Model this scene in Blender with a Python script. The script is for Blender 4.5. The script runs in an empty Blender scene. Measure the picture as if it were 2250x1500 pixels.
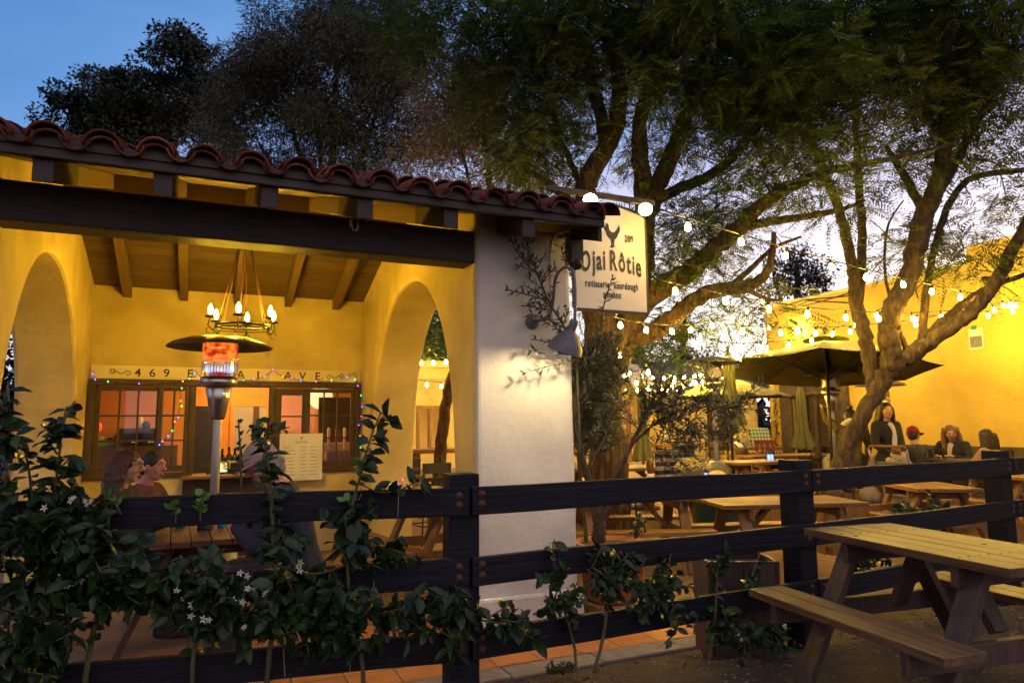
import bpy, bmesh, math, random
import numpy as np
from mathutils import Vector, Matrix, Euler
rnd = random.Random(7)
NR = np.random.default_rng(11)
C = bpy.context.scene.collection
scene = bpy.context.scene
R = math.radians
# ------------------------------------------------------------------ camera frame (24 mm, slightly raised view)
FP, PIT, YAW, ROL, EYE = 1518., R(6.857), R(23.94), R(-.448), 1.55
def _frame():
    fwd = np.array([math.sin(YAW)*math.cos(PIT), math.cos(YAW)*math.cos(PIT), math.sin(PIT)])
    right = np.array([math.cos(YAW), -math.sin(YAW), 0.]); up = np.cross(right, fwd)
    c, s = math.cos(ROL), math.sin(ROL)
    return np.array([c*right+s*up, -s*right+c*up, fwd])
CM = _frame(); CAM = np.array([0, 0, EYE])
def ray(x, y): return CM.T @ np.array([(x-1125)/FP, (750-y)/FP, 1.])
def atD(x, y, D): return CAM + ray(x, y)*D
def atZ(x, y, z): d = ray(x, y); return CAM + d*((z-EYE)/d[2])
def atY(x, y, Y): d = ray(x, y); return CAM + d*(Y/d[1])
def atX(x, y, X): d = ray(x, y); return CAM + d*(X/d[0])
def gnd(x, y):      # patio level: climbs gently at the back right, dirt rises a little in front of the fence
    s = min(1, max(0, (0.41*x+0.91*y-7.6)/3.2)); s = s*s*(3-2*s)
    f = min(1, max(0, (4.1-y)/.9)); f = f*f*(3-2*f)
    sx = min(1, max(0, (x-1.8)/1.2))
    return .22*s*sx + .17*f
# ------------------------------------------------------------------ object helpers
def link(o, parent=None):
    C.objects.link(o)
    if parent is not None: o.parent = parent
    return o
def tag(o, label=None, cat=None, group=None, kind=None):
    for k, v in (('label', label), ('category', cat), ('group', group), ('kind', kind)):
        if v: o[k] = v
    return o
def thing(name, label, cat, loc=(0, 0, 0), rz=0., group=None, rot=None):
    o = bpy.data.objects.new(name, None); C.objects.link(o)
    o.empty_display_size = .1
    o.location = loc; o.rotation_euler = rot if rot else (0, 0, rz)
    return tag(o, label, cat, group)
def copy_tree(o, parent=None):
    c = o.copy(); C.objects.link(c)
    if parent is not None: c.parent = parent
    for ch in list(o.children): copy_tree(ch, c)
    return c
class MB:
    """collects shapes, builds ONE mesh object"""
    def __init__(s): s.v = []; s.f = []; s.m = []; s.sm = []
    def add(s, vs, fs, mi=0, smooth=False):
        o = len(s.v); s.v.extend([tuple(map(float, p)) for p in vs])
        for f in fs: s.f.append(tuple(i+o for i in f)); s.m.append(mi); s.sm.append(smooth)
        return s
    def box(s, c, size, rot=None, mi=0):
        hx, hy, hz = size[0]/2, size[1]/2, size[2]/2
        vs = [Vector((x, y, z)) for x in (-hx, hx) for y in (-hy, hy) for z in (-hz, hz)]
        if rot is not None:
            M = rot if isinstance(rot, Matrix) else Euler(rot).to_matrix()
            vs = [M @ v for v in vs]
        c = Vector(c); vs = [v+c for v in vs]
        return s.add(vs, [(0, 1, 3, 2), (4, 6, 7, 5), (0, 4, 5, 1), (2, 3, 7, 6), (0, 2, 6, 4), (1, 5, 7, 3)], mi)
    def b(s, x0, x1, y0, y1, z0, z1, mi=0):
        return s.box(((x0+x1)/2, (y0+y1)/2, (z0+z1)/2), (abs(x1-x0), abs(y1-y0), abs(z1-z0)), None, mi)
    def bar(s, a, b, w, t, up=(0, 0, 1), mi=0):   # rectangular bar from a to b
        a, b = Vector(a), Vector(b); d = (b-a); L = d.length; d.normalize(); up = Vector(up)
        x = d.cross(up)
        if x.length < 1e-4: x = d.cross(Vector((1, 0, 0)))
        x.normalize(); u = x.cross(d)
        M = Matrix((x, d, u)).transposed()
        return s.box((a+b)/2, (w, L, t), M, mi)
    def tube(s, pts, rad, n=8, mi=0, cap=True, smooth=True, wob=0.):
        pts = [Vector(p) for p in pts]
        if not hasattr(rad, '__len__'): rad = [rad]*len(pts)
        vs, fs = [], []; ref = None
        for i, p in enumerate(pts):
            d = (pts[min(i+1, len(pts)-1)]-pts[max(i-1, 0)])
            if d.length < 1e-9: d = Vector((0, 0, 1))
            d.normalize()
            if ref is None: ref = Vector((1, 0, 0)) if abs(d.x) < .8 else Vector((0, 1, 0))
            x = (ref - d*ref.dot(d))
            if x.length < 1e-5: x = d.orthogonal()
            x.normalize(); ref = x; y = d.cross(x)
            for k in range(n):
                a = 2*math.pi*k/n; r = rad[i]*(1+wob*(rnd.random()-.5))
                vs.append(p + x*math.cos(a)*r + y*math.sin(a)*r)
        for i in range(len(pts)-1):
            for k in range(n):
                k2 = (k+1) % n
                fs.append((i*n+k, i*n+k2, (i+1)*n+k2, (i+1)*n+k))
        s.add(vs, fs, mi, smooth)
        if cap:
            o = len(s.v)-len(vs)
            s.f.append(tuple(o+k for k in range(n))[::-1]); s.m.append(mi); s.sm.append(False)
            s.f.append(tuple(o+(len(pts)-1)*n+k for k in range(n))); s.m.append(mi); s.sm.append(False)
        return s
    def lathe(s, prof, n=24, c=(0, 0, 0), mi=0, M=None, smooth=True, a0=0, a1=2*math.pi):
        full = abs(a1-a0-2*math.pi) < 1e-6; cols = n if full else n+1
        vs = []; c = Vector(c)
        for r, z in prof:
            for k in range(cols):
                a = a0+(a1-a0)*k/n; v = Vector((r*math.cos(a), r*math.sin(a), z))
                if M is not None: v = M @ v
                vs.append(v+c)
        fs = []
        for i in range(len(prof)-1):
            for k in range(n):
                k2 = (k+1) % cols
                fs.append((i*cols+k, i*cols+k2, (i+1)*cols+k2, (i+1)*cols+k))
        return s.add(vs, fs, mi, smooth)
    def ell(s, c, r, n=12, m=8, mi=0, M=None, smooth=True):
        if not hasattr(r, '__len__'): r = (r, r, r)
        vs = []; c = Vector(c)
        for i in range(m+1):
            t = math.pi*i/m
            for k in range(n):
                a = 2*math.pi*k/n
                v = Vector((r[0]*math.sin(t)*math.cos(a), r[1]*math.sin(t)*math.sin(a), r[2]*math.cos(t)))
                if M is not None: v = M @ v
                vs.append(v+c)
        fs = []
        for i in range(m):
            for k in range(n):
                k2 = (k+1) % n
                if i == 0: fs.append((k, n+k, n+k2))
                elif i == m-1: fs.append((i*n+k, (i+1)*n+k, i*n+k2))
                else: fs.append((i*n+k, (i+1)*n+k, (i+1)*n+k2, i*n+k2))
        return s.add(vs, fs, mi, smooth)
    def prism(s, poly, ax, h0, h1, mi=0, smooth=False):   # poly in plane; ax 'x','y','z' extrusion axis
        def P(u, v, h): return {'x': (h, u, v), 'y': (u, h, v), 'z': (u, v, h)}[ax]
        n = len(poly); vs = [P(u, v, h0) for u, v in poly]+[P(u, v, h1) for u, v in poly]
        fs = [tuple(range(n)), tuple(range(2*n-1, n-1, -1))]+[(i, i+n, (i+1) % n+n, (i+1) % n) for i in range(n)]
        return s.add(vs, fs, mi, smooth)
    def cone(s, a, b, ra, rb, n=10, mi=0): return s.tube([a, b], [ra, rb], n, mi)
    def build(s, name, mats, parent=None, bevel=0, fixn=True, loc=None, rz=None):
        me = bpy.data.meshes.new(name)
        me.from_pydata(s.v, [], s.f)
        if not isinstance(mats, (list, tuple)): mats = [mats]
        for m in mats: me.materials.append(m)
        me.polygons.foreach_set('material_index', s.m); me.polygons.foreach_set('use_smooth', s.sm)
        if fixn:
            bm = bmesh.new(); bm.from_mesh(me); bmesh.ops.recalc_face_normals(bm, faces=bm.faces); bm.to_mesh(me); bm.free()
        me.update()
        o = bpy.data.objects.new(name, me); link(o, parent)
        if loc is not None: o.location = loc
        if rz is not None: o.rotation_euler = (0, 0, rz)
        if bevel:
            md = o.modifiers.new('edge', 'BEVEL'); md.width = bevel; md.segments = 2; md.limit_method = 'ANGLE'; md.angle_limit = R(50)
        return o
# ------------------------------------------------------------------ materials
MATS = {}
def nd(nt, t, **kw):
    n = nt.nodes.new(t)
    for k, v in kw.items(): setattr(n, k, v)
    return n
def mat(name, a, b=None, rough=.7, scale=4., stretch=(1, 1, 1), bump=0., bscale=None, metal=0., island=0., detail=6., c=None, spec=.5,
        emit=None, es=0., dist=0., contrast=(.3, .7), coords='Object', trans=0., big=0., bdist=.01):
    if name in MATS: return MATS[name]
    m = bpy.data.materials.new(name); m.use_nodes = True; nt = m.node_tree; L = nt.links
    bs = nt.nodes['Principled BSDF']
    bs.inputs['Roughness'].default_value = rough; bs.inputs['Metallic'].default_value = metal
    bs.inputs['Specular IOR Level'].default_value = spec
    tc = nd(nt, 'ShaderNodeTexCoord'); mp = nd(nt, 'ShaderNodeMapping'); mp.inputs['Scale'].default_value = stretch
    L.new(tc.outputs[coords], mp.inputs['Vector'])
    vec = mp.outputs['Vector']
    if island:
        ge = nd(nt, 'ShaderNodeNewGeometry'); ad = nd(nt, 'ShaderNodeVectorMath', operation='MULTIPLY_ADD')
        ad.inputs[1].default_value = (1, 1, 1); L.new(vec, ad.inputs[0])
        sc = nd(nt, 'ShaderNodeVectorMath', operation='SCALE'); sc.inputs[0].default_value = (17, 31, 23)
        L.new(ge.outputs['Random Per Island'], sc.inputs['Scale']); L.new(sc.outputs[0], ad.inputs[2]); vec = ad.outputs[0]
    nz = nd(nt, 'ShaderNodeTexNoise'); nz.inputs['Scale'].default_value = scale; nz.inputs['Detail'].default_value = detail
    nz.inputs['Roughness'].default_value = .6; nz.inputs['Distortion'].default_value = dist
    L.new(vec, nz.inputs['Vector'])
    rp = nd(nt, 'ShaderNodeValToRGB'); b = b or a
    rp.color_ramp.elements[0].position = contrast[0]; rp.color_ramp.elements[0].color = (*a, 1)
    rp.color_ramp.elements[1].position = contrast[1]; rp.color_ramp.elements[1].color = (*b, 1)
    if c: e = rp.color_ramp.elements.new((contrast[0]+contrast[1])/2); e.color = (*c, 1)
    L.new(nz.outputs['Fac'], rp.inputs['Fac'])
    col = rp.outputs['Color']
    if big:   # large soft stains
        n2 = nd(nt, 'ShaderNodeTexNoise'); n2.inputs['Scale'].default_value = 1.1; n2.inputs['Detail'].default_value = 5
        L.new(tc.outputs[coords], n2.inputs['Vector'])
        mr = nd(nt, 'ShaderNodeMapRange'); mr.inputs[1].default_value = .3; mr.inputs[2].default_value = .7
        mr.inputs[3].default_value = 1-big; mr.inputs[4].default_value = 1.05
        L.new(n2.outputs['Fac'], mr.inputs[0])
        mx = nd(nt, 'ShaderNodeVectorMath', operation='SCALE'); L.new(col, mx.inputs[0]); L.new(mr.outputs[0], mx.inputs['Scale']); col = mx.outputs[0]
    if island:
        mr = nd(nt, 'ShaderNodeMapRange'); mr.inputs[3].default_value = 1-island; mr.inputs[4].default_value = 1+island
        L.new(ge.outputs['Random Per Island'], mr.inputs[0])
        mx = nd(nt, 'ShaderNodeVectorMath', operation='SCALE'); L.new(col, mx.inputs[0]); L.new(mr.outputs[0], mx.inputs['Scale']); col = mx.outputs[0]
    L.new(col, bs.inputs['Base Color'])
    if bump:
        bp = nd(nt, 'ShaderNodeBump'); bp.inputs['Strength'].default_value = bump; bp.inputs['Distance'].default_value = bdist
        if bscale:
            n3 = nd(nt, 'ShaderNodeTexNoise'); n3.inputs['Scale'].default_value = bscale; n3.inputs['Detail'].default_value = 8; n3.inputs['Roughness'].default_value = .62
            L.new(vec, n3.inputs['Vector']); L.new(n3.outputs['Fac'], bp.inputs['Height'])
        else: L.new(nz.outputs['Fac'], bp.inputs['Height'])
        L.new(bp.outputs['Normal'], bs.inputs['Normal'])
    if emit:
        bs.inputs['Emission Color'].default_value = (*emit, 1); bs.inputs['Emission Strength'].default_value = es
    if trans: bs.inputs['Transmission Weight'].default_value = trans
    MATS[name] = m; return m
def glow(name, col, s):
    m = bpy.data.materials.new(name); m.use_nodes = True; nt = m.node_tree
    bs = nt.nodes['Principled BSDF']; bs.inputs['Base Color'].default_value = (*[min(1, c) for c in col], 1)
    nz = nd(nt, 'ShaderNodeTexNoise'); nz.inputs['Scale'].default_value = 3
    mr = nd(nt, 'ShaderNodeMapRange'); mr.inputs[3].default_value = s*.85; mr.inputs[4].default_value = s*1.15
    nt.links.new(nz.outputs['Fac'], mr.inputs[0]); nt.links.new(mr.outputs[0], bs.inputs['Emission Strength'])
    bs.inputs['Emission Color'].default_value = (*col, 1); bs.inputs['Roughness'].default_value = .3
    return m
def leafmat(name, dark, light, rough=.5, trans=.25, spec=.35, back=None):
    m = bpy.data.materials.new(name); m.use_nodes = True; nt = m.node_tree; L = nt.links
    bs = nt.nodes['Principled BSDF']; at = nd(nt, 'ShaderNodeAttribute', attribute_name='tint')
    rp = nd(nt, 'ShaderNodeValToRGB')
    rp.color_ramp.elements[0].color = (*dark, 1); rp.color_ramp.elements[1].color = (*light, 1)
    L.new(at.outputs['Fac'], rp.inputs['Fac'])
    tc = nd(nt, 'ShaderNodeTexCoord'); nz = nd(nt, 'ShaderNodeTexNoise'); nz.inputs['Scale'].default_value = 30
    L.new(tc.outputs['Object'], nz.inputs['Vector'])
    mr = nd(nt, 'ShaderNodeMapRange'); mr.inputs[3].default_value = .75; mr.inputs[4].default_value = 1.25
    L.new(nz.outputs['Fac'], mr.inputs[0])
    mx = nd(nt, 'ShaderNodeVectorMath', operation='SCALE'); L.new(rp.outputs['Color'], mx.inputs[0]); L.new(mr.outputs[0], mx.inputs['Scale'])
    L.new(mx.outputs[0], bs.inputs['Base Color'])
    bs.inputs['Roughness'].default_value = rough; bs.inputs['Specular IOR Level'].default_value = spec
    tl = nd(nt, 'ShaderNodeBsdfTranslucent'); L.new(mx.outputs[0], tl.inputs['Color'])
    ms = nd(nt, 'ShaderNodeMixShader'); ms.inputs[0].default_value = trans
    L.new(bs.outputs[0], ms.inputs[1]); L.new(tl.outputs[0], ms.inputs[2])
    L.new(ms.outputs[0], nt.nodes['Material Output'].inputs['Surface'])
    return m
def glassmat(name, tint=(1, 1, 1), gl=.12):
    m = bpy.data.materials.new(name); m.use_nodes = True; nt = m.node_tree; L = nt.links
    nt.nodes.remove(nt.nodes['Principled BSDF'])
    tr = nd(nt, 'ShaderNodeBsdfTransparent'); tr.inputs[0].default_value = (*tint, 1)
    gs = nd(nt, 'ShaderNodeBsdfGlossy'); gs.inputs['Roughness'].default_value = .03
    fr = nd(nt, 'ShaderNodeLayerWeight'); fr.inputs[0].default_value = .2
    mt = nd(nt, 'ShaderNodeMath', operation='MULTIPLY_ADD'); mt.inputs[1].default_value = .5; mt.inputs[2].default_value = gl*.4
    L.new(fr.outputs['Fresnel'], mt.inputs[0])
    ms = nd(nt, 'ShaderNodeMixShader'); L.new(mt.outputs[0], ms.inputs[0])
    L.new(tr.outputs[0], ms.inputs[1]); L.new(gs.outputs[0], ms.inputs[2]); L.new(ms.outputs[0], nt.nodes['Material Output'].inputs['Surface'])
    return m
def tilemat():
    m = bpy.data.materials.new('terracotta paving'); m.use_nodes = True; nt = m.node_tree; L = nt.links
    bs = nt.nodes['Principled BSDF']; tc = nd(nt, 'ShaderNodeTexCoord'); br = nd(nt, 'ShaderNodeTexBrick')
    mp = nd(nt, 'ShaderNodeMapping'); mp.inputs['Rotation'].default_value = (0, 0, R(0)); mp.inputs['Location'].default_value = (.07, .11, 0)
    L.new(tc.outputs['Object'], mp.inputs['Vector']); L.new(mp.outputs[0], br.inputs['Vector'])
    br.offset = 0.; br.inputs['Scale'].default_value = 1; br.inputs['Brick Width'].default_value = .31; br.inputs['Row Height'].default_value = .31
    br.inputs['Mortar Size'].default_value = .006; br.inputs['Color1'].default_value = (.55, .20, .045, 1); br.inputs['Color2'].default_value = (.42, .14, .035, 1)
    br.inputs['Mortar'].default_value = (.11, .07, .05, 1)
    nz = nd(nt, 'ShaderNodeTexNoise'); nz.inputs['Scale'].default_value = 6; nz.inputs['Detail'].default_value = 7; L.new(tc.outputs['Object'], nz.inputs['Vector'])
    mr = nd(nt, 'ShaderNodeMapRange'); mr.inputs[3].default_value = .55; mr.inputs[4].default_value = 1.35; L.new(nz.outputs['Fac'], mr.inputs[0])
    mx = nd(nt, 'ShaderNodeVectorMath', operation='SCALE'); L.new(br.outputs['Color'], mx.inputs[0]); L.new(mr.outputs[0], mx.inputs['Scale']); L.new(mx.outputs[0], bs.inputs['Base Color'])
    bs.inputs['Roughness'].default_value = .6
    bp = nd(nt, 'ShaderNodeBump'); bp.inputs['Strength'].default_value = .4; bp.inputs['Distance'].default_value = .01
    L.new(nz.outputs['Fac'], bp.inputs['Height']); L.new(bp.outputs[0], bs.inputs['Normal'])
    return m
def shinglemat(name, c1, c2, mo, w, h, rotx=0):
    m = bpy.data.materials.new(name); m.use_nodes = True; nt = m.node_tree; L = nt.links
    bs = nt.nodes['Principled BSDF']; tc = nd(nt, 'ShaderNodeTexCoord'); br = nd(nt, 'ShaderNodeTexBrick')
    mp = nd(nt, 'ShaderNodeMapping'); mp.inputs['Rotation'].default_value = (rotx, 0, 0)
    L.new(tc.outputs['Object'], mp.inputs['Vector']); L.new(mp.outputs[0], br.inputs['Vector'])
    br.inputs['Scale'].default_value = 1; br.inputs['Brick Width'].default_value = w; br.inputs['Row Height'].default_value = h
    br.inputs['Mortar Size'].default_value = .008; br.inputs['Color1'].default_value = (*c1, 1); br.inputs['Color2'].default_value = (*c2, 1); br.inputs['Mortar'].default_value = (*mo, 1)
    nz = nd(nt, 'ShaderNodeTexNoise'); nz.inputs['Scale'].default_value = 3; nz.inputs['Detail'].default_value = 7; L.new(tc.outputs['Object'], nz.inputs['Vector'])
    mr = nd(nt, 'ShaderNodeMapRange'); mr.inputs[3].default_value = .7; mr.inputs[4].default_value = 1.25; L.new(nz.outputs['Fac'], mr.inputs[0])
    mx = nd(nt, 'ShaderNodeVectorMath', operation='SCALE'); L.new(br.outputs['Color'], mx.inputs[0]); L.new(mr.outputs[0], mx.inputs['Scale']); L.new(mx.outputs[0], bs.inputs['Base Color'])
    bs.inputs['Roughness'].default_value = .85
    bp = nd(nt, 'ShaderNodeBump'); bp.inputs['Strength'].default_value = .5; bp.inputs['Distance'].default_value = .02
    L.new(br.outputs['Fac'], bp.inputs['Height']); bp.invert = True; L.new(bp.outputs[0], bs.inputs['Normal'])
    return m
def plaidmat(name, ca, cb, sc):
    m = bpy.data.materials.new(name); m.use_nodes = True; nt = m.node_tree; L = nt.links
    bs = nt.nodes['Principled BSDF']; tc = nd(nt, 'ShaderNodeTexCoord')
    s = None
    sep = nd(nt, 'ShaderNodeSeparateXYZ'); L.new(tc.outputs['Object'], sep.inputs[0]); outs = []
    for ax in ('X', 'Z'):
        mu = nd(nt, 'ShaderNodeMath', operation='MULTIPLY'); mu.inputs[1].default_value = sc; L.new(sep.outputs[ax], mu.inputs[0])
        fr = nd(nt, 'ShaderNodeMath', operation='FRACT'); L.new(mu.outputs[0], fr.inputs[0])
        gt = nd(nt, 'ShaderNodeMath', operation='GREATER_THAN'); gt.inputs[1].default_value = .55; L.new(fr.outputs[0], gt.inputs[0]); outs.append(gt)
    ad = nd(nt, 'ShaderNodeMath', operation='ADD'); L.new(outs[0].outputs[0], ad.inputs[0]); L.new(outs[1].outputs[0], ad.inputs[1])
    hf = nd(nt, 'ShaderNodeMath', operation='MULTIPLY'); hf.inputs[1].default_value = .5; L.new(ad.outputs[0], hf.inputs[0])
    mx = nd(nt, 'ShaderNodeMix', data_type='RGBA'); L.new(hf.outputs[0], mx.inputs[0]); mx.inputs[6].default_value = (*ca, 1); mx.inputs[7].default_value = (*cb, 1)
    L.new(mx.outputs[2], bs.inputs['Base Color']); bs.inputs['Roughness'].default_value = .9
    return m
stucco_w = mat('white stucco', (.74, .68, .60), (.82, .76, .69), .9, 2.5, bump=.6, bscale=17, big=.30, bdist=.012)
stucco_y = mat('cream yellow stucco', (.66, .52, .22), (.75, .60, .28), .9, 2.2, bump=.6, bscale=15, big=.36, bdist=.014)
stucco_b = mat('yellow building stucco', (.62, .43, .075), (.71, .52, .11), .9, 1.6, bump=.6, bscale=14, big=.2, bdist=.02)
stucco_p = mat('pale trim paint', (.72, .60, .33), (.78, .67, .42), .85, 3, bump=.2, bscale=40)
darkwood = mat('dark stained timber', (.022, .013, .014), (.048, .030, .029), .62, 7, (.35, 6, 6), bump=.5, big=.3)
boards = mat('ceiling boards', (.10, .065, .035), (.155, .10, .055), .7, 5, (.5, 7, 7), bump=.3, island=.18)
rafterw = mat('rafter timber', (.13, .085, .045), (.18, .12, .065), .65, 5, (7, .5, 7), bump=.3)
rafterd = mat('rafter tail timber', (.022, .013, .013), (.042, .026, .023), .65, 5, (7, .5, 7), bump=.3)
fencew = mat('dark painted fence timber', (.0065, .0068, .0125), (.015, .0145, .025), .62, 5, (.5, 5, 9), bump=.7, big=.35, spec=.22)
roofclay = mat('clay roof tile', (.065, .018, .014), (.21, .062, .036), .9, 9, bump=.6, bscale=30, island=.45, big=.45, spec=.25)
oakm = mat('picnic table boards', (.17, .080, .026), (.36, .19, .065), .5, 3.5, (.7, 9, 9), bump=.3, island=.25, c=(.27, .135, .045), big=.45)
oakleg = mat('picnic table legs', (.19, .095, .036), (.33, .18, .075), .55, 3.5, (8, 8, .8), bump=.3, island=.18, big=.3)
greyoak = mat('weathered table boards', (.070, .032, .017), (.20, .098, .047), .5, 3.5, (.6, 10, 10), bump=.4, island=.2, c=(.13, .066, .031), big=.5)
greyleg = mat('weathered table legs', (.042, .024, .02), (.10, .06, .047), .6, 3.5, (9, 9, .8), bump=.4, island=.15, big=.3)
steel = mat('brushed stainless steel', (.45, .43, .40), (.60, .57, .53), .28, 4, (6, 6, .4), metal=1., bump=.05)
heatcap = mat('heater hood metal', (.13, .10, .075), (.22, .17, .12), .42, 3, metal=.85, big=.3)
blackm = mat('black iron', (.012, .011, .011), (.03, .027, .025), .5, 20, metal=.4, bump=.2)
rustm = mat('rusted bolt', (.05, .018, .010), (.11, .04, .02), .8, 40, bump=.4)
greym = mat('grey enamel', (.10, .095, .11), (.14, .135, .15), .45, 8, bump=.05, big=.2)
barkm = mat('tree bark', (.035, .020, .012), (.115, .068, .038), .9, 5, (4, 4, .7), bump=1., c=(.068, .04, .022), bdist=.09, contrast=(.4, .62))
barkp = mat('pale tree bark', (.036, .023, .015), (.095, .062, .037), .85, 6, (3, 3, 1.2), bump=1., c=(.06, .039, .024), bdist=.05, contrast=(.4, .62))
twigm = mat('green brown twig', (.05, .05, .025), (.10, .085, .045), .8, 12)
clay = mat('terracotta pot clay', (.36, .13, .05), (.46, .19, .085), .75, 6, bump=.15, big=.3)
soil = mat('potting soil', (.03, .018, .010), (.08, .05, .03), .95, 40, bump=1., bdist=.02)
canvas = mat('olive green canvas', (.11, .115, .045), (.15, .15, .06), .85, 20, bump=.2, big=.15)
brass = mat('bronze pole', (.04, .03, .022), (.07, .05, .035), .4, 10, metal=.6)
glass = glassmat('window glass')
clearg = glassmat('drinking glass', (.95, .97, 1), .3)
orangew = mat('orange interior plaster', (.62, .26, .06), (.70, .32, .085), .8, 2, bump=.1, big=.15)
whitep = mat('white paint', (.74, .72, .68), (.80, .78, .74), .5, 5, big=.1)
paper = mat('printed paper', (.72, .70, .64), (.80, .78, .73), .8, 6)
ink = mat('black ink', (.012, .012, .016), (.02, .02, .026), .6, 5)
# ------------------------------------------------------------------ camera, world, render settings
cd = bpy.data.cameras.new('camera'); cam = bpy.data.objects.new('camera', cd); C.objects.link(cam); scene.camera = cam
Mx = Matrix(((CM[0][0], CM[1][0], -CM[2][0], 0), (CM[0][1], CM[1][1], -CM[2][1], 0), (CM[0][2], CM[1][2], -CM[2][2], EYE), (0, 0, 0, 1)))
cam.matrix_world = Mx
cd.sensor_width = 36; cd.lens = FP*36/2250; cd.clip_start = .05; cd.clip_end = 2000
cd.dof.use_dof = True; cd.dof.focus_distance = 5.2; cd.dof.aperture_fstop = 2.8
scene.view_settings.view_transform = 'Standard'; scene.view_settings.look = 'None'; scene.view_settings.exposure = 0
cy = scene.cycles
cy.use_denoising = True; cy.denoiser = 'OPENIMAGEDENOISE'; cy.max_bounces = 6; cy.diffuse_bounces = 3; cy.glossy_bounces = 3
cy.transparent_max_bounces = 10; cy.transmission_bounces = 4; cy.sample_clamp_indirect = 4.; cy.caustics_reflective = False; cy.caustics_refractive = False
cy.use_light_tree = True
w = bpy.data.worlds.new('World'); scene.world = w; w.use_nodes = True
nt = w.node_tree; L = nt.links; bg = nt.nodes['Background']
SUN_EL, SUN_ROT = R(1.5), R(52)
sky = nd(nt, 'ShaderNodeTexSky', sky_type='NISHITA'); sky.sun_disc = False; sky.sun_elevation = SUN_EL; sky.sun_rotation = SUN_ROT; sky.ozone_density = 3.; sky.dust_density = 1.5
tc = nd(nt, 'ShaderNodeTexCoord'); sep = nd(nt, 'ShaderNodeSeparateXYZ'); L.new(tc.outputs['Generated'], sep.inputs[0])
dt = nd(nt, 'ShaderNodeVectorMath', operation='DOT_PRODUCT'); L.new(tc.outputs['Generated'], dt.inputs[0])
dt.inputs[1].default_value = (math.sin(SUN_ROT), math.cos(SUN_ROT), 0)
m1 = nd(nt, 'ShaderNodeMath', operation='MULTIPLY_ADD'); m1.inputs[1].default_value = 1.45; m1.inputs[2].default_value = .47; L.new(sep.outputs['Z'], m1.inputs[0])
m2 = nd(nt, 'ShaderNodeMath', operation='MULTIPLY_ADD'); m2.inputs[1].default_value = -.60; L.new(dt.outputs['Value'], m2.inputs[0]); L.new(m1.outputs[0], m2.inputs[2])
nz = nd(nt, 'ShaderNodeTexNoise'); nz.inputs['Scale'].default_value = 2.6; nz.inputs['Detail'].default_value = 5; nz.inputs['Distortion'].default_value = .6
mp = nd(nt, 'ShaderNodeMapping'); mp.inputs['Scale'].default_value = (1, 1, 2.2); mp.inputs['Location'].default_value = (.35, .1, .2); L.new(tc.outputs['Generated'], mp.inputs['Vector']); L.new(mp.outputs[0], nz.inputs['Vector'])
m3 = nd(nt, 'ShaderNodeMath', operation='MULTIPLY_ADD'); m3.inputs[1].default_value = -.5; L.new(nz.outputs['Fac'], m3.inputs[0])
m4 = nd(nt, 'ShaderNodeMath', operation='ADD'); m4.inputs[1].default_value = .25; L.new(m2.outputs[0], m4.inputs[0]); L.new(m4.outputs[0], m3.inputs[2])
rp = nd(nt, 'ShaderNodeValToRGB'); cr = rp.color_ramp
cr.elements[0].position = 0.; cr.elements[0].color = (1.7, 1.55, 1.55, 1)
cr.elements[1].position = 1.; cr.elements[1].color = (.075, .23, .57, 1)
for p, c in ((.22, (1.05, .98, 1.12)), (.40, (.60, .61, .86)), (.58, (.27, .38, .72)), (.80, (.14, .31, .66))):
    e = cr.elements.new(p); e.color = (*c, 1)
L.new(m3.outputs[0], rp.inputs['Fac'])
# the half of the sky behind the viewer: dim mauve dusk
mr = nd(nt, 'ShaderNodeMapRange'); mr.inputs[1].default_value = .15; mr.inputs[2].default_value = -.45; mr.inputs[3].default_value = 0; mr.inputs[4].default_value = 1
dt2 = nd(nt, 'ShaderNodeVectorMath', operation='DOT_PRODUCT'); L.new(tc.outputs['Generated'], dt2.inputs[0]); dt2.inputs[1].default_value = (.3, .95, 0); L.new(dt2.outputs['Value'], mr.inputs[0])
mx = nd(nt, 'ShaderNodeMix', data_type='RGBA'); L.new(mr.outputs[0], mx.inputs[0]); L.new(rp.outputs['Color'], mx.inputs[6]); mx.inputs[7].default_value = (.80, .65, .66, 1)
sc_ = nd(nt, 'ShaderNodeVectorMath', operation='SCALE'); sc_.inputs['Scale'].default_value = .10; L.new(sky.outputs[0], sc_.inputs[0])
ad = nd(nt, 'ShaderNodeVectorMath', operation='ADD'); L.new(sc_.outputs[0], ad.inputs[0]); L.new(mx.outputs[2], ad.inputs[1])
L.new(ad.outputs[0], bg.inputs['Color']); bg.inputs['Strength'].default_value = 1.
sl = bpy.data.lights.new('sun', 'SUN'); sl.energy = .06; sl.angle = R(12); sl.color = (1, .8, .7)
so = bpy.data.objects.new('sun', sl); C.objects.link(so)
so.rotation_euler = Vector((-math.sin(SUN_ROT)*math.cos(SUN_EL), -math.cos(SUN_ROT)*math.cos(SUN_EL), -math.sin(R(6)))).to_track_quat('-Z', 'Y').to_euler()
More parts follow.
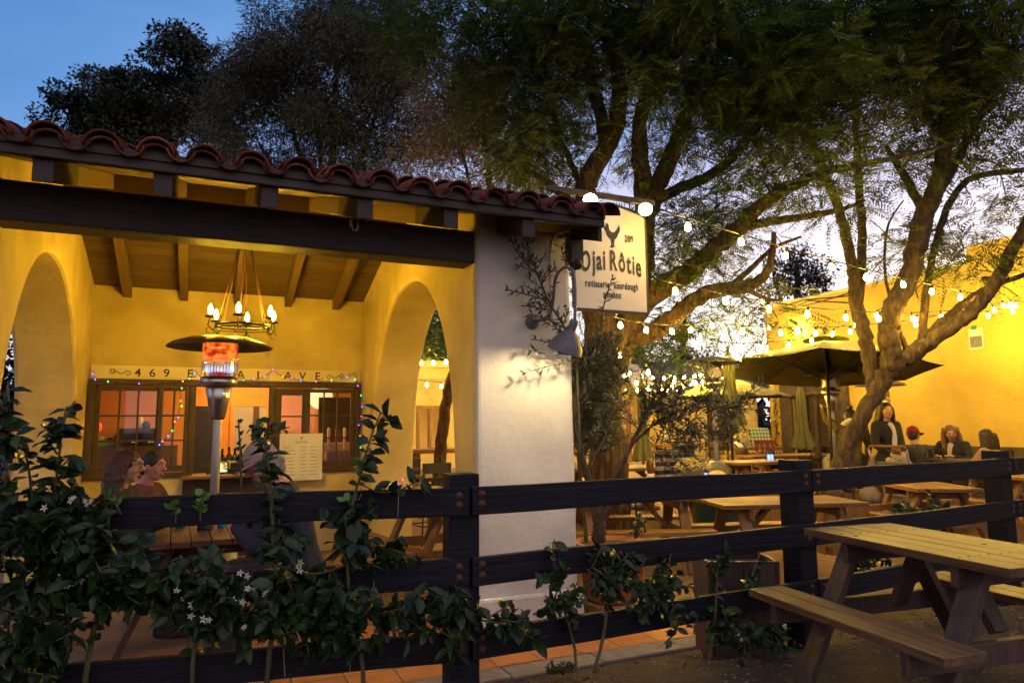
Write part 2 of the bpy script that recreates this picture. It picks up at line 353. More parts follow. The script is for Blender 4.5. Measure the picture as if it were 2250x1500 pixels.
# ------------------------------------------------------------------ the setting: ground, paving, gravel
dirt = mat('dirt', (.020, .013, .009), (.068, .044, .028), .95, 3.5, bump=1., bscale=30, c=(.10, .068, .04), big=.5, bdist=.03)
dg = mat('packed sandy ground', (.22, .13, .06), (.32, .20, .10), .95, 4, bump=.7, bscale=60, big=.3, bdist=.01)
concr = mat('rough kerb concrete', (.19, .15, .13), (.30, .25, .22), .9, 12, bump=.8, bscale=70, big=.3)
pavem = tilemat()
def grid_sheet(name, xs, ys, zf, m, kind='structure'):
    vs = [(x, y, zf(x, y)) for y in ys for x in xs]; nx = len(xs)
    fs = [(j*nx+i, j*nx+i+1, (j+1)*nx+i+1, (j+1)*nx+i) for j in range(len(ys)-1) for i in range(nx-1)]
    o = MB().add(vs, fs, 0, True).build(name, m, fixn=False); o['kind'] = kind; return o
xs = [-400, -120, -40, -15]+[-8+.5*i for i in range(44)]+[16, 22, 40, 120, 400]
ys = [-200, -60, -15, -5]+[-2+.25*i for i in range(57)]+[13, 14, 16, 18, 25, 60, 200, 700]
grid_sheet('ground', xs, ys, lambda x, y: gnd(x, y)-.012, dirt)
xs = [-7+.5*i for i in range(45)]; ys = [4.3, 4.6]+[5+.5*i for i in range(24)]
grid_sheet('patio', xs, ys, lambda x, y: gnd(x, y)+.002, dg)
xs = [-6+.5*i for i in range(19)]+[3.45]
grid_sheet('tiled_path', xs, [4.29, 4.5, 4.8, 5.2, 5.55], lambda x, y: gnd(x, y)+.012, pavem)
k = MB()
for i in range(16): k.b(-6+.65*i, -6+.65*i+.645, 4.075+.004*(i % 3), 4.282, -.05, .014+.003*(i % 2))
o = k.build('kerb', concr, bevel=.012); o['kind'] = 'structure'
# gravel, fallen leaves, small stones in front of the fence
def scatter(name, n, xr, yr, smin, smax, m, flat=.5, kind='stuff', label=None, cat=None):
    x = NR.uniform(*xr, n); y = NR.uniform(*yr, n); s = NR.uniform(smin, smax, n)*NR.uniform(.5, 1, n)
    V, Fc, T = [], [], []
    base = np.array([(1, 0, 0), (0, 1, 0), (-1, 0, 0), (0, -1, 0), (0, 0, 1.), (0, 0, -1.)])
    F0 = [(0, 1, 4), (1, 2, 4), (2, 3, 4), (3, 0, 4), (1, 0, 5), (2, 1, 5), (3, 2, 5), (0, 3, 5)]
    for i in range(n):
        b = base*NR.uniform(.6, 1.1, (6, 1))*s[i]; b[:, 2] *= flat
        a = NR.uniform(0, 6.28); ca, sa = math.cos(a), math.sin(a)
        q = np.stack([b[:, 0]*ca-b[:, 1]*sa+x[i], b[:, 0]*sa+b[:, 1]*ca+y[i], b[:, 2]+gnd(x[i], y[i])+s[i]*flat*.3], 1)
        o = len(V); V += [tuple(p) for p in q]; Fc += [tuple(j+o for j in f) for f in F0]
    o = MB().add(V, Fc).build(name, m, fixn=False); tag(o, label, cat, kind=kind); return o
gravm = mat('gravel stones', (.05, .04, .034), (.19, .155, .125), .85, 3, island=.6)
scatter('gravel', 5200, (-1, 7.2), (2.3, 4.05), .004, .016, gravm, label='loose gravel and grit on the dirt before the fence', cat='gravel')
scatter('gravel', 1500, (5.5, 9.5), (6.5, 9.6), .01, .03, gravm, label='gravel bed around the leaning tree', cat='gravel')
# ------------------------------------------------------------------ porch building
def wpart(mb, name, mats, parent, bevel=0, weld=False):
    o = mb.build(name, mats, parent, bevel)
    o.location = -Vector(parent.matrix_basis.translation)
    if weld:
        bm = bmesh.new(); bm.from_mesh(o.data); bmesh.ops.remove_doubles(bm, verts=bm.verts, dist=.0005)
        bmesh.ops.recalc_face_normals(bm, faces=bm.faces); bm.to_mesh(o.data); bm.free()
    return o
YF, YB, YR = 4.94, 9.12, 7.03
def zb(y): return 3.20+.31*(2.09-abs(y-YR))
porch = thing('restaurant_porch', 'cream stucco porch with tall side arches, dark beam and red clay tile roof', 'building', (.33, YR, 0))
AC, AA, AS, AH = 6.97, 1.56, .95, 2.07
def arch_wall(x0, x1, ya=YF+.008, yb=YB):
    n = 40; ts = [math.pi*(1-i/n) for i in range(n+1)]
    def sp(v, e): return math.copysign(abs(v)**e, v)
    arc = [(AC+AA*sp(math.cos(t), .93), AS+AH*max(0, math.sin(t))**.9) for t in ts]
    m = MB()
    def q(a, b, c, d): m.add([a, b, c, d], [(0, 1, 2, 3)])
    prof = [(ya, None)]+arc+[(yb, None)]
    y1, y2 = arc[0][0], arc[-1][0]
    def top(y): return zb(y)-.004
    cols = [ya, y1]+[a[0] for a in arc[1:-1]]+[y2, yb]
    low = [0, None]+[a[1] for a in arc[1:-1]]+[None, 0]
    for x in (x0, x1):
        q((x, ya, 0), (x, y1, 0), (x, y1, AS), (x, ya, AS)); q((x, ya, AS), (x, y1, AS), (x, y1, top(y1)), (x, ya, top(ya)))
        q((x, y2, 0), (x, yb, 0), (x, yb, AS), (x, y2, AS)); q((x, y2, AS), (x, yb, AS), (x, yb, top(yb)), (x, y2, top(y2)))
        for i in range(n):
            (p, r), (s, t) = arc[i], arc[i+1]
            q((x, p, r), (x, s, t), (x, s, top(s)), (x, p, top(p)))
    for i in range(n):
        (p, r), (s, t) = arc[i], arc[i+1]
        q((x0, p, r), (x1, p, r), (x1, s, t), (x0, s, t))
    for y in (y1, y2): q((x0, y, 0), (x1, y, 0), (x1, y, AS), (x0, y, AS))
    for y in (ya, yb): q((x0, y, 0), (x1, y, 0), (x1, y, AS), (x0, y, AS)); q((x0, y, AS), (x1, y, AS), (x1, y, top(y)), (x0, y, top(y)))
    return m
for x0, x1 in ((1.884, 2.42), (-1.76, -1.224)):
    o = wpart(arch_wall(x0, x1), 'arched_wall', stucco_y, porch, .035, True)
for x0, x1 in ((1.89, 2.74), (-2.08, -1.23)):
    m = MB(); pr = [(x0-.008, 0), (x1+.02, 0), (x1+.005, 1.3), (x1-.015, 3.13), (x0+.0, 3.13), (x0, 1.3)]
    m.prism(pr, 'y', YF, 5.44)
    o = wpart(m, 'pillar', stucco_w, porch, .04)
    sub = o.modifiers['edge']; sub.segments = 3
    m = MB(); m.b(x0-.035, x1+.045, YF-.035, 5.5, 0, .27); wpart(m, 'plinth', stucco_w, porch, .02)
m = MB(); m.b(-1.223, 1.883, YF+.012, YF+.25, 2.805, 3.058); wpart(m, 'beam', darkwood, porch, .012)
m = MB()   # back wall round the long window
m.b(-1.76, 2.42, YB, YB+.2, 0, .97); m.b(-1.76, 2.42, YB+.001, YB+.2, 2.105, 3.19)
m.b(-1.76, -1.215, YB+.002, YB+.2, .97, 2.105); m.b(1.865, 2.42, YB+.002, YB+.2, .97, 2.105)
wpart(m, 'wall', stucco_y, porch, 0)
# --- roof timbers
def slope_box(m, xa, xb, ya, yb_, off0, off1, mi=0):
    za, zc = zb(ya), zb(yb_)
    m.add([(xa, ya, za+off0), (xb, ya, za+off0), (xb, yb_, zc+off0), (xa, yb_, zc+off0), (xa, ya, za+off1), (xb, ya, za+off1), (xb, yb_, zc+off1), (xa, yb_, zc+off1)],
          [(0, 3, 2, 1), (4, 5, 6, 7), (0, 1, 5, 4), (1, 2, 6, 5), (2, 3, 7, 6), (3, 0, 4, 7)], mi)
m = MB()
for a, b, sgn in ((4.45, YR, 1), (YR, 9.6, -1)):
    n = int((b-a)/.145)
    for i in range(n):
        slope_box(m, -2.3, 2.70, a+(b-a)*i/n+.003, a+(b-a)*(i+1)/n-.003, .002, .03)
wpart(m, 'ceiling_boards', boards, porch)
for i in range(8):
    x = -2.08+.6*i
    xx = x if x < 2.3 else 2.22
    m = MB(); slope_box(m, xx-.045, xx+.045, YR+.045, 9.118, -.14, 0); wpart(m, 'rafter', rafterw, porch, .006)
    m = MB(); slope_box(m, xx-.045, xx+.045, 5.19, YR-.045, -.14, 0); wpart(m, 'rafter', rafterw, porch, .006)
    m = MB(); slope_box(m, xx-.052, xx+.052, 4.455, 5.19, -.14, .0); wpart(m, 'rafter', rafterd, porch, .006)
m = MB(); m.b(-1.223, 1.883, YR-.045, YR+.045, zb(YR)-.2, zb(YR)-.003); wpart(m, 'ridge_beam', rafterw, porch, .006)
m = MB(); m.b(-2.32, 2.745, 4.415, 4.452, 3.045, 3.135); m.b(-2.32, 2.745, 4.40, 4.418, 3.10, 3.15)
wpart(m, 'fascia', darkwood, porch, .006)
m = MB()   # barge board at the gable end
slope_box(m, 2.71, 2.745, 4.456, YR-.001, -.11, .06); slope_box(m, 2.71, 2.745, YR+.001, 9.6, -.13, .06)
wpart(m, 'barge_board', darkwood, porch, .005)
def barrel(m, p0, p1, r0, r1, up=1, th=.013, n=9, tw=0.):
    p0, p1 = Vector(p0), Vector(p1); d = (p1-p0).normalized(); x = Vector((1, 0, 0)); u = x.cross(d)*1.
    if u.z < 0: u = -u
    if up < 0: u = -u
    vs = []
    for p, r in ((p0, r0), (p1, r1)):
        for rr in (r, r-th):
            for k in range(n+1):
                a = math.pi*k/n*.96+.06; vs.append(p+x*math.cos(a)*rr+u*math.sin(a)*rr*1.0)
    N = n+1; fs = []
    for k in range(n):
        fs += [(k, k+1, 2*N+k+1, 2*N+k), (N+k+1, N+k, 3*N+k, 3*N+k+1), (k+1, k, N+k, N+k+1), (2*N+k, 2*N+k+1, 3*N+k+1, 3*N+k)]
    fs += [(0, 2*N, 3*N, N), (n, N+n, 3*N+n, 2*N+n)]
    o = len(m.v); m.add(vs, fs, 0, True)
m = MB(); EXP = .365
for sgn in (1, -1):
    def Y(s): return (4.36+s if sgn > 0 else 9.72-s)
    def Zr(s): return 3.055+.31*s
    for c in range(19):
        xc = 2.625-.268*c
        for r in range(8):
            s0, s1 = r*EXP, min(r*EXP+.46, 2.70)
            j = lambda: rnd.uniform(-.011, .011)
            jx = j()
            barrel(m, (xc+jx, Y(s0), Zr(s0)+.062+.013*(r % 2)+j()), (xc+j(), Y(s1), Zr(s1)+.055+j()), .104, .084, 1)
            if r == 0: barrel(m, (xc+jx+j(), Y(s0+.02), Zr(s0)+.040), (xc, Y(s0+.3), Zr(s0+.3)+.035), .098, .08, 1)
            if c < 18: barrel(m, (xc-.134, Y(s0-.01), Zr(s0)+.115+j()*.6), (xc-.134, Y(s1), Zr(s1)+.115), .080, .098, -1)
    # rake tiles
    for r in range(8):
        s0, s1 = r*EXP, min(r*EXP+.46, 2.70)
        barrel(m, (2.755, Y(s0)-.0, Zr(s0)+.072+rnd.uniform(-.005, .005)), (2.755, Y(s1), Zr(s1)+.06), .098, .082, 1)
for i in range(12):
    barrel_x = -2.3+.43*i
    m.lathe([(.12, 0), (.105, .5)], 10, (barrel_x, YR, zb(YR)+.13), 0, Matrix.Rotation(R(90), 3, 'Y'), True, R(90), R(270))
o = wpart(m, 'tile_roof', roofclay, porch)
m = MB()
for c in range(19):   # closure fill under the eave tiles, black to paint the shade of the hollows
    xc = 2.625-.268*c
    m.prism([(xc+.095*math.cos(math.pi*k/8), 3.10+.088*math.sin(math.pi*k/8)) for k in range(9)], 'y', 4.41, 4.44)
wpart(m, 'eave_shade_fill', blackm, porch)
# small fixtures on the porch
m = MB(); p = [atY(1290, 505, YF-.03), atY(1240, 507, YF-.03), atY(1222, 513, YF-.03), atY(1212, 530, YF-.03), atY(1209, 560, YF-.03), atY(1211, 700, YF-.03)]
m.tube(p, .013, 8); wpart(m, 'conduit', stucco_w, porch)
m = MB(); a = atY(772, 482, YF-.02); m.b(a[0]-.008, a[0]+.008, YF-.03, YF+.01, a[2]-.05, a[2])
m.tube([a+np.array((0, -.02, -.04)), a+np.array((.008, -.03, -.085)), a+np.array((.03, -.03, -.09)), a+np.array((.045, -.03, -.06)), a+np.array((.04, -.02, -.01))], .005, 6)
m.tube([a+np.array((.08, -.02, .06)), a+np.array((.085, -.02, -.0)), a+np.array((.085, -.02, -.03))], [.012, .02, .012], 8, 1)
wpart(m, 'hanging_plug', [whitep, blackm], porch)
m = MB(); a = atY(1264, 585, 4.8); m.b(a[0]-.055, a[0]+.055, 4.76, 4.87, a[2]+.02, a[2]+.24); m.ell((a[0]+.01, 4.80, a[2]+.02), (.06, .055, .05))
wpart(m, 'eave_speaker', blackm, porch)
# --- address board and lettering
def glyph(ch, size, bold=0., sx=1.):
    cu = bpy.data.curves.new('glyph', 'FONT'); cu.body = ch; cu.size = size; cu.align_x = 'CENTER'; cu.offset = bold; cu.resolution_u = 3
    ob = bpy.data.objects.new('glyph', cu); C.objects.link(ob)
    dg_ = bpy.context.evaluated_depsgraph_get(); me = bpy.data.meshes.new_from_object(ob.evaluated_get(dg_))
    vs = [(v.co.x*sx, v.co.y) for v in me.vertices]; fs = [tuple(p.vertices) for p in me.polygons]
    bpy.data.objects.remove(ob); bpy.data.curves.remove(cu); bpy.data.meshes.remove(me)
    return vs, fs
m = MB(); m.b(-1.2, 1.85, YB-.018, YB-.001, 2.112, 2.262)
ab = wpart(m, 'address_board', stucco_p, porch, .003)
m = MB()
for ch, px in (('4', 303), ('6', 335), ('9', 366), ('E', 418), ('.', 428), ('O', 470), ('J', 503), ('A', 529), ('I', 567), ('A', 633), ('V', 665), ('E', 698), ('.', 708)):
    vs, fs = glyph(ch, .135, .0012, 1.05); a = atY(px, 820+.012*(px-470), YB-.022)
    m.add([(a[0]+x, YB-.021, 2.140+y) for x, y in vs], fs)
for px, s in ((265, 1), (737, -1)):
    a = atY(px, 818, YB-.022); pts = []
    for i in range(40):
        t = i/39
        if t < .35: an = R(-60)+t/.35*R(330); r = .012+.022*t/.35; pts.append((a[0]+s*(-.075+r*math.cos(an)), YB-.024, 2.20+r*math.sin(an)))
        elif t < .65: q = (t-.35)/.3; pts.append((a[0]+s*(-.04+.08*q), YB-.024, 2.20-.02*math.sin(q*3.1)-.02*q))
        else: q = (t-.65)/.35; an = R(150)-q*R(330); r = .034-.022*q; pts.append((a[0]+s*(.075+r*math.cos(an)), YB-.024, 2.172+r*math.sin(an)))
    m.tube(pts, .0045, 5)
o = m.build('address_lettering', ink, ab, fixn=False)
# --- window: frame, sashes, panes
wframe = mat('brown window timber', (.045, .028, .016), (.085, .055, .032), .6, 6, (5, 5, 1), bump=.3)
win = MB()
X0, X1, Z0, Z1 = -1.215, 1.865, .97, 2.105
fy0, fy1 = YB-.035, YB+.12
win.b(X0, X1, fy0, fy1, Z1-.07, Z1); win.b(X0, -.02-.13, fy0, fy1, Z0, Z0+.06); win.b(.80, X1, fy0, fy1, Z0, Z0+.06)
for x in (X0, X1-.07): win.b(x, x+.07, fy0, fy1, Z0+.06, Z1-.07)
for x in (-.165, .735): win.b(x, x+.065, fy0+.004, fy1, Z0, Z1-.07)
wn = wpart(win, 'window', wframe, porch, .006)
def sash(xa, xb, cols, rows, y, z0=Z0+.07, z1=Z1-.08, ang=0., st=.05):
    W, H = xb-xa, z1-z0; m = MB()
    m.b(0, st, 0, .04, 0, H); m.b(W-st, W, 0, .04, 0, H); m.b(st, W-st, 0, .04, 0, st+.02); m.b(st, W-st, 0, .04, H-st, H)
    for c in range(1, cols): x = st+(W-2*st)*c/cols; m.b(x-.010, x+.010, .006, .034, st+.02, H-st)
    for r in range(1, rows): z = st+.02+(H-2*st-.02)*r/rows; m.b(st, W-st, .008, .032, z-.010, z+.010)
    o = m.build('sash', wframe, wn, .003); o.location = (xa, y, z0); o.rotation_euler = (0, 0, ang)
    g = MB(); g.b(st-.004, W-st+.004, .018, .022, st+.01, H-st+.004); go = g.build('glass_pane', glass, wn)
    go.location = (xa, y, z0); go.rotation_euler = (0, 0, ang)
sash(-1.14, -.47, 3, 3, YB+.03); sash(-.50, -.165, 2, 3, YB-.02, ang=R(-8)); sash(.80, 1.22, 1, 3, YB+.03, st=.085); sash(1.18, 1.79, 3, 3, YB-.01)
# bar counter under the opening
m = MB(); m.b(-.22, .86, YB-.30, YB+.28, .955, .99); o = wpart(m, 'serving_counter', oakm, porch, .006)
m = MB(); m.b(-.20, .80, YB-.045, YB-.004, .02, .95)
for i in range(6): m.b(-.2+.17*i, -.2+.17*i+.012, YB-.055, YB-.046, .05, .93)
wpart(m, 'counter_panel', wframe, porch, .003)
# --- interior of the bar
IY = 12.0
m = MB()
def inward(m, x0, x1, y0, y1, z0, z1, t=.05, mi=(0, 0, 0)):
    m.b(x0-t, x1+t, y1, y1+t, z0, z1, mi[0]); m.b(x0-t, x0, y0, y1, z0, z1, mi[0]); m.b(x1, x1+t, y0, y1, z0, z1, mi[0])
    m.b(x0-t, x1+t, y0, y1+t, z1, z1+t, mi[1]); m.b(x0-t, x1+t, y0, y1+t, z0-t, z0+.02, mi[2])
inward(m, -1.9, 2.35, YB+.21, IY, 0, 2.62, mi=(0, 1, 2))
wpart(m, 'bar_room', [orangew, orangew, dg], porch)
m = MB()   # doors at the back of the bar
def doorpx(m, pxa, pxb, pyt, y=IY-.03, mi=0, z0=0.02):
    a, b = atY(pxa, pyt, y), atY(pxb, pyt, y); m.b(a[0], b[0], y-.02, y+.025, z0, a[2], mi); return a[0], b[0], a[2]
navy = mat('navy cloth', (.015, .016, .035), (.03, .03, .06), .9, 8, bump=.2)
xa, xb, zt = doorpx(m, 430, 476, 892, mi=0); m.b(xa-.06, xa, IY-.06, IY, 0.02, zt+.06, 2); m.b(xb, xb+.06, IY-.06, IY, .02, zt+.06, 2); m.b(xa-.06, xb+.06, IY-.062, IY, zt, zt+.07, 2)
xa, xb, zt = doorpx(m, 516, 585, 892, mi=1); m.b(xa-.06, xa, IY-.06, IY, 0.02, zt+.06, 2); m.b(xb, xb+.06, IY-.06, IY, .02, zt+.06, 2); m.b(xa-.06, xb+.06, IY-.062, IY, zt, zt+.07, 2)
m.b(xa+.28, xa+.36, IY-.09, IY-.05, .02, zt, 3)
wpart(m, 'back_doors', [navy, mat('grey door paint', (.30, .28, .30), (.4, .37, .38), .5), orangew, wframe], porch)
m = MB(); a = atY(540, 857, 11.2); m.b(a[0]-.42, a[0]+.42, 10.4, 11.4, 2.54, 2.6); lampb = glow('bar ceiling light', (1., .58, .16), 24.)
bl = wpart(m, 'bar_ceiling_light', lampb, porch)
m = MB(); m.b(-1.85, -.35, 11.55, 11.95, .02, 1.28); m.b(.95, 2.3, 11.2, 11.95, .02, 1.0); m.b(-1.88, -1.45, 9.9, 11.5, 1.46, 1.49)
wpart(m, 'back_bar', wframe, porch, .004)
def stand(m, px, py, Y, z, w, d, h, mi=0): a = atY(px, py, Y); m.b(a[0]-w/2, a[0]+w/2, Y-d/2, Y+d/2, z, z+h, mi)
lblm = mat('cream label', (.65, .58, .42), (.75, .68, .5), .7, 8)
bx = atY(285, 985, 11.7)
for px, lab in ((286, 'black amplifier box on the back bar left of the doors'), (322, 'black box with small white label, right one on the back bar')):
    a = atY(px, 985, 11.7); m = MB(); m.b(-.17, .17, -.12, .12, 0, .26); m.b(.02, .1, -.125, -.119, .05, .08, 1)
    o = m.build('equipment_box', [blackm, whitep], None, .006); o.location = (a[0], 11.7, 1.281); tag(o, lab, 'box', 'boxes on the back bar')
# wine bottles on the counter
wineg = mat('dark wine glass', (.008, .010, .006), (.015, .018, .01), .12, 5, spec=.6)
labs = ['cream', 'narrow cream', 'wide white', 'dark', 'tan', 'red']
lcol = [(.6, .5, .3), (.62, .55, .4), (.75, .72, .65), (.05, .04, .04), (.45, .3, .15), (.25, .03, .03)]
for i, px in enumerate((487, 502, 515, 528, 541, 554)):
    a = atY(px, 1028, YB+.16+.02*(i % 3))
    t = thing('wine_bottle', '%s-labelled wine bottle on the bar counter, %s from the tablet' % (labs[i], ['first', 'second', 'third', 'fourth', 'fifth', 'farthest'][i]), 'bottle', (a[0], a[1], .991), 0, 'wine bottles on the counter')
    h = .30+.015*(i % 2)
    m = MB().lathe([(0, 0), (.037, 0), (.038, .01), (.038, h*.58), (.03, h*.68), (.014, h*.76), (.0135, h*.98), (0, h*.98)], 14); m.build('glass_body', wineg, t)
    m = MB().lathe([(.0386, h*.14), (.0386, h*.48)], 14); m.build('label', mat('bottle label %d' % i, lcol[i], tuple(c*.85 for c in lcol[i]), .7, 30), t)
    m = MB().lathe([(.0155, h*.86), (.0155, h*.99), (0, h*.99)], 10); m.build('capsule', blackm, t)
# tablet till
a = atY(481, 1026, YB+.02)
t = thing('tablet_till', 'tablet till with bright photo screen on the bar counter', 'tablet', (a[0], YB+.0, .991))
m = MB(); m.box((0, 0, .075), (.22, .012, .14), (R(-15), 0, 0)); m.b(-.06, .06, -.02, .09, 0, .012); m.build('body', blackm, t, .004)
def screenmat():
    mm = bpy.data.materials.new('till screen'); mm.use_nodes = True; n = mm.node_tree; b = n.nodes['Principled BSDF']
    tcn = nd(n, 'ShaderNodeTexCoord'); v = nd(n, 'ShaderNodeTexVoronoi'); v.inputs['Scale'].default_value = 22; n.links.new(tcn.outputs['Object'], v.inputs['Vector'])
    r = nd(n, 'ShaderNodeValToRGB'); el = r.color_ramp.elements; el[0].color = (.9, .95, 1, 1); el[1].color = (.05, .4, .1, 1)
    for p, c_ in ((.4, (.9, .7, .1)), (.7, (.8, .1, .05))): e = el.new(p); e.color = (*c_, 1)
    sp_ = nd(n, 'ShaderNodeSeparateColor'); n.links.new(v.outputs['Color'], sp_.inputs[0]); n.links.new(sp_.outputs[0], r.inputs[0])
    n.links.new(r.outputs[0], b.inputs['Emission Color']); b.inputs['Emission Strength'].default_value = 1.3; b.inputs['Base Color'].default_value = (0, 0, 0, 1); return mm
m = MB(); m.box((.03, -.0075, .077), (.12, .002, .11), (R(-15), 0, 0)); m.build('screen', screenmat(), t)
m = MB(); m.b(-.14, -.11, -.02, .03, 0, .10); m.b(.13, .23, -.02, .05, 0, .13); m.build('receipt_printer', blackm, t, .004)
# menu poster leaning in front of the right sash
t = thing('menu_poster', 'white menu poster with small dark emblem standing under the right window', 'poster', tuple(atY(660, 1055, YB-.12)), R(2))
a, b, c_ = atY(608, 958, YB-.1), atY(703, 958, YB-.1), atY(660, 1060, YB-.1)
pw, ph = b[0]-a[0], a[2]-c_[2]
m = MB(); m.box((0, 0, ph/2), (pw, .012, ph)); m.build('board', paper, t, .002)
m = MB(); vs, fs = glyph('Ojai Rôtie', .045, .0008, .8); m.add([(x, -.008, ph-.115+y) for x, y in vs], fs)
m.ell((0, -.009, ph-.055), (.014, .002, .016)); m.box((.012, -.009, ph-.04), (.012, .002, .012), (0, .6, 0))
for i in range(9):
    for k, (u0, u1) in enumerate(((-.42, -.12), (-.02, .16), (.2, .42))):
        u1 = u0+(u1-u0)*rnd.uniform(.6, 1); m.b(u0*pw, u1*pw, -.0085, -.0065, ph-.17-.042*i, ph-.163-.042*i)
m.build('print', mat('grey print', (.25, .24, .24), (.35, .33, .32), .8, 9), t, fixn=False)
# beer taps
t = thing('beer_tap_tower', 'chrome beer tap tower with pale handles behind the right window', 'beer taps', (*atY(745, 990, 10.2)[:2], .985))
m = MB(); m.b(-.22, .22, -.05, .05, .22, .32); m.tube([(-.16, 0, 0), (-.16, 0, .25)], .03, 10); m.tube([(.16, 0, 0), (.16, 0, .25)], .03, 10); m.build('tower', steel, t, .01)
for i in range(4):
    x = -.165+.11*i; m = MB(); m.tube([(x, -.05, .26), (x, -.11, .25), (x, -.12, .2)], .01, 8); m.build('spout', steel, t)
    m = MB(); m.tube([(x, -.08, .28), (x, -.09, .34), (x, -.1, .5), (x, -.1, .54)], [.01, .016, .026, .018], 8); m.build('tap_handle', oakm if i % 2 else lblm, t)
m = MB(); m.b(.98, 2.2, 9.95, 10.45, .02, .985); o = wpart(m, 'tap_bench', wframe, porch, .004)
m = MB(); a = atY(742, 915, 11.18); m.b(a[0]-.3, a[0]+.36, 11.12, 11.19, 1.3, 2.0); wpart(m, 'chalk_panel', blackm, porch)
for i in range(11):
    a = atY((208, 222, 240, 256, 268, 305, 318, 335, 350, 700, 775)[i], 985, 11.75); h = rnd.uniform(.10, .24); r = rnd.uniform(.03, .06)
    m = MB().lathe([(0, 0), (r, 0), (r, h*.75), (r*.6, h*.85), (r*.6, h), (0, h)], 12)
    o = m.build('jar', (steel, lblm, blackm, clay)[i % 4]); o.location = (a[0], 11.75, (1.54 if i in (5, 6) else 1.282) if i < 9 else 1.002); tag(o, 'small storage jar among others on the back bar shelf', 'jar', 'jars on the back bar')
# round white wall plate, red lantern
a = atY(705, 873, 11.9); m = MB().ell((0, 0, 0), (.2, .05, .2), 20, 10); o = m.build('paper_lantern', glow('paper lantern', (1., .85, .45), .9), None); o.location = a; tag(o, 'round pale paper lantern inside the bar above the beer taps', 'lantern')
a = atY(217, 893, 10.6); m = MB().ell((0, 0, 0), (.055, .055, .07), 12, 8); m.b(-.02, .02, -.02, .02, .065, .085, 1); o = m.build('red_lantern', [glow('red lamp glass', (1., .06, .02), 1.0), brass], None); o.location = (a[0], a[1], 1.56); tag(o, 'small red lantern on the shelf at the left end of the window', 'lantern')
m = MB().b(-.16, .16, -.1, .1, 0, .09); a = atY(225, 1015, 11.75); o = m.build('green_case', mat('green case', (.1, .3, .05), (.2, .45, .1), .5), None, .006); o.location = (a[0], 11.75, 1.282); tag(o, 'bright green case lying at the left end of the back bar', 'case')
a = atY(715, 900, 11.9)
m = MB(); m.b(-.1, .1, -.02, .02, -.16, .08); m.b(-.1, .1, -.024, -.02, -.16, -.08, 1); o = m.build('wall_poster', [paper, mat('red band', (.5, .03, .02), (.6, .05, .03), .7)], None); o.location = (a[0], 11.94, a[2]); tag(o, 'small white card with red lower band on the bar back wall', 'card')
a = atY(740, 1022, 10.0); m = MB(); m.b(-.2, .22, -.02, .02, -.22, .22); o = m.build('purple_panel', mat('violet panel', (.12, .07, .28), (.17, .1, .36), .6), None); o.location = (a[0], 9.6, a[2]); tag(o, 'violet panel standing low behind the right end of the window', 'panel')
# ------------------------------------------------------------------ christmas lights round the window
def xmas(name, label, px, nb, Y=YB-.07, sag=.03):
    pts = []
    P = [atY(x, y, Y) for x, y in px]
    for i in range(len(P)-1):
        for k in range(8):
            t = k/8; q = P[i]*(1-t)+P[i+1]*t; q[2] -= sag*4*t*(1-t); q[1] += rnd.uniform(-.008, .008); pts.append(q)
    pts.append(P[-1])
    t = thing(name, label, 'fairy lights', tuple(pts[0])); off = Vector(pts[0])
    m = MB().tube([Vector(p)-off for p in pts], .0035, 4); m.build('cable', twigm, t)
    for i in range(nb):
        q = Vector(pts[int((i+.5)/nb*(len(pts)-1))])-off
        m = MB().ell((0, 0, 0), (.0062, .0062, .0105), 6, 4); c = (i*3+rnd.randint(0, 1)) % 5
        o = m.build('light', XC[c], t); o.location = q+Vector((rnd.uniform(-.015, .015), -.012, rnd.uniform(-.02, .01)))
XC = [glow('violet bulb', (.35, .06, 1.), 6), glow('green bulb', (.05, 1., .25), 4.5), glow('pink bulb', (1., .1, .5), 5), glow('orange bulb', (1., .3, .04), 5), glow('blue bulb', (.08, .15, 1.), 6)]
xmas('fairy_lights', 'coloured fairy lights draped along the window head over the address board', [(205, 815), (212, 835), (400, 838), (430, 812), (455, 838), (510, 815), (550, 835), (600, 812), (640, 828), (700, 838), (780, 818), (790, 850)], 24)
xmas('fairy_lights', 'coloured fairy lights hanging down the right window jamb', [(790, 850), (794, 900), (786, 940), (795, 990), (806, 1030), (830, 1060)], 10)
xmas('fairy_lights', 'coloured fairy lights strung inside the left sash', [(398, 845), (396, 890), (385, 925), (365, 960), (345, 975)], 9, YB-.06)
xmas('fairy_lights', 'coloured fairy lights straggling low beside the black stools', [(830, 1060), (850, 1062), (880, 1055), (905, 1030)], 6, 8.4)
# ------------------------------------------------------------------ chandelier
bulbm = glow('candle bulb', (1., .57, .035), 880.)
a = atY(533, 716, YR)
t = thing('candle_chandelier', 'black iron ring chandelier with lit candle bulbs hanging in the porch', 'chandelier', tuple(a))
RC = .235; m = MB()
m.tube([(RC*math.cos(k*math.pi/18), RC*math.sin(k*math.pi/18), 0) for k in range(37)], .012, 6)
m.tube([(RC*math.cos(k*math.pi/18), RC*math.sin(k*math.pi/18), -.03) for k in range(37)], .006, 6)
m.build('ring', blackm, t)
top = zb(YR)-.2-a[2]; zc = .83
m = MB(); m.lathe([(0, zc+.06), (.05, zc+.06), (.055, zc), (0, zc-.01)], 12); m.build('collar', rustm, t)
m = MB()
for i in range(int((top-zc-.06)/.035)+1):
    z = zc+.07+.035*i; R3 = Matrix.Rotation(math.pi/2*(i % 2), 3, 'Z')
    m.tube([R3 @ Vector((.011*math.cos(q), 0, z+.02*math.sin(q))) for q in [k*math.pi/4 for k in range(9)]], .0035, 5)
m.build('chain', blackm, t)
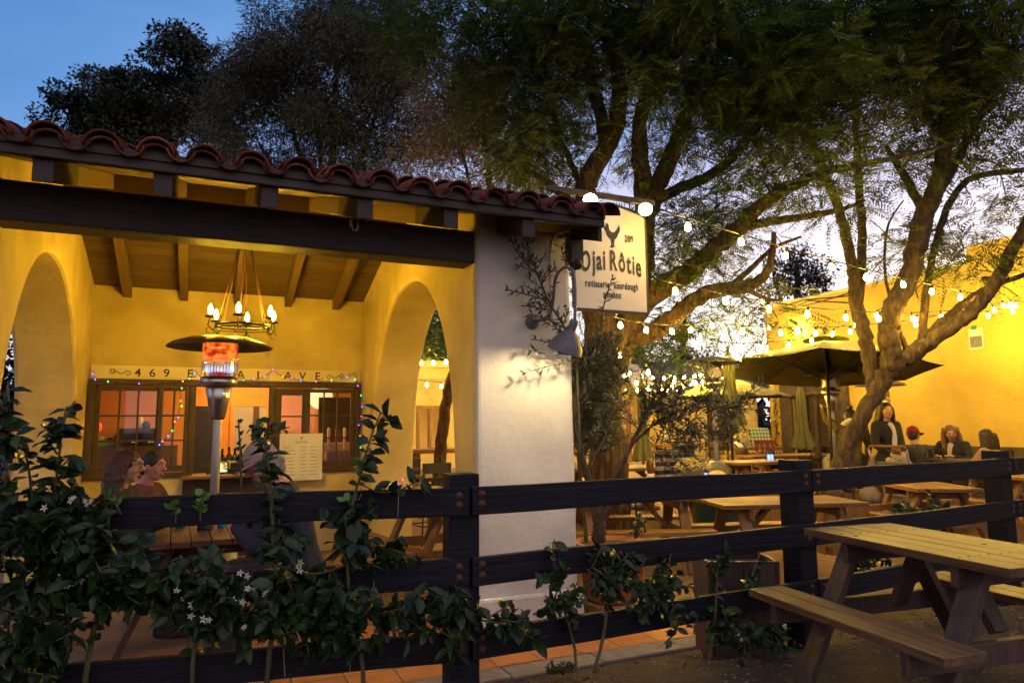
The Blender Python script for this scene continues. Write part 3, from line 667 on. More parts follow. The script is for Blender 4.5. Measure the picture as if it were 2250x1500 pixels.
for i in range(6):
    an = R(20+60*i); x, y = math.cos(an), math.sin(an)
    m = MB(); m.tube([(x*RC, y*RC, .0), (x*.045, y*.045, zc)], .0045, 5); m.build('hanging_rod', rustm, t)
    m = MB(); m.tube([(x*RC, y*RC, -.02), (x*(RC+.05), y*(RC+.05), -.06), (x*(RC+.09), y*(RC+.09), -.02), (x*(RC+.07), y*(RC+.07), .05)], .006, 5)
    m.tube([(x*(RC+.07)+.03*math.cos(q), y*(RC+.07), -.07+.03*math.sin(q)) for q in [k*.7 for k in range(8)]], .004, 5)
    m.lathe([(0, .05), (.045, .055), (.05, .065)], 12, (x*(RC+.07), y*(RC+.07), 0)); arm = m.build('arm', blackm, t)
    m = MB().lathe([(.011, .06), (.011, .085)], 8, (x*(RC+.07), y*(RC+.07), 0)); m.build('candle_sleeve', lblm, arm)
    m = MB().lathe([(.0, .085), (.014, .09), (.021, .12), (.013, .155), (0, .18)], 10, (x*(RC+.07), y*(RC+.07), 0)); m.build('candle_bulb', bulbm, arm)
# ------------------------------------------------------------------ patio heaters
ember = glow('glowing heater mesh', (1., .10, .008), 1.5)
_n = ember.node_tree; _b = _n.nodes['Principled BSDF']; _z = nd(_n, 'ShaderNodeTexNoise'); _z.inputs['Scale'].default_value = 4.5; _r = nd(_n, 'ShaderNodeValToRGB'); _r.color_ramp.elements[0].position = .38; _r.color_ramp.elements[0].color = (.25, .008, .002, 1); _r.color_ramp.elements[1].position = .62; _r.color_ramp.elements[1].color = (1., .20, .02, 1); _n.links.new(_z.outputs['Fac'], _r.inputs[0]); _n.links.new(_r.outputs[0], _b.inputs['Emission Color']); flame = glow('gas flame', (.35, .5, 1.), 1.6)
meshst = mat('burner mesh', (.35, .30, .26), (.5, .45, .4), .35, 30, metal=.9)
ironb = mat('heater base enamel', (.08, .075, .07), (.12, .11, .1), .4, 8)
def heater(label, x, y, lit=True, h=2.27, r=.42, cold=steel):
    t = thing('patio_heater', label, 'patio heater', (x, y, gnd(x, y)), 0, 'mushroom patio heaters')
    m = MB().lathe([(0, h+.055), (r*.25, h+.05), (r*.6, h+.03), (r*.9, h-.015), (r, h-.045), (r, h-.052), (r*.88, h-.025), (r*.6, h+.018), (0, h+.03)], 40); m.build('reflector_hood', heatcap, t)
    m = MB().lathe([(.135, h-.155), (.14, h-.02), (.10, h+.0)], 24); m.build('emitter_screen', ember if lit else meshst, t)
    m = MB().lathe([(.141, h-.25), (.139, h-.158)], 24)
    for k in range(10): an = k*math.pi/5; m.tube([(.142*math.cos(an), .142*math.sin(an), h-.3), (.142*math.cos(an), .142*math.sin(an), h-.01)], .004, 4)
    m.build('burner_cage', clearg if lit else meshst, t)
    if lit:
        m = MB()
        for k in range(26): an = k*2*math.pi/26; m.tube([(.105*math.cos(an), .105*math.sin(an), h-.262), (.108*math.cos(an), .108*math.sin(an), h-.235), (.112*math.cos(an), .112*math.sin(an), h-.19-.03*rnd.random())], [.004, .005, .0006], 5)
        m.build('flame_ring', flame, t)
    m = MB().lathe([(.0, h-.262), (.075, h-.262), (.078, h-.30), (.145, h-.30), (.148, h-.35), (.135, h-.385), (0, h-.39)], 28); m.build('burner_head', cold, t)
    m = MB().lathe([(.095, h-.39), (.105, h-.40), (.085, h-.50), (.062, h-.63), (.05, h-.66), (0, h-.66)], 24); m.build('neck', cold, t)
    m = MB().lathe([(.036, .75), (.036, h-.66)], 20); m.build('pole', cold, t)
    m = MB().lathe([(0, .82), (.08, .82), (.19, .72), (.2, .7), (.2, .06), (.24, .05), (.24, 0), (0, 0)], 28); m.build('gas_housing', ironb, t)
    return t
p = atD(471, 1085, 5.75); heater('lit patio heater with orange glow in front of the bar window', p[0], p[1])
p = atD(1570, 900, 10.0); heater('unlit patio heater beside the folded green umbrella', p[0], p[1], False)
p = atD(1828, 900, 11.4); heater('unlit patio heater half hidden under the open green umbrella', p[0], p[1], False, 2.16)
p = atD(1934, 852, 12.4); heater('patio heater hood peeking out behind the leaning tree trunk', p[0], p[1], False, 2.02)
# ------------------------------------------------------------------ hanging sign and its lamps
YS = 5.02
c00, c10, c11 = atY(1266, 668, YS), atY(1422, 684, YS), atY(1420, 481, YS)
SX0, SX1, SZ0, SZ1 = c00[0], c10[0], c10[2]-.01, c11[2]
sw, sh = SX1-SX0, SZ1-SZ0
sgn = thing('hanging_sign', 'white hanging restaurant sign with black hen and arched lettering', 'sign', ((SX0+SX1)/2, YS, SZ0))
signp = mat('sign panel paint', (.74, .68, .62), (.80, .75, .69), .6, 3, big=.08)
hh = sh+.0
m = MB(); n = 16; poly = [(-sw/2, 0), (sw/2, 0), (sw/2, sh)]+[(sw/2-sw*i/n, sh+.075*math.sin(math.pi*i/n)**.8) for i in range(1, n)]+[(-sw/2, sh)]
m.prism(poly, 'y', 0, .03); m.build('panel', signp, sgn, .003)
m = MB(); bw = .012
for (u0, v0), (u1, v1) in zip(poly, poly[1:]+poly[:1]): m.bar((u0, .016, v0), (u1, .016, v1), .05, bw*1.6, (0, 1, 0))
m.build('frame', wframe, sgn)
def arched(m, s, size, bold, sx, xc, zc, adv, curve, y=-.004):
    """letters one by one on a curved base line"""
    vsl = [glyph(ch, size, bold, sx) for ch in s]
    ws = [(.28*size*sx if ch == ' ' else (max(v[0] for v in g[0])-min(v[0] for v in g[0]))+adv) for ch, g in zip(s, vsl)]
    tot = sum(ws); x = -tot/2
    for ch, g, w_ in zip(s, vsl, ws):
        if ch != ' ':
            cx = x+w_/2; a_ = -curve*2*cx; dz = -curve*cx*cx; mid = (max(v[0] for v in g[0])+min(v[0] for v in g[0]))/2
            ca, sa = math.cos(a_), math.sin(a_)
            m.add([(xc+cx+(u-mid)*ca-v*sa*0, y, zc+dz+v+(u-mid)*sa) for u, v in g[0]], g[1])
        x += w_
    return tot
def fit(s, width, size, bold, adv):
    tot = arched(MB(), s, size, bold, 1, 0, 0, adv, 0); return width/tot
m = MB(); ux = sw/.155/1000  # panel units
W = sw
sx = fit('Ojai Rôtie', W*.84, .245, .0065, .022); arched(m, 'Ojai Rôtie', .245, .0065, sx, .0, sh*.415, .022*sx+.003, .42)
sx = fit('rotisserie · sourdough', W*.74, .085, .0032, .011); arched(m, 'rotisserie · sourdough', .085, .0032, sx, 0, sh*.225, .012*sx, 0)
sx = fit('winebox', W*.26, .085, .0032, .011); arched(m, 'winebox', .085, .0032, sx, 0, sh*.125, .012*sx, 0)
sx = fit('2019', W*.13, .085, .003, .006); arched(m, '2019', .085, .003, sx, W*.26, sh*.725, .006*sx, 0)
m.build('lettering', ink, sgn, fixn=False)
hen = [(-.55, .62), (-.62, .55), (-.70, .50), (-.62, .47), (-.64, .38), (-.57, .36), (-.50, .20), (-.40, .02), (-.25, -.12), (-.10, -.20), (-.08, -.40), (-.12, -.62), (-.30, -.68), (-.12, -.69), (-.02, -.74), (0, -.67), (-.04, -.60), (.0, -.40), (.03, -.22),
       (.07, -.22), (.08, -.40), (.06, -.58), (-.06, -.64), (.08, -.64), (.2, -.66), (.12, -.58), (.13, -.4), (.16, -.20), (.30, -.12), (.42, .02), (.50, .20), (.62, .34), (.66, .55), (.58, .80), (.50, .62), (.40, .50), (.28, .36), (.10, .26), (-.10, .27), (-.22, .36), (-.30, .50), (-.30, .66), (-.36, .74), (-.42, .82), (-.46, .74), (-.50, .80), (-.53, .70)]
m = MB(); hs = sh*.165; m.prism([(u*hs*.85+.022*W, sh*.765+v*hs) for u, v in hen], 'y', -.006, -.002)
m.build('hen_emblem', mat('dark hen paint', (.006, .007, .012), (.016, .018, .026), .7, 30), sgn)
# bracket bar over the sign
a, b = atY(1240, 432, 5.0), atY(1462, 462, 5.0)
m = MB(); m.bar((SX0-.25-(SX0+SX1)/2, .015, sh+.16), (sw/2+.12, .015, sh+.16), .04, .045)
for x in (-sw*.3, sw*.3): m.tube([(x, .015, sh+.14), (x, .015, sh+.03)], .006, 6)
m.build('bracket_bar', wframe, sgn)
flood = glow('sign flood lens', (1., .86, .56), 55.)
for px, py, lab in ((1297, 440, 'round lit flood lamp above the left top of the hanging sign'), (1418, 460, 'round lit flood lamp above the right top of the hanging sign')):
    a = atY(px, py, YS-.16); t = thing('sign_lamp', lab, 'flood lamp', tuple(a), 0, 'flood lamps over the hanging sign')
    nrm = Vector((-.42, -.60, -.58)).normalized(); M3 = nrm.to_track_quat('Z', 'Y').to_matrix()
    m = MB().lathe([(0, -.10), (.03, -.10), (.045, -.06), (.062, -.005), (.064, .003), (.060, .004)], 24, (0, 0, 0), 0, M3); m.build('housing', brass, t)
    m = MB().lathe([(0, .004), (.03, .003), (.059, -.002)], 24, (0, 0, 0), 0, M3); m.build('lens', flood, t)
    m = MB(); m.tube([-nrm*.09, Vector((0, .12, .05)), Vector((0, .17, .02))], .010, 6); m.build('arm', brass, t)
# ------------------------------------------------------------------ gooseneck lamp on the pillar
a = atY(1168, 708, YF)
t = thing('gooseneck_lamp', 'grey gooseneck barn lamp fixed to the white pillar', 'wall lamp', tuple(a))
m = MB().lathe([(0, .03), (.045, .028), (.056, .012), (.056, 0)], 20, (0, 0, 0), 0, Matrix.Rotation(R(90), 3, 'X')); m.build('wall_plate', greym, t)
DL = 4.42
def rel(px, py, Y): return Vector(atY(px, py, Y))-Vector(a)
pts = [rel(1172, 706, 4.90), rel(1195, 700, 4.84), rel(1210, 685, 4.76), rel(1216, 655, 4.70), rel(1219, 620, 4.64), rel(1226, 600, 4.58), rel(1240, 588, 4.52), rel(1252, 590, 4.47), rel(1261, 604, 4.43), rel(1264, 650, DL), rel(1263, 704, DL)]
from mathutils import geometry as _g
sm = []
for i in range(len(pts)-1):
    p0, p1, p2, p3 = pts[max(0, i-1)], pts[i], pts[i+1], pts[min(len(pts)-1, i+2)]
    for k in range(5):
        s = k/5; sm.append(.5*((2*p1)+(-p0+p2)*s+(2*p0-5*p1+4*p2-p3)*s*s+(-p0+3*p1-3*p2+p3)*s**3))
sm.append(pts[-1])
m = MB().tube(sm, .0125, 10); m.build('arm', greym, t)
b = rel(1263, 702, DL); tilt = Matrix.Rotation(R(12), 3, 'Y') @ Matrix.Rotation(R(19), 3, 'X')
m = MB().lathe([(0, .0), (.028, .0), (.033, -.02), (.033, -.07), (.036, -.085), (.05, -.10), (.085, -.135), (.125, -.20), (.134, -.245), (.136, -.25), (.131, -.245), (.12, -.20), (.08, -.14), (.03, -.10), (0, -.10)], 32, b, 0, tilt); m.build('lamp_shade', greym, t)
m = MB().ell(b+tilt @ Vector((0, 0, -.165)), (.033, .033, .042), 12, 8); m.build('bulb', glow('barn lamp bulb', (1., .76, .37), 700.), t)
# ------------------------------------------------------------------ rail fence
DF = 3.5
p1 = atD(1030, 1068, DF); ZT = p1[2]
p2 = atZ(1772, 1031, ZT); p3 = atZ(2262, 1003, ZT); pl = atZ(227, 1092, ZT)
P1, P2, P3 = [Vector((q[0], q[1], 0)) for q in (p1, p2, p3)]
dl = (Vector((pl[0], pl[1], 0))-P1).normalized(); P0 = P1+dl*2.45
dr = (P2-P1).normalized(); P3 = P2+(Vector((p3[0], p3[1], 0))-P2).normalized()*2.5
P4 = P3+(P3-P2).normalized()*2.5; Pm = P0+dl*2.45
rz_top = [ZT, atY(1034, 1222, p1[1])[2], atY(1034, 1382, p1[1])[2]]; RH = .138
fence = thing('rail_fence', 'dark painted three-rail timber fence running across the front of the patio', 'fence', tuple(P1))
FO = Vector(P1)
posts = [Pm, P0, P1, P2, P3, P4]
def nrm_out(d): n_ = Vector((d.y, -d.x, 0)); return n_ if n_.y < 0 else -n_
bolt_me = None
for i, p in enumerate(posts):
    d = (posts[min(i+1, 5)]-posts[max(i-1, 0)]).normalized(); no = nrm_out(d)
    c = p-no*(.075)-d*.02
    m = MB(); hgt = ZT+.062
    m.box((c.x-FO.x, c.y-FO.y, hgt/2-.1), (.155, .15, hgt+.2), Matrix.Rotation(math.atan2(d.y, d.x), 3, 'Z')); m.build('post', fencew, fence, .008)
for a, b in zip(posts[:-1], posts[1:]):
    d = (b-a).normalized(); no = nrm_out(d); rails = []
    for k, z in enumerate(rz_top):
        if k == 2: z += .0
        s = (a-FO)+d*.004+no*.021; e = (b-FO)-d*.004+no*.021
        mid = (s+e)/2; Lr = (e-s).length
        m = MB(); N = 14
        vs = []; 
        for i in range(N+1):
            t = i/N; q = s*(1-t)+e*t; wz = .003*math.sin(t*9+k*2+a.x*3); wy = .002*math.sin(t*7+k)
            for (u, v) in ((-.02, 0), (.02, 0), (.02, -RH), (-.02, -RH)):
                vs.append((q.x+no.x*(u+wy), q.y+no.y*(u+wy), z+wz+v))
        fs = []
        for i in range(N):
            for j in range(4): fs.append((i*4+j, i*4+(j+1) % 4, i*4+4+(j+1) % 4, i*4+4+j))
        fs += [(0, 1, 2, 3), (N*4+3, N*4+2, N*4+1, N*4)]
        m.add(vs, fs); ro = m.build('rail', fencew, fence, .005)
        for end, sg in ((s, 1), (e, -1)):
            for dz in (.04, .088):
                q = end+d*sg*.052+no*.020
                if bolt_me is None:
                    M3 = Matrix.Rotation(R(90), 3, 'X'); bm_ = MB().lathe([(.0, .009), (.010, .008), (.0125, .004), (.0125, .003), (.019, .002), (.020, 0)], 14, (0, 0, 0), 0, M3)
                    bo = bm_.build('bolt', rustm, ro); bolt_me = bo.data
                else: bo = bpy.data.objects.new('bolt', bolt_me); link(bo, ro)
                bo.location = (q.x, q.y, z-dz+rnd.uniform(-.004, .004)); bo.rotation_euler = (0, 0, math.atan2(no.x, -no.y))
def fence_pt(px, py, off=0.):   # point on the camera-side face of the fence under a pixel
    r_ = ray(px, py)
    for a, b in zip(posts[:-1], posts[1:]):
        d = (b-a).normalized(); no = nrm_out(d); o = a+no*(.042+off)
        den = r_[0]*no.x+r_[1]*no.y
        t = (o.x*no.x+o.y*no.y)/den; q = CAM+r_*t
        s = (Vector((q[0], q[1], 0))-a).dot(d)
        if -.02 <= s <= (b-a).length+.02: return Vector(q)
    return Vector(atD(px, py, DF-off))
twine = mat('jute twine', (.32, .26, .2), (.42, .35, .27), .9, 60)
for i, (pa, pb) in enumerate((((248, 1091), (237, 1165)), ((788, 1076), (765, 1140)), ((797, 1076), (770, 1142)), ((876, 1070), (874, 1136)), ((819, 1238), (822, 1300)), ((623, 1424), (626, 1492)), ((770, 1405), (769, 1474)), ((1249, 1349), (1256, 1404)), ((1322, 1199), (1328, 1222)))):
    a, b = fence_pt(*pa, .004), fence_pt(*pb, .004)
    lab = ['loop of twine at the left end of the top rail', 'slanting twine tie right of the cap-wearing man on the top rail', 'second slanting twine strand tying the tall lemon shoot', 'upright twine loop on the top rail before the post', 'twine loop on the middle rail left of the post', 'twine loop on the bottom rail at the picture foot', 'twine loop on the bottom rail left of the post', 'twine loop on the bottom rail below the white pillar', 'short twine tie on the middle rail below the potted tree'][i]
    m = MB(); mid = (a+b)/2+Vector((0, -.004, 0)); m.tube([a+Vector((0, .045, .003)), a, mid, b, b+Vector((0, .045, -.003))], .0022, 5)
    o = m.build('twine_tie', twine); tag(o, lab, 'twine', 'twine ties on the fence')
# ------------------------------------------------------------------ picnic tables
def picnic(label, c, rz, L=1.6, W=.72, so=.58, zt=.76, zs=.45, top=None, leg=None, group='picnic tables', sw_=.24, loc=None):
    top = top or oakm; leg = leg or oakleg
    t = thing('picnic_table', label, 'picnic table', (c[0], c[1], loc if loc is not None else gnd(c[0], c[1])), rz, group)
    m = MB(); n = max(4, round(W/.14)); pw = W/n
    for i in range(n):
        y = -W/2+pw*(i+.5); j = rnd.uniform(-.006, .006)
        m.box((j, y, zt-.02+rnd.uniform(-.0015, .0015)), (L, pw-.006, .04))
    for i in range(n):
        for e in (-1, 1):
            for q in (-.03, .03): m.lathe([(0, .0008), (.006, .0008), (.006, -.002)], 8, (e*(L/2-.26+rnd.uniform(-.01, .01)), -W/2+pw*(i+.5)+q, zt+.0015), 1)
    for i in range(3): m.lathe([(0, .0008), (rnd.uniform(.008, .018), .0008), (.012, -.002)], 9, (rnd.uniform(-.4, .4)*L, -W/2+pw*(rnd.randint(0, n-1)+.5), zt+.0015), 1)
    m.build('tabletop', [top, soil], t, .005)
    for s in (-1, 1):
        m = MB()
        for k in (0, 1): m.box((rnd.uniform(-.006, .006), s*(so-sw_/4+k*sw_/2), zs-.02), (L, sw_/2-.006, .04))
        m.build('bench', top, t, .004)
    xe = L/2-.24
    for e in (-1, 1):
        for s in (-1, 1):
            m = MB(); m.bar((e*xe, s*W*.30, zt-.045), (e*xe, s*(so-.02), 0), .042, .11, (1, 0, 0)); m.build('leg', leg, t, .004)
        m = MB(); m.box((e*(xe-.042), 0, zt-.09), (.04, W*.94, .095)); m.build('cleat', leg, t, .006)
        m = MB(); m.box((e*(xe+.043), 0, zs-.09), (.04, 2*so+.22, .10)); m.build('seat_support', leg, t, .004)
        m = MB(); m.bar((e*(xe-.085), 0, zs-.06), (e*.12, 0, zt-.06), .045, .09, (0, 1, 0)); m.build('brace', leg, t, .004)
    m = MB()
    for e in (-1, 1):
        for s in (-1, 1):
            for q in (.08, .12): m.box((e*(xe+.066), s*(so*.78+q-.1), zs-.085+q*.2), (.008, .014, .014))
            m.box((e*(xe+.024), s*W*.33, zt-.09), (.008, .016, .016))
    m.build('bolts', steel, t)
    return t
def from_corners(FL, FR, B, z):
    a, b, c = [Vector(atZ(p[0], p[1], z)) for p in (FL, FR, B)]
    d = (b-a); L = d.length; d.normalize(); n_ = Vector((-d.y, d.x, 0)); wd = (c-a).dot(n_)
    return (a+b)/2+n_*wd/2, math.atan2(d.y, d.x), L, abs(wd)
G0 = .19
c, rz, Lt, Wt = from_corners((1768, 1156), (2214, 1243), (1938, 1141), G0+.76)
bfl = Vector(atZ(1650, 1291, G0+.45)); nloc = Vector((-math.sin(rz), math.cos(rz), 0)); so_ = abs((bfl-c).dot(nloc))-.12
print('FG TABLE', c, math.degrees(rz), Lt, Wt, so_)
picnic('weathered grey-brown picnic table in front of the fence, nearest the camera', c, rz, Lt+.02, max(Wt, .6), max(.50, min(so_, .62)), top=greyoak, leg=greyleg, loc=G0-.01)
c, rz, Lt, Wt = from_corners((1550, 1091), (1817, 1117), (1880, 1098), .76)
print('T2', c, math.degrees(rz), Lt, Wt)
a = Vector(atZ(1550, 1091, .76)); b = Vector(atZ(1880, 1098, .76)); 
cc = Vector(atZ(1712, 1098, .76))
picnic('honey-brown picnic table just behind the fence, left of the second post', cc, R(-17), 1.5, .74)
p = atZ(1385, 1087, .76); T3 = Vector(p); picnic('picnic table behind the rails right of the white pillar, benches showing under the top rail', p, R(-20), 1.5, .74)
p = atZ(1385, 1047, .80); T4 = Vector(p); picnic('far picnic table carrying the black lantern beside the black chair', p, R(2), 1.9, .75)
p = atZ(1668, 1032, .84); T5 = Vector(p); picnic('picnic table with bright blue-white lantern left of the second fence post', p, R(-4), 1.35, .72)
p = atZ(1728, 998, .98); T6 = Vector(p); picnic('farthest picnic table before the yellow wall doorway', p, R(-6), 2.0, .75)
p = atZ(2030, 1064, .80); T7 = Vector(p); print('T7', p); picnic('reddish picnic table end-on behind the fence at the right', p, R(62), 1.15, .72, loc=.04)
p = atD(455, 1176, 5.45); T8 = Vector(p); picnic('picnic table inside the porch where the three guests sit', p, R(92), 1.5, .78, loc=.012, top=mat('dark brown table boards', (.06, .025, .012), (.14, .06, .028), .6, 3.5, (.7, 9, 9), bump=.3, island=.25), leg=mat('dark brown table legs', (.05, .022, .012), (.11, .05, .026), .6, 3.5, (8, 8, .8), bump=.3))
p, q = Vector(atZ(838, 1176, .45)), Vector(atZ(919, 1208, .45)); dd = (q-p); print('T9', p, q)
rz9 = math.atan2(dd.y, dd.x); cen = (p+q)/2+Vector((.50*math.cos(R(15)), .50*math.sin(R(15)), 0))
picnic('picnic table under the right arch behind the fence post', cen, R(90)+R(8), 1.3, .72, loc=.002)
# ------------------------------------------------------------------ lanterns
lanm = {}
def lantern(label, p, on=1., h=.27):
    t = thing('lantern', label, 'lantern', tuple(p), rnd.uniform(0, 3), 'camping lanterns on the tables'); s = h/.27
    m = MB(); m.lathe([(0, 0), (.055, 0), (.058, .02), (.05, .05), (.048, .06), (0, .06)], 16)
    m.lathe([(.046, .175), (.05, .185), (.035, .21), (.02, .225), (.02, .235), (0, .235)], 16)
    for k in range(4):
        an = k*math.pi/2; m.tube([(.047*math.cos(an), .047*math.sin(an), .05), (.058*math.cos(an), .058*math.sin(an), .115), (.047*math.cos(an), .047*math.sin(an), .18)], .004, 5)
    m.tube([(-.045*math.cos(q), 0, .19+.075*math.sin(q)) for q in [math.pi*k/10 for k in range(11)]], .0025, 5); m.build('frame', blackm, t)
    key = round(on, 2)
    if key not in lanm: lanm[key] = glow('lantern tube %s' % key, (.13, .24, 1.), 4*on)
    m = MB().lathe([(.0, .056), (.034, .058), (.034, .168), (0, .172)], 12); m.build('light_tube', lanm[key], t)
    m = MB().lathe([(.043, .06), (.046, .115), (.043, .175)], 16); m.build('glass_chimney', clearg, t)
    for ch in t.children: ch.scale = (s, s, s)
def on_table(px, py, z): return Vector(atZ(px, py, z))
lantern('small black lantern with faint light on the far table right of the pillar', on_table(1315, 1046, .805), .35)
p = on_table(1549, 1062, .80); lantern('bluish lantern beside the flower bucket behind the top rail', Vector((p.x, p.y, .762)), .9)
lantern('brightest blue-white lantern left of the second fence post', on_table(1694, 1029, .845), 1.2, .34)
p = Vector(atD(983, 1080, 6.6)); lantern('dark lantern half hidden by the fence post at the pillar', Vector((p.x, p.y, .762)), .3)
p = Vector(atD(452, 1120, 5.3)); lantern('unlit black lantern at the heater foot on the porch table', Vector((p.x, p.y, .762)), .02)
# ------------------------------------------------------------------ table things in the porch
for px, lab in ((418, 'wine glass left of the heater pole on the porch table'), (498, 'wine glass right of the heater pole on the porch table')):
    p = atD(px, 1120, 4.95); t = thing('wine_glass', lab, 'wine glass', (p[0], p[1], .752), 0, 'wine glasses on the porch table')
    MB().lathe([(0, .0), (.033, .002), (.006, .008), (.005, .09), (.02, .105), (.038, .14), (.036, .19), (.031, .225), (.029, .225), (.034, .19), (.035, .14), (.018, .11), (0, .102)], 18).build('glass_bowl', clearg, t)
    MB().lathe([(0, .104), (.018, .111), (.034, .138), (.035, .15), (0, .15)], 16).build('wine', mat('white wine', (.5, .38, .1), (.55, .42, .14), .1), t)
cupm = mat('turquoise tumbler', (.02, .25, .32), (.04, .33, .40), .25, 8)
for px, lab in ((396, 'turquoise tumbler at the left edge of the porch table'), (488, 'turquoise tumbler in the middle of the porch table')):
    p = atZ(px, 1164, .755); o = MB().lathe([(0, 0), (.032, 0), (.04, .1), (.037, .1), (.03, .006), (0, .006)], 16).build('tumbler', cupm); o.location = (p[0], p[1], .756); tag(o, lab, 'tumbler', 'turquoise tumblers')
p = atZ(548, 1158, .758)
t = thing('dinner_plate', 'pale plate at the right edge of the porch table', 'plate', (p[0], p[1], .757))
MB().lathe([(0, .004), (.07, .004), (.12, .018), (.122, .015), (.07, 0), (0, 0)], 24).build('dish', whitep, t)
# ------------------------------------------------------------------ terracotta pot, olive support things
p = atD(1342, 1183, 5.75); PX, PY = p[0], p[1]
pot = thing('terracotta_pot', 'wide terracotta pot beside the white pillar holding a small olive tree', 'plant pot', (PX, PY, .12))
MB().lathe([(0, 0), (.20, 0), (.22, .02), (.285, .38), (.315, .385), (.325, .42), (.32, .46), (.295, .465), (.285, .42), (0, .42)], 40).build('pot_wall', clay, pot)
MB().lathe([(0, .425), (.15, .432), (.286, .425)], 30).build('soil', soil, pot)
m = MB(); m.b(PX-.24, PX+.24, PY-.22, PY+.22, 0.0, .118); o = m.build('pot_stand', oakleg, None, .01); tag(o, 'low brown block under the terracotta pot', 'block')
# wooden planter boxes behind the right fence
def planter(label, px0, px1, py, zt, D, dp=.35):
    a, b = atD(px0, py, D), atD(px1, py, D)
    c = (a+b)/2; t = thing('planter_box', label, 'planter', (c[0], c[1], gnd(c[0], c[1])-.01), math.atan2(b[1]-a[1], b[0]-a[0])); w_ = np.linalg.norm(b-a)
    h = zt; m = MB()
    n = max(2, int(w_/.14))
    for i in range(n):
        x = -w_/2+w_*(i+.5)/n; m.box((x, -dp/2, h/2), (w_/n-.006, .025, h)); m.box((x, dp/2, h/2), (w_/n-.006, .025, h))
    for s in (-1, 1): m.box((s*(w_/2+.013), 0, h/2), (.024, dp+.025, h))
    m.box((0, 0, h-.06), (w_-.01, dp-.03, .02), None, 1); m.build('planter_boards', [greyleg, soil], t, .003)
planter('tall weathered planter of upright boards behind the middle rail', 1545, 1680, 1220, .62, 4.6)
# ------------------------------------------------------------------ small patio things
p = Vector(atD(1522, 1040, 8.3))
t = thing('flower_bucket', 'rope-wrapped bucket of small yellow flowers on the table', 'flower bucket', (p.x, p.y, .762))
MB().lathe([(0, 0), (.11, 0), (.14, .23), (.145, .24), (.13, .235), (.12, .2), (0, .2)], 20).build('bucket', mat('woven bucket', (.2, .16, .12), (.4, .34, .27), .9, 40, (1, 1, 3), bump=.6), t)
def flower_dome(t, r, h, z0, n, name='flowers', cols=None):
    m = MB()
    for i in range(n):
        an = rnd.uniform(0, 6.28); q = math.sqrt(rnd.random())*r; zz = z0+h*math.sqrt(max(0, 1-(q/r)**2))*rnd.uniform(.6, 1)
        c = Vector((q*math.cos(an), q*math.sin(an), zz)); s = rnd.uniform(.008, .016)
        if rnd.random() < .25: m.box(c, (s*2.5, s*.8, s*.3), (rnd.uniform(-1, 1), rnd.uniform(-1, 1), an), 1)
        else: m.ell(c, (s, s, s*.7), 6, 4)
    m.build(name, [mat('yellow petals', (.55, .45, .10), (.8, .72, .35), .7, 30, island=.3), mat('flower leaf', (.05, .07, .02), (.09, .11, .03), .7, 30)], t)
flower_dome(t, .22, .16, .22, 420)
p = Vector(atD(1628, 985, 12.6))
t = thing('flower_bucket', 'small pail of pale yellow flowers on the farthest table', 'flower bucket', (p.x, p.y, .98)); MB().lathe([(0, 0), (.12, 0), (.15, .24), (.14, .24), (0, .22)], 18).build('bucket', steel, t); flower_dome(t, .22, .18, .22, 260)
p = Vector(atD(1429, 1045, 8.4))
t = thing('condiment_bottle', 'white squeeze bottle with brown cap on the table right of the pillar', 'bottle', (p.x, p.y, .762))
MB().lathe([(0, 0), (.045, 0), (.047, .15), (.03, .19), (.0, .19)], 16).build('bottle_body', whitep, t); MB().lathe([(.034, .185), (.04, .22), (.05, .30), (.035, .36), (0, .365)], 14).build('cap', mat('brown cap', (.12, .04, .015), (.2, .07, .03), .5), t)
# draped blanket on a chair back
p = Vector(atD(1478, 1045, 8.9))
t = thing('draped_blanket', 'grey striped blanket with white fringe hanging over a chair back', 'blanket', (p.x, p.y, gnd(p.x, p.y)))
m = MB(); nx, nz_ = 22, 18; vs = []
for j in range(nz_+1):
    for i in range(nx+1):
        u, v = i/nx-.5, j/nz_; fold = .035*math.sin(u*24+v*2)*(.3+v)+.02*math.sin(u*9-v*5)
        vs.append((u*(.50+.12*(1-v)), fold-.12*(1-v)**2, 1.18-.50*v+.05*math.sin(u*6)))
m.add(vs, [(j*(nx+1)+i, j*(nx+1)+i+1, (j+1)*(nx+1)+i+1, (j+1)*(nx+1)+i) for j in range(nz_) for i in range(nx)], 0, True)
blk = bpy.data.materials.new('striped wool'); blk.use_nodes = True; n_ = blk.node_tree; b_ = n_.nodes['Principled BSDF']; tcn = nd(n_, 'ShaderNodeTexCoord'); wv = nd(n_, 'ShaderNodeTexWave'); wv.bands_direction = 'Z'; wv.inputs['Scale'].default_value = 3.; n_.links.new(tcn.outputs['Object'], wv.inputs['Vector'])
rr = nd(n_, 'ShaderNodeValToRGB'); rr.color_ramp.elements[0].color = (.02, .02, .025, 1); rr.color_ramp.elements[0].position = .45; rr.color_ramp.elements[1].color = (.28, .25, .25, 1); rr.color_ramp.elements[1].position = .6; n_.links.new(wv.outputs['Fac'], rr.inputs[0]); n_.links.new(rr.outputs[0], b_.inputs['Base Color']); b_.inputs['Roughness'].default_value = .95
o = m.build('cloth', blk, t, fixn=False); md = o.modifiers.new('thick', 'SOLIDIFY'); md.thickness = .012
m = MB()
for i in range(30):
    u = i/29-.5; y = .035*math.sin(u*24+2)*1.3+.02*math.sin(u*9-5); m.tube([(u*.5, y, .69+.05*math.sin(u*6)), (u*.5+rnd.uniform(-.01, .01), y, .56+.05*math.sin(u*6))], .005, 4)
m.build('fringe', whitep, t)
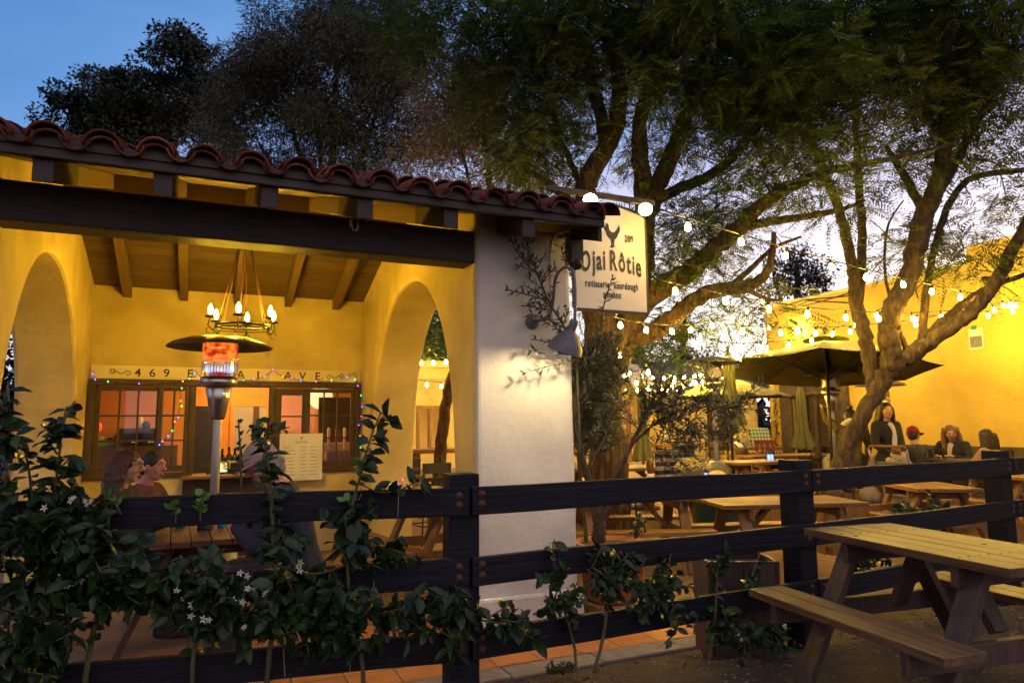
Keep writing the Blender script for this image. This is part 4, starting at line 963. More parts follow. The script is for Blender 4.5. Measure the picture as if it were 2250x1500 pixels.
# chairs
def tube_chair(label, p, rz, seat=None, group=None, ornate=False, name='metal_chair'):
    t = thing(name, label, 'chair', (p[0], p[1], gnd(p[0], p[1])), rz, group)
    m = MB(); m.lathe([(0, .45), (.2, .45), (.21, .44), (.2, .43), (0, .43)], 20) if ornate else m.box((0, 0, .45), (.42, .42, .025))
    m.build('seat', seat or blackm, t, 0 if ornate else .006)
    for sx in (-1, 1):
        m = MB(); m.tube([(sx*.18, .18, .44), (sx*.2, .21, 0)], .012, 8); m.build('leg', blackm, t)
        m = MB(); m.tube([(sx*.18, -.18, .44), (sx*.2, -.22, 0)], .012, 8); m.build('leg', blackm, t)
    m = MB(); m.tube([(-.19, -.19, .44), (-.2, -.22, .75), (-.14, -.24, .9), (0, -.245, .94), (.14, -.24, .9), (.2, -.22, .75), (.19, -.19, .44)], .011, 8)
    if ornate:
        for x in (-.1, 0, .1): m.tube([(x, -.2, .45), (x, -.235, .9)], .006, 6)
        for s in (-1, 1): m.tube([(s*.05+.035*math.cos(q)*(1-q/14), -.23, .78+.035*math.sin(q)*(1-q/14)) for q in [k*.6 for k in range(16)]], .005, 5)
    else:
        m.box((0, -.225, .80), (.34, .015, .16), (R(-6), 0, 0))
    m.build('backrest', blackm, t)
    return t
p = atD(1352, 1040, 9.6); tube_chair('black metal chair with wooden seat facing the patio bar', p, R(200), oakm)
p = atD(1570, 1035, 9.2)
t = thing('ice_tub', 'blue tub with pale sack on top behind the flower bucket', 'tub', (p[0], p[1], gnd(p[0], p[1])+.0))
MB().lathe([(0, 0), (.26, 0), (.31, .62), (.32, .62), (.32, .65), (.29, .65), (0, .6)], 26).build('tub_wall', mat('teal enamel', (.01, .10, .16), (.02, .15, .22), .35, 6), t)
m = MB().ell((0, 0, .68), (.24, .2, .1), 14, 8); m.ell((.08, .05, .74), (.12, .1, .06), 10, 6); m.build('sack', mat('burlap', (.4, .3, .18), (.55, .43, .28), .95, 50, bump=.6), t)
# ------------------------------------------------------------------ yellow building on the right: plane X = XW
XW = atD(2085, 932, 12.4)[0]
YC = atX(1690, 860, XW)[1]; ZW = 4.15
bld = thing('yellow_building', 'tall plain yellow stucco building along the right side of the patio', 'building', (XW+4, YC-8, 0))
m = MB(); ystep = atX(2126, 588, XW)[1]
ZWc = atX(1680, 672, XW)[2]; ZWn = atX(2120, 590, XW)[2]
print('YELLOW', XW, YC, ZWc, ZWn, ystep)
da, db = atX(1742, 900, XW)[1], atX(1840, 900, XW)[1]     # doorway (far, near)
dz1 = atX(1790, 868, XW)[2]
m.b(XW, XW+8, -2, db, 0, (ZWc+ZWn)/2); m.b(XW, XW+8, db, da, dz1, (ZWc+ZWn)/2); m.b(XW, XW+8, da, YC, 0, (ZWc+ZWn)/2); m.b(XW+1.2, XW+7.9, db-.01, da+.01, 0, dz1+.01)
m.b(XW+.002, XW+8, -2, ystep, (ZWc+ZWn)/2, (ZWc+ZWn)/2+.28)
wpart(m, 'wall', stucco_b, bld, 0)
m = MB(); m.b(XW-.03, XW+8, ystep+.002, YC+.03, (ZWc+ZWn)/2+.001, (ZWc+ZWn)/2+.06); m.b(XW-.03, XW+8, -2, ystep, (ZWc+ZWn)/2+.281, (ZWc+ZWn)/2+.34); wpart(m, 'coping', stucco_p, bld, .01)
roughb = mat('rough brown door surround', (.07, .05, .03), (.15, .11, .065), .9, 6, bump=1., bscale=20, bdist=.03)
m = MB(); m.b(XW-.08, XW+.05, da, da+.32, 0, dz1+.25); m.b(XW-.08, XW+.05, db-.32, db, 0, dz1+.25); m.b(XW-.082, XW+.05, db-.32, da+.32, dz1, dz1+.27)
dfr = wpart(m, 'door_frame', roughb, bld, .03)
dkg = bpy.data.materials.new('dark door glass'); dkg.use_nodes = True; b_ = dkg.node_tree.nodes['Principled BSDF']; b_.inputs['Base Color'].default_value = (.012, .012, .012, 1); b_.inputs['Roughness'].default_value = .06; b_.inputs['Specular IOR Level'].default_value = 1.
nzz = nd(dkg.node_tree, 'ShaderNodeTexNoise'); nzz.inputs['Scale'].default_value = 2; bpp = nd(dkg.node_tree, 'ShaderNodeBump'); bpp.inputs['Strength'].default_value = .04; dkg.node_tree.links.new(nzz.outputs['Fac'], bpp.inputs['Height']); dkg.node_tree.links.new(bpp.outputs[0], b_.inputs['Normal'])
m = MB(); m.b(XW+.06, XW+.09, db, da, 0, dz1); m.b(XW+.03, XW+.1, (da+db)/2-.04, (da+db)/2+.04, 0, dz1, 1); wpart(m, 'glass_door', [dkg, roughb], bld)
# wall lamp glow, pipe with creeper, paper notice
a = atX(1757, 727, XW); t = thing('wall_lamp', 'small lit bulkhead lamp on the yellow wall under the bulbs', 'wall lamp', (XW, a[1], a[2]))
MB().lathe([(0, .02), (.08, .02), (.085, 0)], 16, (0, 0, 0), 0, Matrix.Rotation(R(-90), 3, 'Y')).build('base', brass, t); MB().ell((-.06, 0, 0), (.05, .065, .065), 14, 8).build('lamp_glass', glow('bulkhead glass', (1., .62, .15), 900.), t)
a = atX(1694, 870, XW); t = thing('drain_pipe', 'pale drain pipe with withered creeper at the yellow wall corner', 'pipe', (XW-.06, YC-.15, .2))
m = MB(); m.tube([(0, 0, 0), (0, 0, 2.6)], .045, 10); 
for z in (.5, 1.5, 2.4): m.b(-.06, .06, -.06, .06, z, z+.05)
m.build('pipe', stucco_b, t)
m = MB(); pts = [(-.02+rnd.uniform(-.05, .05), -.06+rnd.uniform(-.05, .05), .1+.14*i) for i in range(14)]; m.tube(pts, .012, 5)
for i in range(120):
    q = Vector(rnd.choice(pts))+Vector((rnd.gauss(0, .03), rnd.gauss(0, .10), rnd.gauss(0, .08))); m.box(q, (.05, .004, .03), (rnd.uniform(-2, 2), rnd.uniform(-2, 2), rnd.uniform(-2, 2)))
m.build('creeper', twigm, t)
p = [atX(x, y, XW) for x, y in ((2128, 728), (2162, 760))]
t = thing('paper_notice', 'white paper notice with grey block pinned high on the yellow wall', 'notice', (XW-.004, (p[0][1]+p[1][1])/2, (p[0][2]+p[1][2])/2))
hy, hz = abs(p[0][1]-p[1][1])/2, .18
m = MB(); m.b(-.004, 0, -hy, hy, -hz, hz); m.build('sheet', paper, t)
m = MB(); m.b(-.007, -.0045, -hy*.85, hy*.85, -hz*.85, hz*.25); m.build('print', mat('grey print block', (.13, .13, .14), (.22, .22, .23), .8, 20), t)
m = MB(); m.b(-.03, 0, -.03, .05, hz*.9, hz+.05); m.build('clip', mat('green clip', (.03, .2, .08), (.05, .3, .1), .5), t)
a = atX(2185, 612, XW)
t = thing('security_camera', 'dark little camera bracket under the parapet of the yellow wall', 'camera', (XW, a[1], a[2]))
m = MB(); m.b(-.18, 0, -.03, .03, -.02, .02); m.box((-.2, 0, -.05), (.2, .08, .08), (0, .3, 0)); m.build('body', blackm, t)
a = atX(2022, 620, XW)
m = MB(); m.tube([(XW-.03, a[1], a[2]+.15), (XW-.03, a[1]+.1, a[2]+.0), (XW-.03, a[1]+.05, a[2]-.3)], .012, 6); m.b(XW-.09, XW, a[1]-.05, a[1]+.05, a[2]+.12, a[2]+.24)
o = m.build('wall_conduit', blackm); tag(o, 'small junction box with drooping cable near the top of the yellow wall', 'junction box')
# ------------------------------------------------------------------ pale block building with dark shingle roof
YK = YC+.4
XK0 = atY(1425, 900, YK)[0]
blk2 = thing('block_building', 'low cream block building with dark shingle roof behind the heater', 'building', ((XK0+XW)/2, YK+3, 0))
zt = atY(1600, 843, YK)[2]
blockm = mat('painted block wall', (.60, .46, .22), (.70, .56, .30), .9, 3, bump=.3)
m = MB(); m.b(XK0, XW-.01, YK, YK+6, 0, zt-.005); wpart(m, 'wall', shinglemat('painted blocks', (.62, .48, .24), (.68, .54, .29), (.42, .32, .16), .4, .2, R(90)), blk2)
shing = shinglemat('dark shingles', (.035, .03, .035), (.065, .055, .06), (.015, .013, .015), .3, .14)
m = MB(); z2 = atY(1560, 803, YK+3.2)[2]
m.add([(XK0-.4, YK-.35, zt-.06), (XW-.015, YK-.35, zt-.06), (XW-.015, YK+3.2, z2), (XK0+1.2, YK+3.2, z2), (XK0-.4, YK-.35, zt), (XW-.015, YK-.35, zt), (XW-.015, YK+3.2, z2+.06), (XK0+1.2, YK+3.2, z2+.06)], [(3, 2, 1, 0), (4, 5, 6, 7), (0, 1, 5, 4), (1, 2, 6, 5), (2, 3, 7, 6), (3, 0, 4, 7)])
m.add([(XK0-.4, YK+6.6, zt), (XW-.015, YK+6.6, zt), (XW-.015, YK+3.2, z2+.055), (XK0+1.2, YK+3.2, z2+.055)], [(0, 1, 2, 3)])
rf = wpart(m, 'roof', shing, blk2)
a = atY(1600, 812, YK+4); m = MB(); m.b(a[0]-.5, a[0]+.9, YK+3.6, YK+4.6, z2-.3, a[2]+.25); wpart(m, 'roof_unit', mat('grey sheet metal', (.24, .23, .25), (.3, .29, .31), .5, 4), blk2)
m = MB(); xd = atY(1590, 950, YK-.02)[0]; m.b(xd-.45, xd+.45, YK-.03, YK+.02, .2, 2.2); wpart(m, 'door', wframe, blk2, .01)
# ------------------------------------------------------------------ kitchen wing with tiled roof, lit windows
YKI = 13.6
kx0, kx1 = atY(870, 900, YKI)[0], atY(1418, 900, YKI)[0]; krx = atY(1262, 900, YKI)[0]
kit = thing('kitchen_wing', 'cream kitchen wing with lit counter window and red tile roof behind the olive tree', 'building', ((kx0+kx1)/2, YKI+2, 0))
ze = 2.42; wx0, wx1 = atY(1278, 900, YKI)[0], atY(1385, 900, YKI)[0]; vx0, vx1 = atY(915, 900, YKI)[0], atY(975, 900, YKI)[0]
m = MB()
segs = [(kx0, vx0, 0, 2.5), (vx0, vx1, 0, 1.05), (vx0, vx1, 1.95, 2.5), (vx1, wx0, 0, 2.5), (wx0, wx1, 0, 1.1), (wx0, wx1, 2.05, 2.5), (wx1, kx1, 0, 2.5)]
for x0, x1, z0, z1 in segs: m.b(x0, x1, YKI, YKI+.2, z0, z1)
m.b(kx1-.2, kx1, YKI+.201, YKI+4, 0, 2.5); m.b(kx0, kx1, YKI+3.8, YKI+4, 0, 2.5); m.b(kx0, kx1-.201, YKI+.201, YKI+3.79, 2.45, 2.5)
wpart(m, 'wall', stucco_y, kit)
for a0, a1, z0, z1 in ((wx0, wx1, 1.1, 2.05), (vx0, vx1, 1.05, 1.95)):
    m = MB(); m.b(a0, a0+.07, YKI-.02, YKI+.1, z0, z1); m.b(a1-.07, a1, YKI-.02, YKI+.1, z0, z1); m.b(a0+.07, a1-.07, YKI-.02, YKI+.1, z1-.07, z1); m.b(a0+.07, a1-.07, YKI-.03, YKI+.1, z0, z0+.05)
    m.b((a0+a1)/2-.03, (a0+a1)/2+.03, YKI-.015, YKI+.08, z0+.05, z1-.07); wpart(m, 'window_frame', oakleg, kit, .005)
m = MB(); kl = glow('kitchen light', (1., .58, .18), 50.)
m.b(wx0+.2, wx1-.2, YKI+1.2, YKI+1.6, 2.38, 2.44); m.b(vx0-.2, vx1+.6, YKI+1.2, YKI+1.6, 2.38, 2.44); wpart(m, 'kitchen_light', kl, kit)
m = MB()
for z in (1.35, 1.7): m.b(wx0-.3, wx1+.3, YKI+3.3, YKI+3.6, z, z+.03)
for i in range(26):
    x = rnd.uniform(wx0-.2, wx1+.2); z = rnd.choice((1.38, 1.73)); h = rnd.uniform(.08, .26); m.b(x-.05, x+.05, YKI+3.35, YKI+3.5, z, z+h, rnd.choice((1, 2, 3)))
m.b(wx0-.4, wx1+.4, YKI+.4, YKI+1.0, .05, 1.08)
wpart(m, 'kitchen_shelves', [oakleg, steel, whitep, blackm], kit)
ktile = mat('kitchen roof tile', (.13, .035, .02), (.26, .08, .045), .75, 5, bump=.5, island=.35)
m = MB(); rx0, rx1 = krx, atY(1440, 880, YKI-.3)[0]
n = int((rx1-rx0)/.26)
for i in range(n):
    x = rx1-.13-.26*i
    for r in range(5):
        y0 = YKI-.45+.42*r; y1 = y0+.5; barrel(m, (x, y0, ze+.10+.42*(y0-YKI+.45)), (x, y1, ze+.09+.42*(y1-YKI+.45)), .10, .085, 1, n=6); barrel(m, (x-.13, y0, ze+.14+.42*(y0-YKI+.45)), (x-.13, y1, ze+.14+.42*(y1-YKI+.45)), .085, .095, -1, n=6)
wpart(m, 'tile_roof', ktile, kit)
m = MB(); m.b(kx0-.1, krx-.1, YKI-.12, YKI+4, 2.72, 2.86); m.b(kx0, krx-.2, YKI+.001, YKI+.19, 2.501, 2.72); wpart(m, 'flat_roof', stucco_p, kit)
# grey awning behind it
a, b = atD(1395, 835, 15.2), atD(1440, 872, 15.0)
m = MB(); c = atD(1340, 842, 15.2); m.add([atD(1360, 800, 16), atD(1405, 806, 16), atD(1462, 868, 14.6), atD(1400, 868, 14.6)], [(0, 1, 2, 3)]); o = m.build('grey_awning', mat('grey awning cloth', (.3, .29, .31), (.38, .37, .39), .8, 4)); md = o.modifiers.new('t', 'SOLIDIFY'); md.thickness = .05
m2 = MB(); q = Vector(atD(1458, 868, 14.62)); m2.tube([q, (q.x, q.y, 0)], .03, 8); q = Vector(atD(1403, 868, 14.62)); m2.tube([q, (q.x, q.y, 0)], .03, 8); q = Vector(atD(1404, 808, 15.98)); m2.tube([q, (q.x, q.y, 0)], .03, 8); m2.build('awning_post', steel, o); tag(o, 'slanting grey awning between tiled roof and dark shingle roof', 'awning')
# ------------------------------------------------------------------ patio bar with plank top
YBAR = 11.6
bx0, bx1 = atY(890, 990, YBAR)[0], atY(1590, 990, YBAR)[0]
bar_ = thing('patio_bar', 'long low cream bar wall with thick plank top behind the tables', 'bar', ((bx0+bx1)/2, YBAR, 0))
zbar = 1.08
m = MB(); 
for i in range(int((bx1-bx0)/1.4)+1):
    x0 = bx0+1.4*i; m.b(x0, min(x0+1.393, bx1), YBAR-.32, YBAR+.12, zbar, zbar+.07)
wpart(m, 'bar_top', oakm, bar_, .008)
m = MB(); m.b(bx0, bx1, YBAR-.02, YBAR+.1, 0, .82); wpart(m, 'wall', stucco_w, bar_, .01)
for i in range(int((bx1-bx0)/1.4)+1):
    x = bx0+.1+1.4*i; m = MB(); m.b(x, x+.1, YBAR-.25, YBAR+.08, .821, zbar-.001); m.b(x, x+.1, YBAR-.12, YBAR-.021, 0, .82); wpart(m, 'support', oakleg, bar_, .005)
def stool(label, p, rz):
    t = thing('bar_stool', label, 'bar stool', (p[0], p[1], 0.004), rz, 'black bar stools at the patio bar')
    MB().box((0, 0, .73), (.40, .38, .03)).build('seat', blackm, t, .006)
    for sx in (-1, 1):
        for sy in (-1, 1): MB().tube([(sx*.17, sy*.16, .72), (sx*.21, sy*.2, 0)], .012, 8).build('leg', blackm, t)
    m = MB(); m.box((0, -.19, 1.0), (.40, .02, .13), (R(-8), 0, 0)); m.box((0, -.20, .86), (.38, .02, .05)); m.tube([(-.18, -.17, .73), (-.19, -.21, 1.05)], .012, 8); m.tube([(.18, -.17, .73), (.19, -.21, 1.05)], .012, 8); m.build('backrest', blackm, t)
    m = MB(); m.tube([(-.2, .18, .28), (.2, .18, .28), (.2, -.18, .28), (-.2, -.18, .28), (-.2, .18, .28)], .009, 6); m.build('footrest', blackm, t)
p = atD(945, 1050, 9.0); stool('black bar stool seen through the right arch beside the pillar', p, R(10))
p = atD(885, 1050, 10.2); stool('black bar stool seen at the far jamb of the right arch', p, R(5))
# ------------------------------------------------------------------ parasols
ribm = brass
def parasol(label, p, h, r, rz=0, drop=.42, n=8, loc=None, m_=None, pole_h=None):
    z0 = gnd(p[0], p[1]) if loc is None else loc
    t = thing('patio_umbrella', label, 'umbrella', (p[0], p[1], z0), rz, 'green patio umbrellas')
    m = MB(); K = 6; S = 6; vs = [(0, 0, h)]
    rows = []
    for k in range(1, K+1):
        row = []
        for j in range(n*S):
            an = 2*math.pi*j/(n*S); f = (j % S)/S; sag = 1-.045*math.sin(math.pi*f)*(k/K)
            rr = r*k/K*math.cos(math.pi/n)/math.cos(((an+math.pi/n) % (2*math.pi/n))-math.pi/n) if False else r*k/K
            # straight hem between ribs
            aa = (an % (2*math.pi/n))-math.pi/n; hem = math.cos(math.pi/n)/math.cos(aa)
            rr = r*k/K*hem*sag; zz = h-drop*(k/K)**1.12-.02*math.sin(math.pi*f)*(k/K)
            row.append(len(vs)); vs.append((rr*math.cos(an), rr*math.sin(an), zz))
        rows.append(row)
    fs = []; N = n*S
    for j in range(N): fs.append((0, rows[0][j], rows[0][(j+1) % N]))
    for k in range(K-1):
        for j in range(N): fs.append((rows[k][j], rows[k+1][j], rows[k+1][(j+1) % N], rows[k][(j+1) % N]))
    m.add(vs, fs, 0, True); o = m.build('canopy', m_ or canvas, t, fixn=False); md = o.modifiers.new('t', 'SOLIDIFY'); md.thickness = .006
    m = MB(); m.lathe([(0, h+.10), (.05, h+.085), (.2, h+.05), (.34, h-.005), (.33, h-.01)], n*3); m.build('vent_cap', m_ or canvas, t)
    m = MB(); m.ell((0, 0, h+.16), (.04, .04, .05), 12, 8); m.tube([(0, 0, h+.08), (0, 0, h+.13)], .018, 8); m.build('finial', ribm, t)
    m = MB(); m.tube([(0, 0, .05), (0, 0, h)], .026, 12); m.build('pole', ribm, t)
    for j in range(n):
        an = 2*math.pi*j/n; e = Vector((r*math.cos(an), r*math.sin(an), h-drop-.005)); s = Vector((.03*math.cos(an), .03*math.sin(an), h-.03))
        m = MB(); mid = Vector((r*.5*math.cos(an), r*.5*math.sin(an), h-drop*(.5)**1.12-.02))
        m.tube([s, mid, e], .010, 6); m.tube([mid, (.04*math.cos(an), .04*math.sin(an), h-drop-.16)], .008, 6); m.build('rib', ribm, t)
    m = MB().lathe([(0, 0), (.25, 0), (.25, .05), (.06, .09), (.04, .3), (0, .3)], 24); m.build('base', ironb, t)
    return t
p = atD(1826, 1000, 10.4); um = parasol('large open olive-green umbrella behind the leaning tree', p, 2.64, 1.56, R(0), drop=.47)
um.rotation_euler = (Matrix.Rotation(R(-6.5), 3, Vector((math.cos(YAW), -math.sin(YAW), 0))) @ Matrix.Rotation(R(3.5), 3, Vector((math.sin(YAW), math.cos(YAW), 0))) @ Matrix.Rotation(R(-6), 3, 'Z')).to_euler()
p = atD(1600, 1000, 14.0); parasol('smaller open green umbrella half hidden behind the unlit heater', p, 2.28, 1.30, R(10), drop=.42)
p = atD(1470, 1000, 14.2)
def folded(label, p, z0, z1, s=1.):
    t = thing('folded_umbrella', label, 'umbrella', (p[0], p[1], gnd(p[0], p[1])), rnd.uniform(0, 3), 'folded green umbrellas')
    m = MB(); n = 48; prof = [(.03, z1), (.05, z1-.08), (.07, z1-.25), (.075, z1-.5*(z1-z0)), (.085, z0+.50), (.082, z0+.42), (.12, z0+.22), (.165, z0+.06), (.17, z0)]
    vs = []
    for r, z in prof:
        for k in range(n):
            a = 2*math.pi*k/n; f = 1+.28*math.sin(8*a+z*.8)*(.4+.6*(r/.17)); vs.append((s*r*f*math.cos(a), s*r*f*math.sin(a), z+(.025*math.sin(8*a) if z == z0 else 0)))
    m.add(vs, [(i*n+k, i*n+(k+1) % n, (i+1)*n+(k+1) % n, (i+1)*n+k) for i in range(len(prof)-1) for k in range(n)], 0, True); m.build('folded_canopy', canvas, t)
    m = MB().lathe([(.088*s, z0+.44), (.093*s, z0+.46), (.088*s, z0+.48)], 20); m.build('tie_strap', canvas, t)
    m = MB(); m.tube([(0, 0, .05), (0, 0, z1+.05)], .022, 10); m.ell((0, 0, z1+.08), (.03, .03, .04), 10, 6); m.build('pole', ribm, t)
    m = MB().lathe([(0, 0), (.24, 0), (.24, .05), (.05, .09), (.04, .3), (0, .3)], 20); m.build('base', ironb, t)
p = atD(1605, 900, 10.8); folded('folded green umbrella right behind the unlit patio heater', p, 1.30, 2.42, 1.15)
p = atD(1412, 950, 11.0); folded('narrow folded green umbrella behind the olive tree right of the kitchen window', p, .75, 2.0, .9)
p = atD(1763, 950, 14.2); folded('folded green umbrella in front of the dark doorway', p, .80, 2.05, 1.25)
# ------------------------------------------------------------------ far seating by the block wall
p = atD(1640, 985, 14.4)
t = thing('cloth_covered_table', 'table under a yellow checked cloth beside the block wall', 'table', (p[0], p[1], gnd(p[0], p[1])))
m = MB(); m.b(-.62, .62, -.4, .4, .42, .76); m.build('tablecloth', plaidmat('yellow check cloth', (.45, .36, .14), (.16, .11, .05), 11), t, .03)
m = MB()
for x in (-.5, .5):
    for y in (-.3, .3): m.b(x-.03, x+.03, y-.03, y+.03, 0, .42)
m.build('legs', oakleg, t)
p = atD(1673, 975, 14.9); o = MB().ell((0, 0, .24), (.27, .09, .24), 4, 8).build('cushion', plaidmat('green check cloth', (.6, .62, .55), (.03, .20, .14), 13)); 
bm = bmesh.new(); bm.from_mesh(o.data); bm.clear(); bmesh.ops.create_cube(bm, size=1.); bmesh.ops.scale(bm, vec=(.50, .14, .42), verts=bm.verts); bmesh.ops.translate(bm, vec=(0, 0, .22), verts=bm.verts); bm.to_mesh(o.data); bm.free()
md = o.modifiers.new('s', 'SUBSURF'); md.levels = md.render_levels = 3; md2 = o.modifiers.new('b', 'BEVEL'); o.modifiers.move(1, 0); md2.width = .03
o.location = (p[0], p[1], gnd(p[0], p[1])+.80); o.rotation_euler = (R(-12), 0, R(-10)); tag(o, 'green and white checked cushion leaning at the block wall', 'cushion')
m = MB(); m.b(p[0]-.7, p[0]+.5, p[1]-.1, p[1]+.25, .22, gnd(p[0], p[1])+.80); o = m.build('wall_bench', oakleg, None, .01); tag(o, 'wooden bench carrying the checked cushion at the block wall', 'bench')
p = atD(1692, 1000, 13.8); t = thing('red_chair', 'small dark red slatted chair beside the brown door frame', 'chair', (p[0], p[1], gnd(p[0], p[1])), R(160)); redw = mat('red painted wood', (.16, .02, .015), (.24, .035, .02), .6, 9)
m = MB(); m.b(-.22, .22, -.22, .22, .42, .46); m.build('seat', redw, t, .005)
m = MB()
for x in (-.17, -.06, .06, .17): m.b(x-.03, x+.03, -.235, -.215, .46, .96)
m.b(-.22, .22, -.24, -.21, .90, .98); m.build('backrest', redw, t, .004)
for x in (-.19, .19):
    for y in (-.19, .19): MB().b(x-.02, x+.02, y-.02, y+.02, 0, .42).build('leg', redw, t)
for px, D, rz, lab in ((1768, 12.2, 20, 'ornate black iron chair in front of the folded umbrella at the doorway'), (1797, 12.0, -30, 'ornate black iron chair between the doorway and the umbrella pole')):
    p = atD(px, 1000, D); tube_chair(lab, p, R(rz), None, 'ornate black iron chairs', True, 'iron_chair')
# raised bed round the leaning tree
bed = thing('raised_bed', 'raised gravel bed with timber edge round the leaning tree', 'raised bed', (0, 0, 0))
cb = atD(1855, 1085, 9.2); bed.location = (cb[0], cb[1], 0)
m = MB(); w_, h_, d_ = 2.3, .56, 1.5
for s in (-1, 1): m.b(-w_/2, w_/2, s*d_/2-.04, s*d_/2+.04, 0, h_); m.b(s*w_/2-.04, s*w_/2+.04, -d_/2+.041, d_/2-.041, 0, h_)
m.build('timber_edge', oakleg, bed, .01)
m = MB(); n = 20; m.add([(-w_/2+.04+(w_-.08)*i/n, -d_/2+.04+(d_-.08)*j/n, h_-.05+rnd.uniform(-.012, .02)) for j in range(n+1) for i in range(n+1)], [(j*(n+1)+i, j*(n+1)+i+1, (j+1)*(n+1)+i+1, (j+1)*(n+1)+i) for j in range(n) for i in range(n)]); m.build('gravel_fill', dirt, bed, fixn=False)
p = atD(1922, 1080, 8.9); o = MB().ell((0, 0, .1), (.22, .18, .14), 12, 8).build('boulder', concr); o.location = (p[0], p[1], .5); tag(o, 'pale boulder in the raised bed right of the leaning trunk', 'boulder')
# far hedge line so that no bare horizon shows
# ------------------------------------------------------------------ people
def clothmat(name, a, b=None, sc=25, rough=.9): return mat(name, a, b or tuple(min(1, c*1.5+.004) for c in a), rough, sc, bump=.4, bscale=60)
skinm = mat('skin', (.42, .22, .14), (.52, .29, .19), .5, 7, spec=.4); skinr = mat('flushed skin', (.50, .20, .16), (.58, .26, .2), .5, 7)
lipm = mat('lips', (.28, .07, .06), (.34, .09, .08), .5); eyew = mat('eye white', (.6, .58, .55), (.7, .68, .64), .3); eyed = mat('dark iris', (.01, .008, .006), (.02, .012, .01), .2)
hairs = {'brown': mat('brown hair', (.018, .009, .005), (.05, .026, .014), .55, 20, (6, 6, .6), bump=.6), 'red': mat('reddish brown hair', (.03, .009, .006), (.085, .028, .016), .5, 20, (6, 6, .6), bump=.6),
         'dark': mat('dark hair', (.008, .006, .005), (.025, .018, .014), .5, 20, (6, 6, .6), bump=.6), 'grey': mat('grey hair', (.16, .13, .11), (.32, .28, .24), .7, 30, bump=.8), 'fair': mat('light brown hair', (.09, .045, .018), (.18, .09, .04), .6, 20, bump=.6)}
def remesh(o, vox, sm=4):
    md = o.modifiers.new('fuse', 'REMESH'); md.mode = 'VOXEL'; md.voxel_size = vox; md.use_smooth_shade = True
    s = o.modifiers.new('soft', 'SMOOTH'); s.iterations = sm; s.factor = .5
def limb(m, pts, rs):
    for (a, ra), (b, rb) in zip(zip(pts, rs), zip(pts[1:], rs[1:])):
        m.tube([a, b], [ra, rb], 10)
    for p, r in zip(pts, rs): m.ell(p, r, 10, 8)
